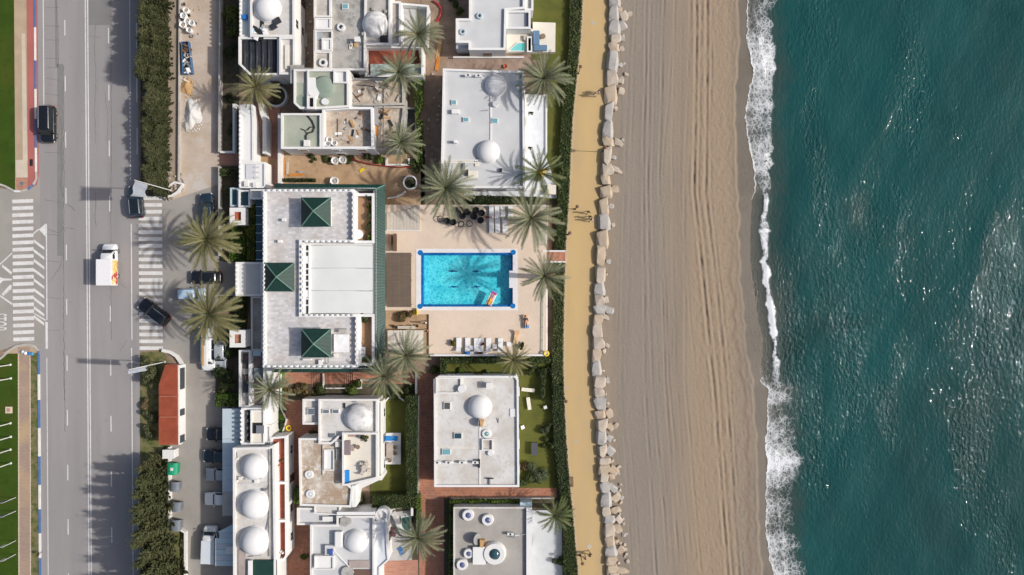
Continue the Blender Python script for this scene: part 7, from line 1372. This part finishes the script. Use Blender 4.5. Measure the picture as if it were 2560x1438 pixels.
for (a, c), (d, e) in zip(pts, pts[1:]): q = MB(); A, B = W(a, c), W(d, e); q.add([(*A, .02), (*B, .02), (*B, .5), (*A, .5), (A[0], A[1] + .03, .02), (B[0], B[1] + .03, .02), (B[0], B[1] + .03, .5), (A[0], A[1] + .03, .5)], [(0, 1, 2, 3), (7, 6, 5, 4), (3, 2, 6, 7)]); q.build('net', plain('dark_red_net', (.16, .03, .04), .8), o)
o = thing('red_tube', 'red ribbed tube at the corner of the walled patio', 'tube', 1095, 20, .03); b = MB(); b.tube([(*W(a, c), .2) for a, c in ((1082, 4), (1096, 12), (1104, 24), (1102, 38), (1094, 52))], .14, 8); b.build('hose', redp, o, smooth=True); b = MB(); b.cyl(*W(1094, 52), .2, .2, .02, .3, 12); b.build('end_cap', redp, o)
o = thing('orange_cone', 'orange bucket on the brown paved path', 'bucket', 1263, 167, .04); b = MB(); b.lathe(0, 0, [(.2, 0), (.26, .3), (.27, .3), (.22, .1)], 14); b.build('pail', plain('orange_red', (.6, .14, .05), .6), o, local=True); b = MB(); b.tube([(-.26, 0, .29), (0, 0, .42), (.26, 0, .29)], .012, 5); b.build('handle', metal, o, local=True)
o = thing('yellow_chair', 'yellow plastic slide chair beside the reed pergola', 'chair', 1040, 782, 1.2); b = MB(); b.box(-.3, -.3, .3, .3, .4, .46); b.build('seat', yellow, o, local=True); b = MB(); b.box(.2, -.3, .27, .6, .46, .95); b.build('backrest', yellow, o, local=True); [MB().box(a - .03, c - .03, a + .03, c + .03, 0, .4).build('leg', yellow, o, local=True) for a in (-.25, .25) for c in (-.25, .25)]
o = thing('yellow_float', 'yellow ring float beside the round dark bush', 'swim ring', 722, 1070, .04); torus(.32, .11, z=.11).build('ring', yellow, o, local=True, smooth=True); b = MB(); b.cyl(0, .32, .03, .03, .2, .26, 8); b.build('valve', plasticw, o, local=True)
o = thing('table', 'white outdoor shelf beside the red geranium pots', 'shelf', 1018, 818, 1.2); b = MB(); b.box(-1.2, -.2, 1.2, .2, .7, .76); b.build('top', greywood, o, local=True); [MB().box(a - .04, -.15, a + .04, .15, 0, .7).build('leg', greywood, o, local=True) for a in (-1.0, 0, 1.0)]
for k, px in enumerate((984, 994, 1004, 1012, 1026, 1034, 1044)):
    p = thing('pot_plant', 'small pot plant lined up behind the cream pergola', 'pot plant', px, 815 + (k % 2) * 4, 1.97 if False else 1.2, 'pots behind the cream pergola'); b = MB(); b.lathe(0, 0, [(.1, 0), (.15, .24), (.16, .25), (.12, .2)], 12); b.build('pot', clay if k % 2 else darkmetal, p, local=True); inst('foliage', blob_mesh('sm', lf_dry if k % 3 else lf_hedge, (1, 1), 300, .26, 2), p, (0, 0, .2), (0, 0, k), (.22, .22, .3))
# ------------------------------------------------------------------ vehicles
def paintm(name, c, rough=.25): return plain(name, c, rough, 0, .8)
carblack = paintm('paint_black', (.008, .009, .012)); carnavy = paintm('paint_navy', (.015, .028, .045)); carwhite = paintm('paint_white', (.72, .73, .74)); carlight = paintm('paint_pale_blue', (.42, .55, .68)); carsilver = paintm('paint_silver', (.35, .38, .41))
carglass = plain('car_glass', (.012, .02, .026), .04); lightr = plain('tail_light', (.35, .01, .01), .2); lightw = plain('head_light', (.75, .76, .78), .15); rim_ = plain('wheel_rim', (.4, .41, .42), .3, .7)
tyre_me = MB(); 
def wheel_meshes():
    a = MB(); n = 18; v = []; pr_ = [(.20, -.1), (.30, -.105), (.33, -.07), (.33, .07), (.30, .105), (.20, .1)]
    for r, w in pr_: v += [(r * math.cos(2 * math.pi * i / n), w, r * math.sin(2 * math.pi * i / n)) for i in range(n)]
    f = [(k * n + i, k * n + (i + 1) % n, ((k + 1) % 6) * n + (i + 1) % n, ((k + 1) % 6) * n + i) for k in range(6) for i in range(n)]; a.add(v, f)
    c = MB(); v = []
    for r, w in ((.205, -.08), (.205, .08)): v += [(r * math.cos(2 * math.pi * i / n), w, r * math.sin(2 * math.pi * i / n)) for i in range(n)]
    c.add(v, [tuple(range(n)), tuple(range(2 * n - 1, n - 1, -1))] + [(i, n + i, n + (i + 1) % n, (i + 1) % n) for i in range(n)]); return a.mesh('tyre', black, smooth=True), c.mesh('rim', rim_)
TY, RM = wheel_meshes()
def rrect(x0, x1, w, r, n=5):
    pts = []
    for cx, cy, a0 in ((x1 - r, w - r, 0), (x0 + r, w - r, 90), (x0 + r, -w + r, 180), (x1 - r, -w + r, 270)):
        for i in range(n): a = R(a0 + 90 * i / (n - 1)); pts.append((cx + r * math.cos(a), cy + r * math.sin(a)))
    return pts
def loft(rings, cap=True):
    b = MB(); n = len(rings[0]); v = [p for r in rings for p in r]; f = [(k * n + i, k * n + (i + 1) % n, (k + 1) * n + (i + 1) % n, (k + 1) * n + i) for k in range(len(rings) - 1) for i in range(n)]
    if cap: f += [tuple(range(n - 1, -1, -1)), tuple(range((len(rings) - 1) * n, len(rings) * n))]
    return b.add(v, f)
def car(px, py, rot, label, pm, L=4.4, Wd=1.82, H=1.48, hood=.95, belt=.92, ws=(.42, .14), rear=(-.92, -.72), z=.024, roofm=None, rack=False, roofbars=False, panoroof=False, name='car', group=None):
    """x forward; ws: windshield base/top, rear: rear window base/top as fractions of the half length"""
    o = thing(name, label, 'car' if name == 'car' else name.replace('_', ' '), px, py, .7, group, rot); o.location.z = z; hl, hw = L / 2, Wd / 2; rb = .45
    def ring(zz, x0, x1, w, r, tilt=0): return [(x, y, zz + tilt * (x / hl)) for x, y in rrect(x0, x1, w, r)]
    t = (belt - hood) * -.5
    body = loft([ring(.22, -hl * .95, hl * .94, hw * .9, rb), ring(.34, -hl * .995, hl * .99, hw * .985, rb), ring(.6, -hl, hl, hw, rb), ring(belt - .12, -hl * .985, hl * .975, hw * .985, rb, -.04), ring(belt - .02, -hl * .95, hl * .93, hw * .94, rb, -.07), ring(belt + .03, -hl * .88, hl * .84, hw * .82, rb * .9, -.08)])
    body.build('body', pm, o, local=True, smooth=True)
    x0b, x1b, x0t, x1t = rear[0] * hl, ws[0] * hl, rear[1] * hl, ws[1] * hl; wb, wt = hw * .93, hw * .74; zt = H
    cab = loft([ring(belt - .06, x0b, x1b, wb, .25), ring(belt + (zt - belt) * .8, x0b + (x0t - x0b) * .8, x1b + (x1t - x1b) * .8, wb + (wt - wb) * .8, .25), ring(zt - .03, x0t, x1t, wt, .25), ring(zt + .01, x0t + .14, x1t - .14, wt - .12, .2)])
    cb = cab.build('cabin', roofm or pm, o, local=True, smooth=True)
    def pane(q, nm_): b = MB(); b.add(q, [(0, 1, 2, 3)]); b.build(nm_, carglass, cb, local=True)
    e = .012; f1, f2 = .12, .90; lz = lambda t: belt - .06 + (zt - belt + .03) * t; lx1 = lambda t: x1b + (x1t - x1b) * t + e; lx0 = lambda t: x0b + (x0t - x0b) * t - e; lw = lambda t: wb + (wt - wb) * t
    pane([(lx1(f1) + .01, -lw(f1) + .13, lz(f1)), (lx1(f1) + .01, lw(f1) - .13, lz(f1)), (lx1(f2) + .01, lw(f2) - .13, lz(f2)), (lx1(f2) + .01, -lw(f2) + .13, lz(f2))], 'windscreen')
    pane([(lx0(f1), lw(f1) - .15, lz(f1)), (lx0(f1), -lw(f1) + .15, lz(f1)), (lx0(f2), -lw(f2) + .15, lz(f2)), (lx0(f2), lw(f2) - .15, lz(f2))], 'rear_window')
    for s in (-1, 1):
        xs = [(0.06, .47), (.50, .92)]
        for a_, b_ in xs:
            q = []
            for tt, ff in ((f1, 0), (f1, 1), (f2 - .04, 1), (f2 - .04, 0)):
                xa, xb = lx0(tt) + .12, lx1(tt) - .12; fr_ = a_ if ff == 0 else b_; q.append((xa + (xb - xa) * fr_, s * (lw(tt) + e), lz(tt)))
            pane(q if s < 0 else q[::-1], 'side_window')
        b = MB(); b.box(x1b - .35, s * hw * .96, x1b - .15, s * (hw + .16), belt + .0, belt + .16); b.build('mirror', pm, o, local=True, bevel=.03)
        b = MB(); b.box(hl * .86, s * hw * .55, hl * .965, s * hw * .92, .62, .76); b.build('headlight', lightw, o, local=True, bevel=.03); b = MB(); b.box(-hl * .975, s * hw * .62, -hl * .93, s * hw * .95, .68, .86); b.build('tail_light', lightr, o, local=True, bevel=.02)
        for xw in (.60, -.60):
            w = inst('wheel', TY, o, (xw * hl, s * (hw - .10), .33)); inst('rim', RM, w, (0, s * .03, 0))
        b = MB(); b.tube([(-.1, s * (hw + .004), .82), (.12, s * (hw + .004), .82)], .018, 5); b.build('door_handle', alu, o, local=True)
        if roofbars: b = MB(); b.tube([(x0t + .2, s * (wt - .05), zt + .05), (x1t - .2, s * (wt - .05), zt + .05)], .025, 6); b.build('roof_rail', alu, o, local=True)
    if panoroof: b = MB(); b.box(x0t + .25, -wt + .2, x1t - .15, wt - .2, zt + .005, zt + .02); b.build('glass_roof', carglass, cb, local=True)
    b = MB(); b.tube([(x0t + .1, .12, zt), (x0t - .05, .12, zt + .14)], .012, 5); b.build('aerial', black, o, local=True)
    if rack:
        for x in np.linspace(x0t + .2, x1t - .2, 3): b = MB(); b.box(x - .03, -wt, x + .03, wt, zt + .02, zt + .1); b.build('rack_bar', alu, o, local=True)
        for y_, m_, w_ in ((-.3, lightwood, .16), (-.05, cream, .1), (.22, plasticw, .14)): b = MB(); b.box(x0t - 1.2, y_ - w_, x1t + .6, y_ + w_, zt + .11, zt + .19); b.build('roof_plank', m_, o, local=True)
    return o
D = R(-90); UPR = R(90)
car(121, 311, D, 'black people carrier driving past the blue and white kerb', carblack, 5.1, 1.93, 1.9, belt=1.05, ws=(.62, .36), rear=(-.95, -.90), name='van', roofbars=True)
car(341, 505, UPR + R(5), 'dark blue estate car with a glass roof waiting on the zebra crossing', carnavy, 4.5, 1.84, 1.55, panoroof=True, roofbars=True, ws=(.48, .2), rear=(-.95, -.82))
car(386, 781, R(143), 'black car turning across the zebra crossing', carblack, 4.7, 1.88, 1.62, ws=(.46, .18), rear=(-.95, -.8), roofbars=True)
car(516, 694, R(180), 'black car parked in front of the hotel portico', carblack, 4.3, 1.8, 1.45, ws=(.42, .14), rear=(-.9, -.62))
car(480, 736, R(0), 'small pale blue car parked beside the black one', carlight, 3.9, 1.7, 1.5, ws=(.5, .2), rear=(-.95, -.85), roofm=carlight)
car(519, 522, UPR + R(6), 'dark car parked under the olive palm near the grey wall', carnavy, 4.3, 1.8, 1.5)
car(522, 884, D, 'white van with timber on its roof rack beside the dark shrubs', carwhite, 4.7, 1.85, 1.85, belt=1.02, ws=(.62, .40), rear=(-.96, -.92), rack=True, name='van')
car(518, 806, D, 'white car half hidden under the olive palm', carwhite, 4.2, 1.76, 1.5)
car(551, 888, D, 'silver car squeezed between the white van and the shrubs', carsilver, 4.0, 1.7, 1.45)
car(547, 1140, R(180), 'dark car parked nose out under the carport', carnavy, 4.2, 1.78, 1.48, group=None); car(552, 1186, R(180), 'silver white car parked under the carport', carsilver, 4.1, 1.76, 1.48); car(549, 1247, R(180), 'white car parked under the south end of the carport', carwhite, 4.1, 1.76, 1.48)
car(553, 1085, R(180), 'black car parked under the north end of the carport', carblack, 4.1, 1.76, 1.48)
def truck(px, py, rot, label, L, box_h, box0, box1, pm, boxm, sidem=None, boxw=1.02, cabH=1.9):
    o = thing('delivery_truck', label, 'truck', px, py, .8, None, rot); o.location.z = .024; hl = L / 2; hw = .95
    def ring(zz, x0, x1, w, r): return [(x, y, zz) for x, y in rrect(x0, x1, w, r)]
    loft([ring(.25, box1 * hl - .3, hl * .97, hw * .92, .3), ring(.5, box1 * hl - .3, hl, hw, .35), ring(.95, box1 * hl - .3, hl * .99, hw * .98, .35), ring(1.12, box1 * hl - .3, hl * .90, hw * .92, .3)]).build('cab_body', pm, o, local=True, smooth=True)
    x0, xb, xt = box1 * hl - .05, hl * .72, hl * .50; c = loft([ring(1.05, x0 - .1, xb, hw * .93, .2), ring(cabH - .08, x0 - .1, xt + .03, hw * .82, .2), ring(cabH, x0, xt - .1, hw * .72, .15)]).build('cab', pm, o, local=True, smooth=True)
    q = lambda pts, nm_: MB().add(pts, [(0, 1, 2, 3)]).build(nm_, carglass, c, local=True)
    q([(xb - .02, -hw * .78, 1.16), (xb - .02, hw * .78, 1.16), (xt + .07, hw * .66, cabH - .14), (xt + .07, -hw * .66, cabH - .14)], 'windscreen')
    for s in (-1, 1):
        p = [(x0 + .15, s * (hw * .92 + .012), 1.2), (xb - .3, s * (hw * .91 + .012), 1.2), (xt - .1, s * (hw * .84 + .012), cabH - .2), (x0 + .15, s * (hw * .84 + .012), cabH - .2)]; q(p if s < 0 else p[::-1], 'side_window')
        b = MB(); b.box(xb - .15, s * hw, xb + .0, s * (hw + .2), 1.1, 1.4); b.build('mirror', black, o, local=True, bevel=.02); b = MB(); b.box(hl * .90, s * .5, hl * .985, s * .86, .68, .84); b.build('headlight', lightw, o, local=True, bevel=.03)
        b = MB(); b.box(box0 * hl - .02, s * .7, box0 * hl + .05, s * .95, .5, .65); b.build('tail_light', lightr, o, local=True)
        for xw in (hl * .66, box0 * hl * .55): w = inst('wheel', TY, o, (xw, s * (hw - .1), .33)); inst('rim', RM, w, (0, s * .03, 0))
    b = MB(); b.box(box0 * hl + .05, -.75, box1 * hl + .1, .75, .42, .62); b.build('chassis', darkmetal, o, local=True)
    bx = MB().box(box0 * hl, -boxw, box1 * hl, boxw, .62, box_h).build('box_body', boxm, o, local=True, bevel=.035)
    if sidem:
        for s in (-1, 1): b = MB(); b.box(box0 * hl + .12, s * (boxw + .002), box1 * hl - .12, s * (boxw + .012), .72, box_h - .14); b.build('side_graphic', sidem, bx, local=True)
    b = MB(); b.box(box0 * hl - .02, -boxw + .1, box0 * hl - .002, boxw - .1, .7, box_h - .12); b.build('rear_door', boxm, bx, local=True); return o
m, nt, N, L, P = base_mat('food_print'); v = pos_(nt); vo = N.new('ShaderNodeTexVoronoi'); vo.inputs['Scale'].default_value = 1.15; L.new(v, vo.inputs['Vector'])
sp = N.new('ShaderNodeSeparateColor'); L.new(vo.outputs['Color'], sp.inputs[0]); c = mixc(nt, math_(nt, 'GREATER_THAN', sp.outputs[0], .35), (.75, .62, .42), (.70, .28, .10)); c = mixc(nt, math_(nt, 'GREATER_THAN', sp.outputs[1], .66), c, (.45, .06, .05)); c = mixc(nt, math_(nt, 'GREATER_THAN', sp.outputs[2], .70), c, (.80, .50, .08)); c = mixc(nt, ramp(nt, noise(nt, v, 3, 3), .55, .62), c, (.78, .72, .64)); L.new(c, P.inputs['Base Color']); P.inputs['Roughness'].default_value = .5
truck(275, 662, UPR, 'white delivery truck with orange food pictures printed on its side', 5.7, 2.55, -.99, .24, carwhite, plain('truck_box_white', (.76, .76, .77), .4), m)
truck(526, 1360, UPR - R(2), 'white pickup van with a closed pale box parked beside the blue awning', 5.0, 1.75, -.98, .28, carwhite, paintm('box_pale', (.62, .67, .72)), None, .92, 1.75)
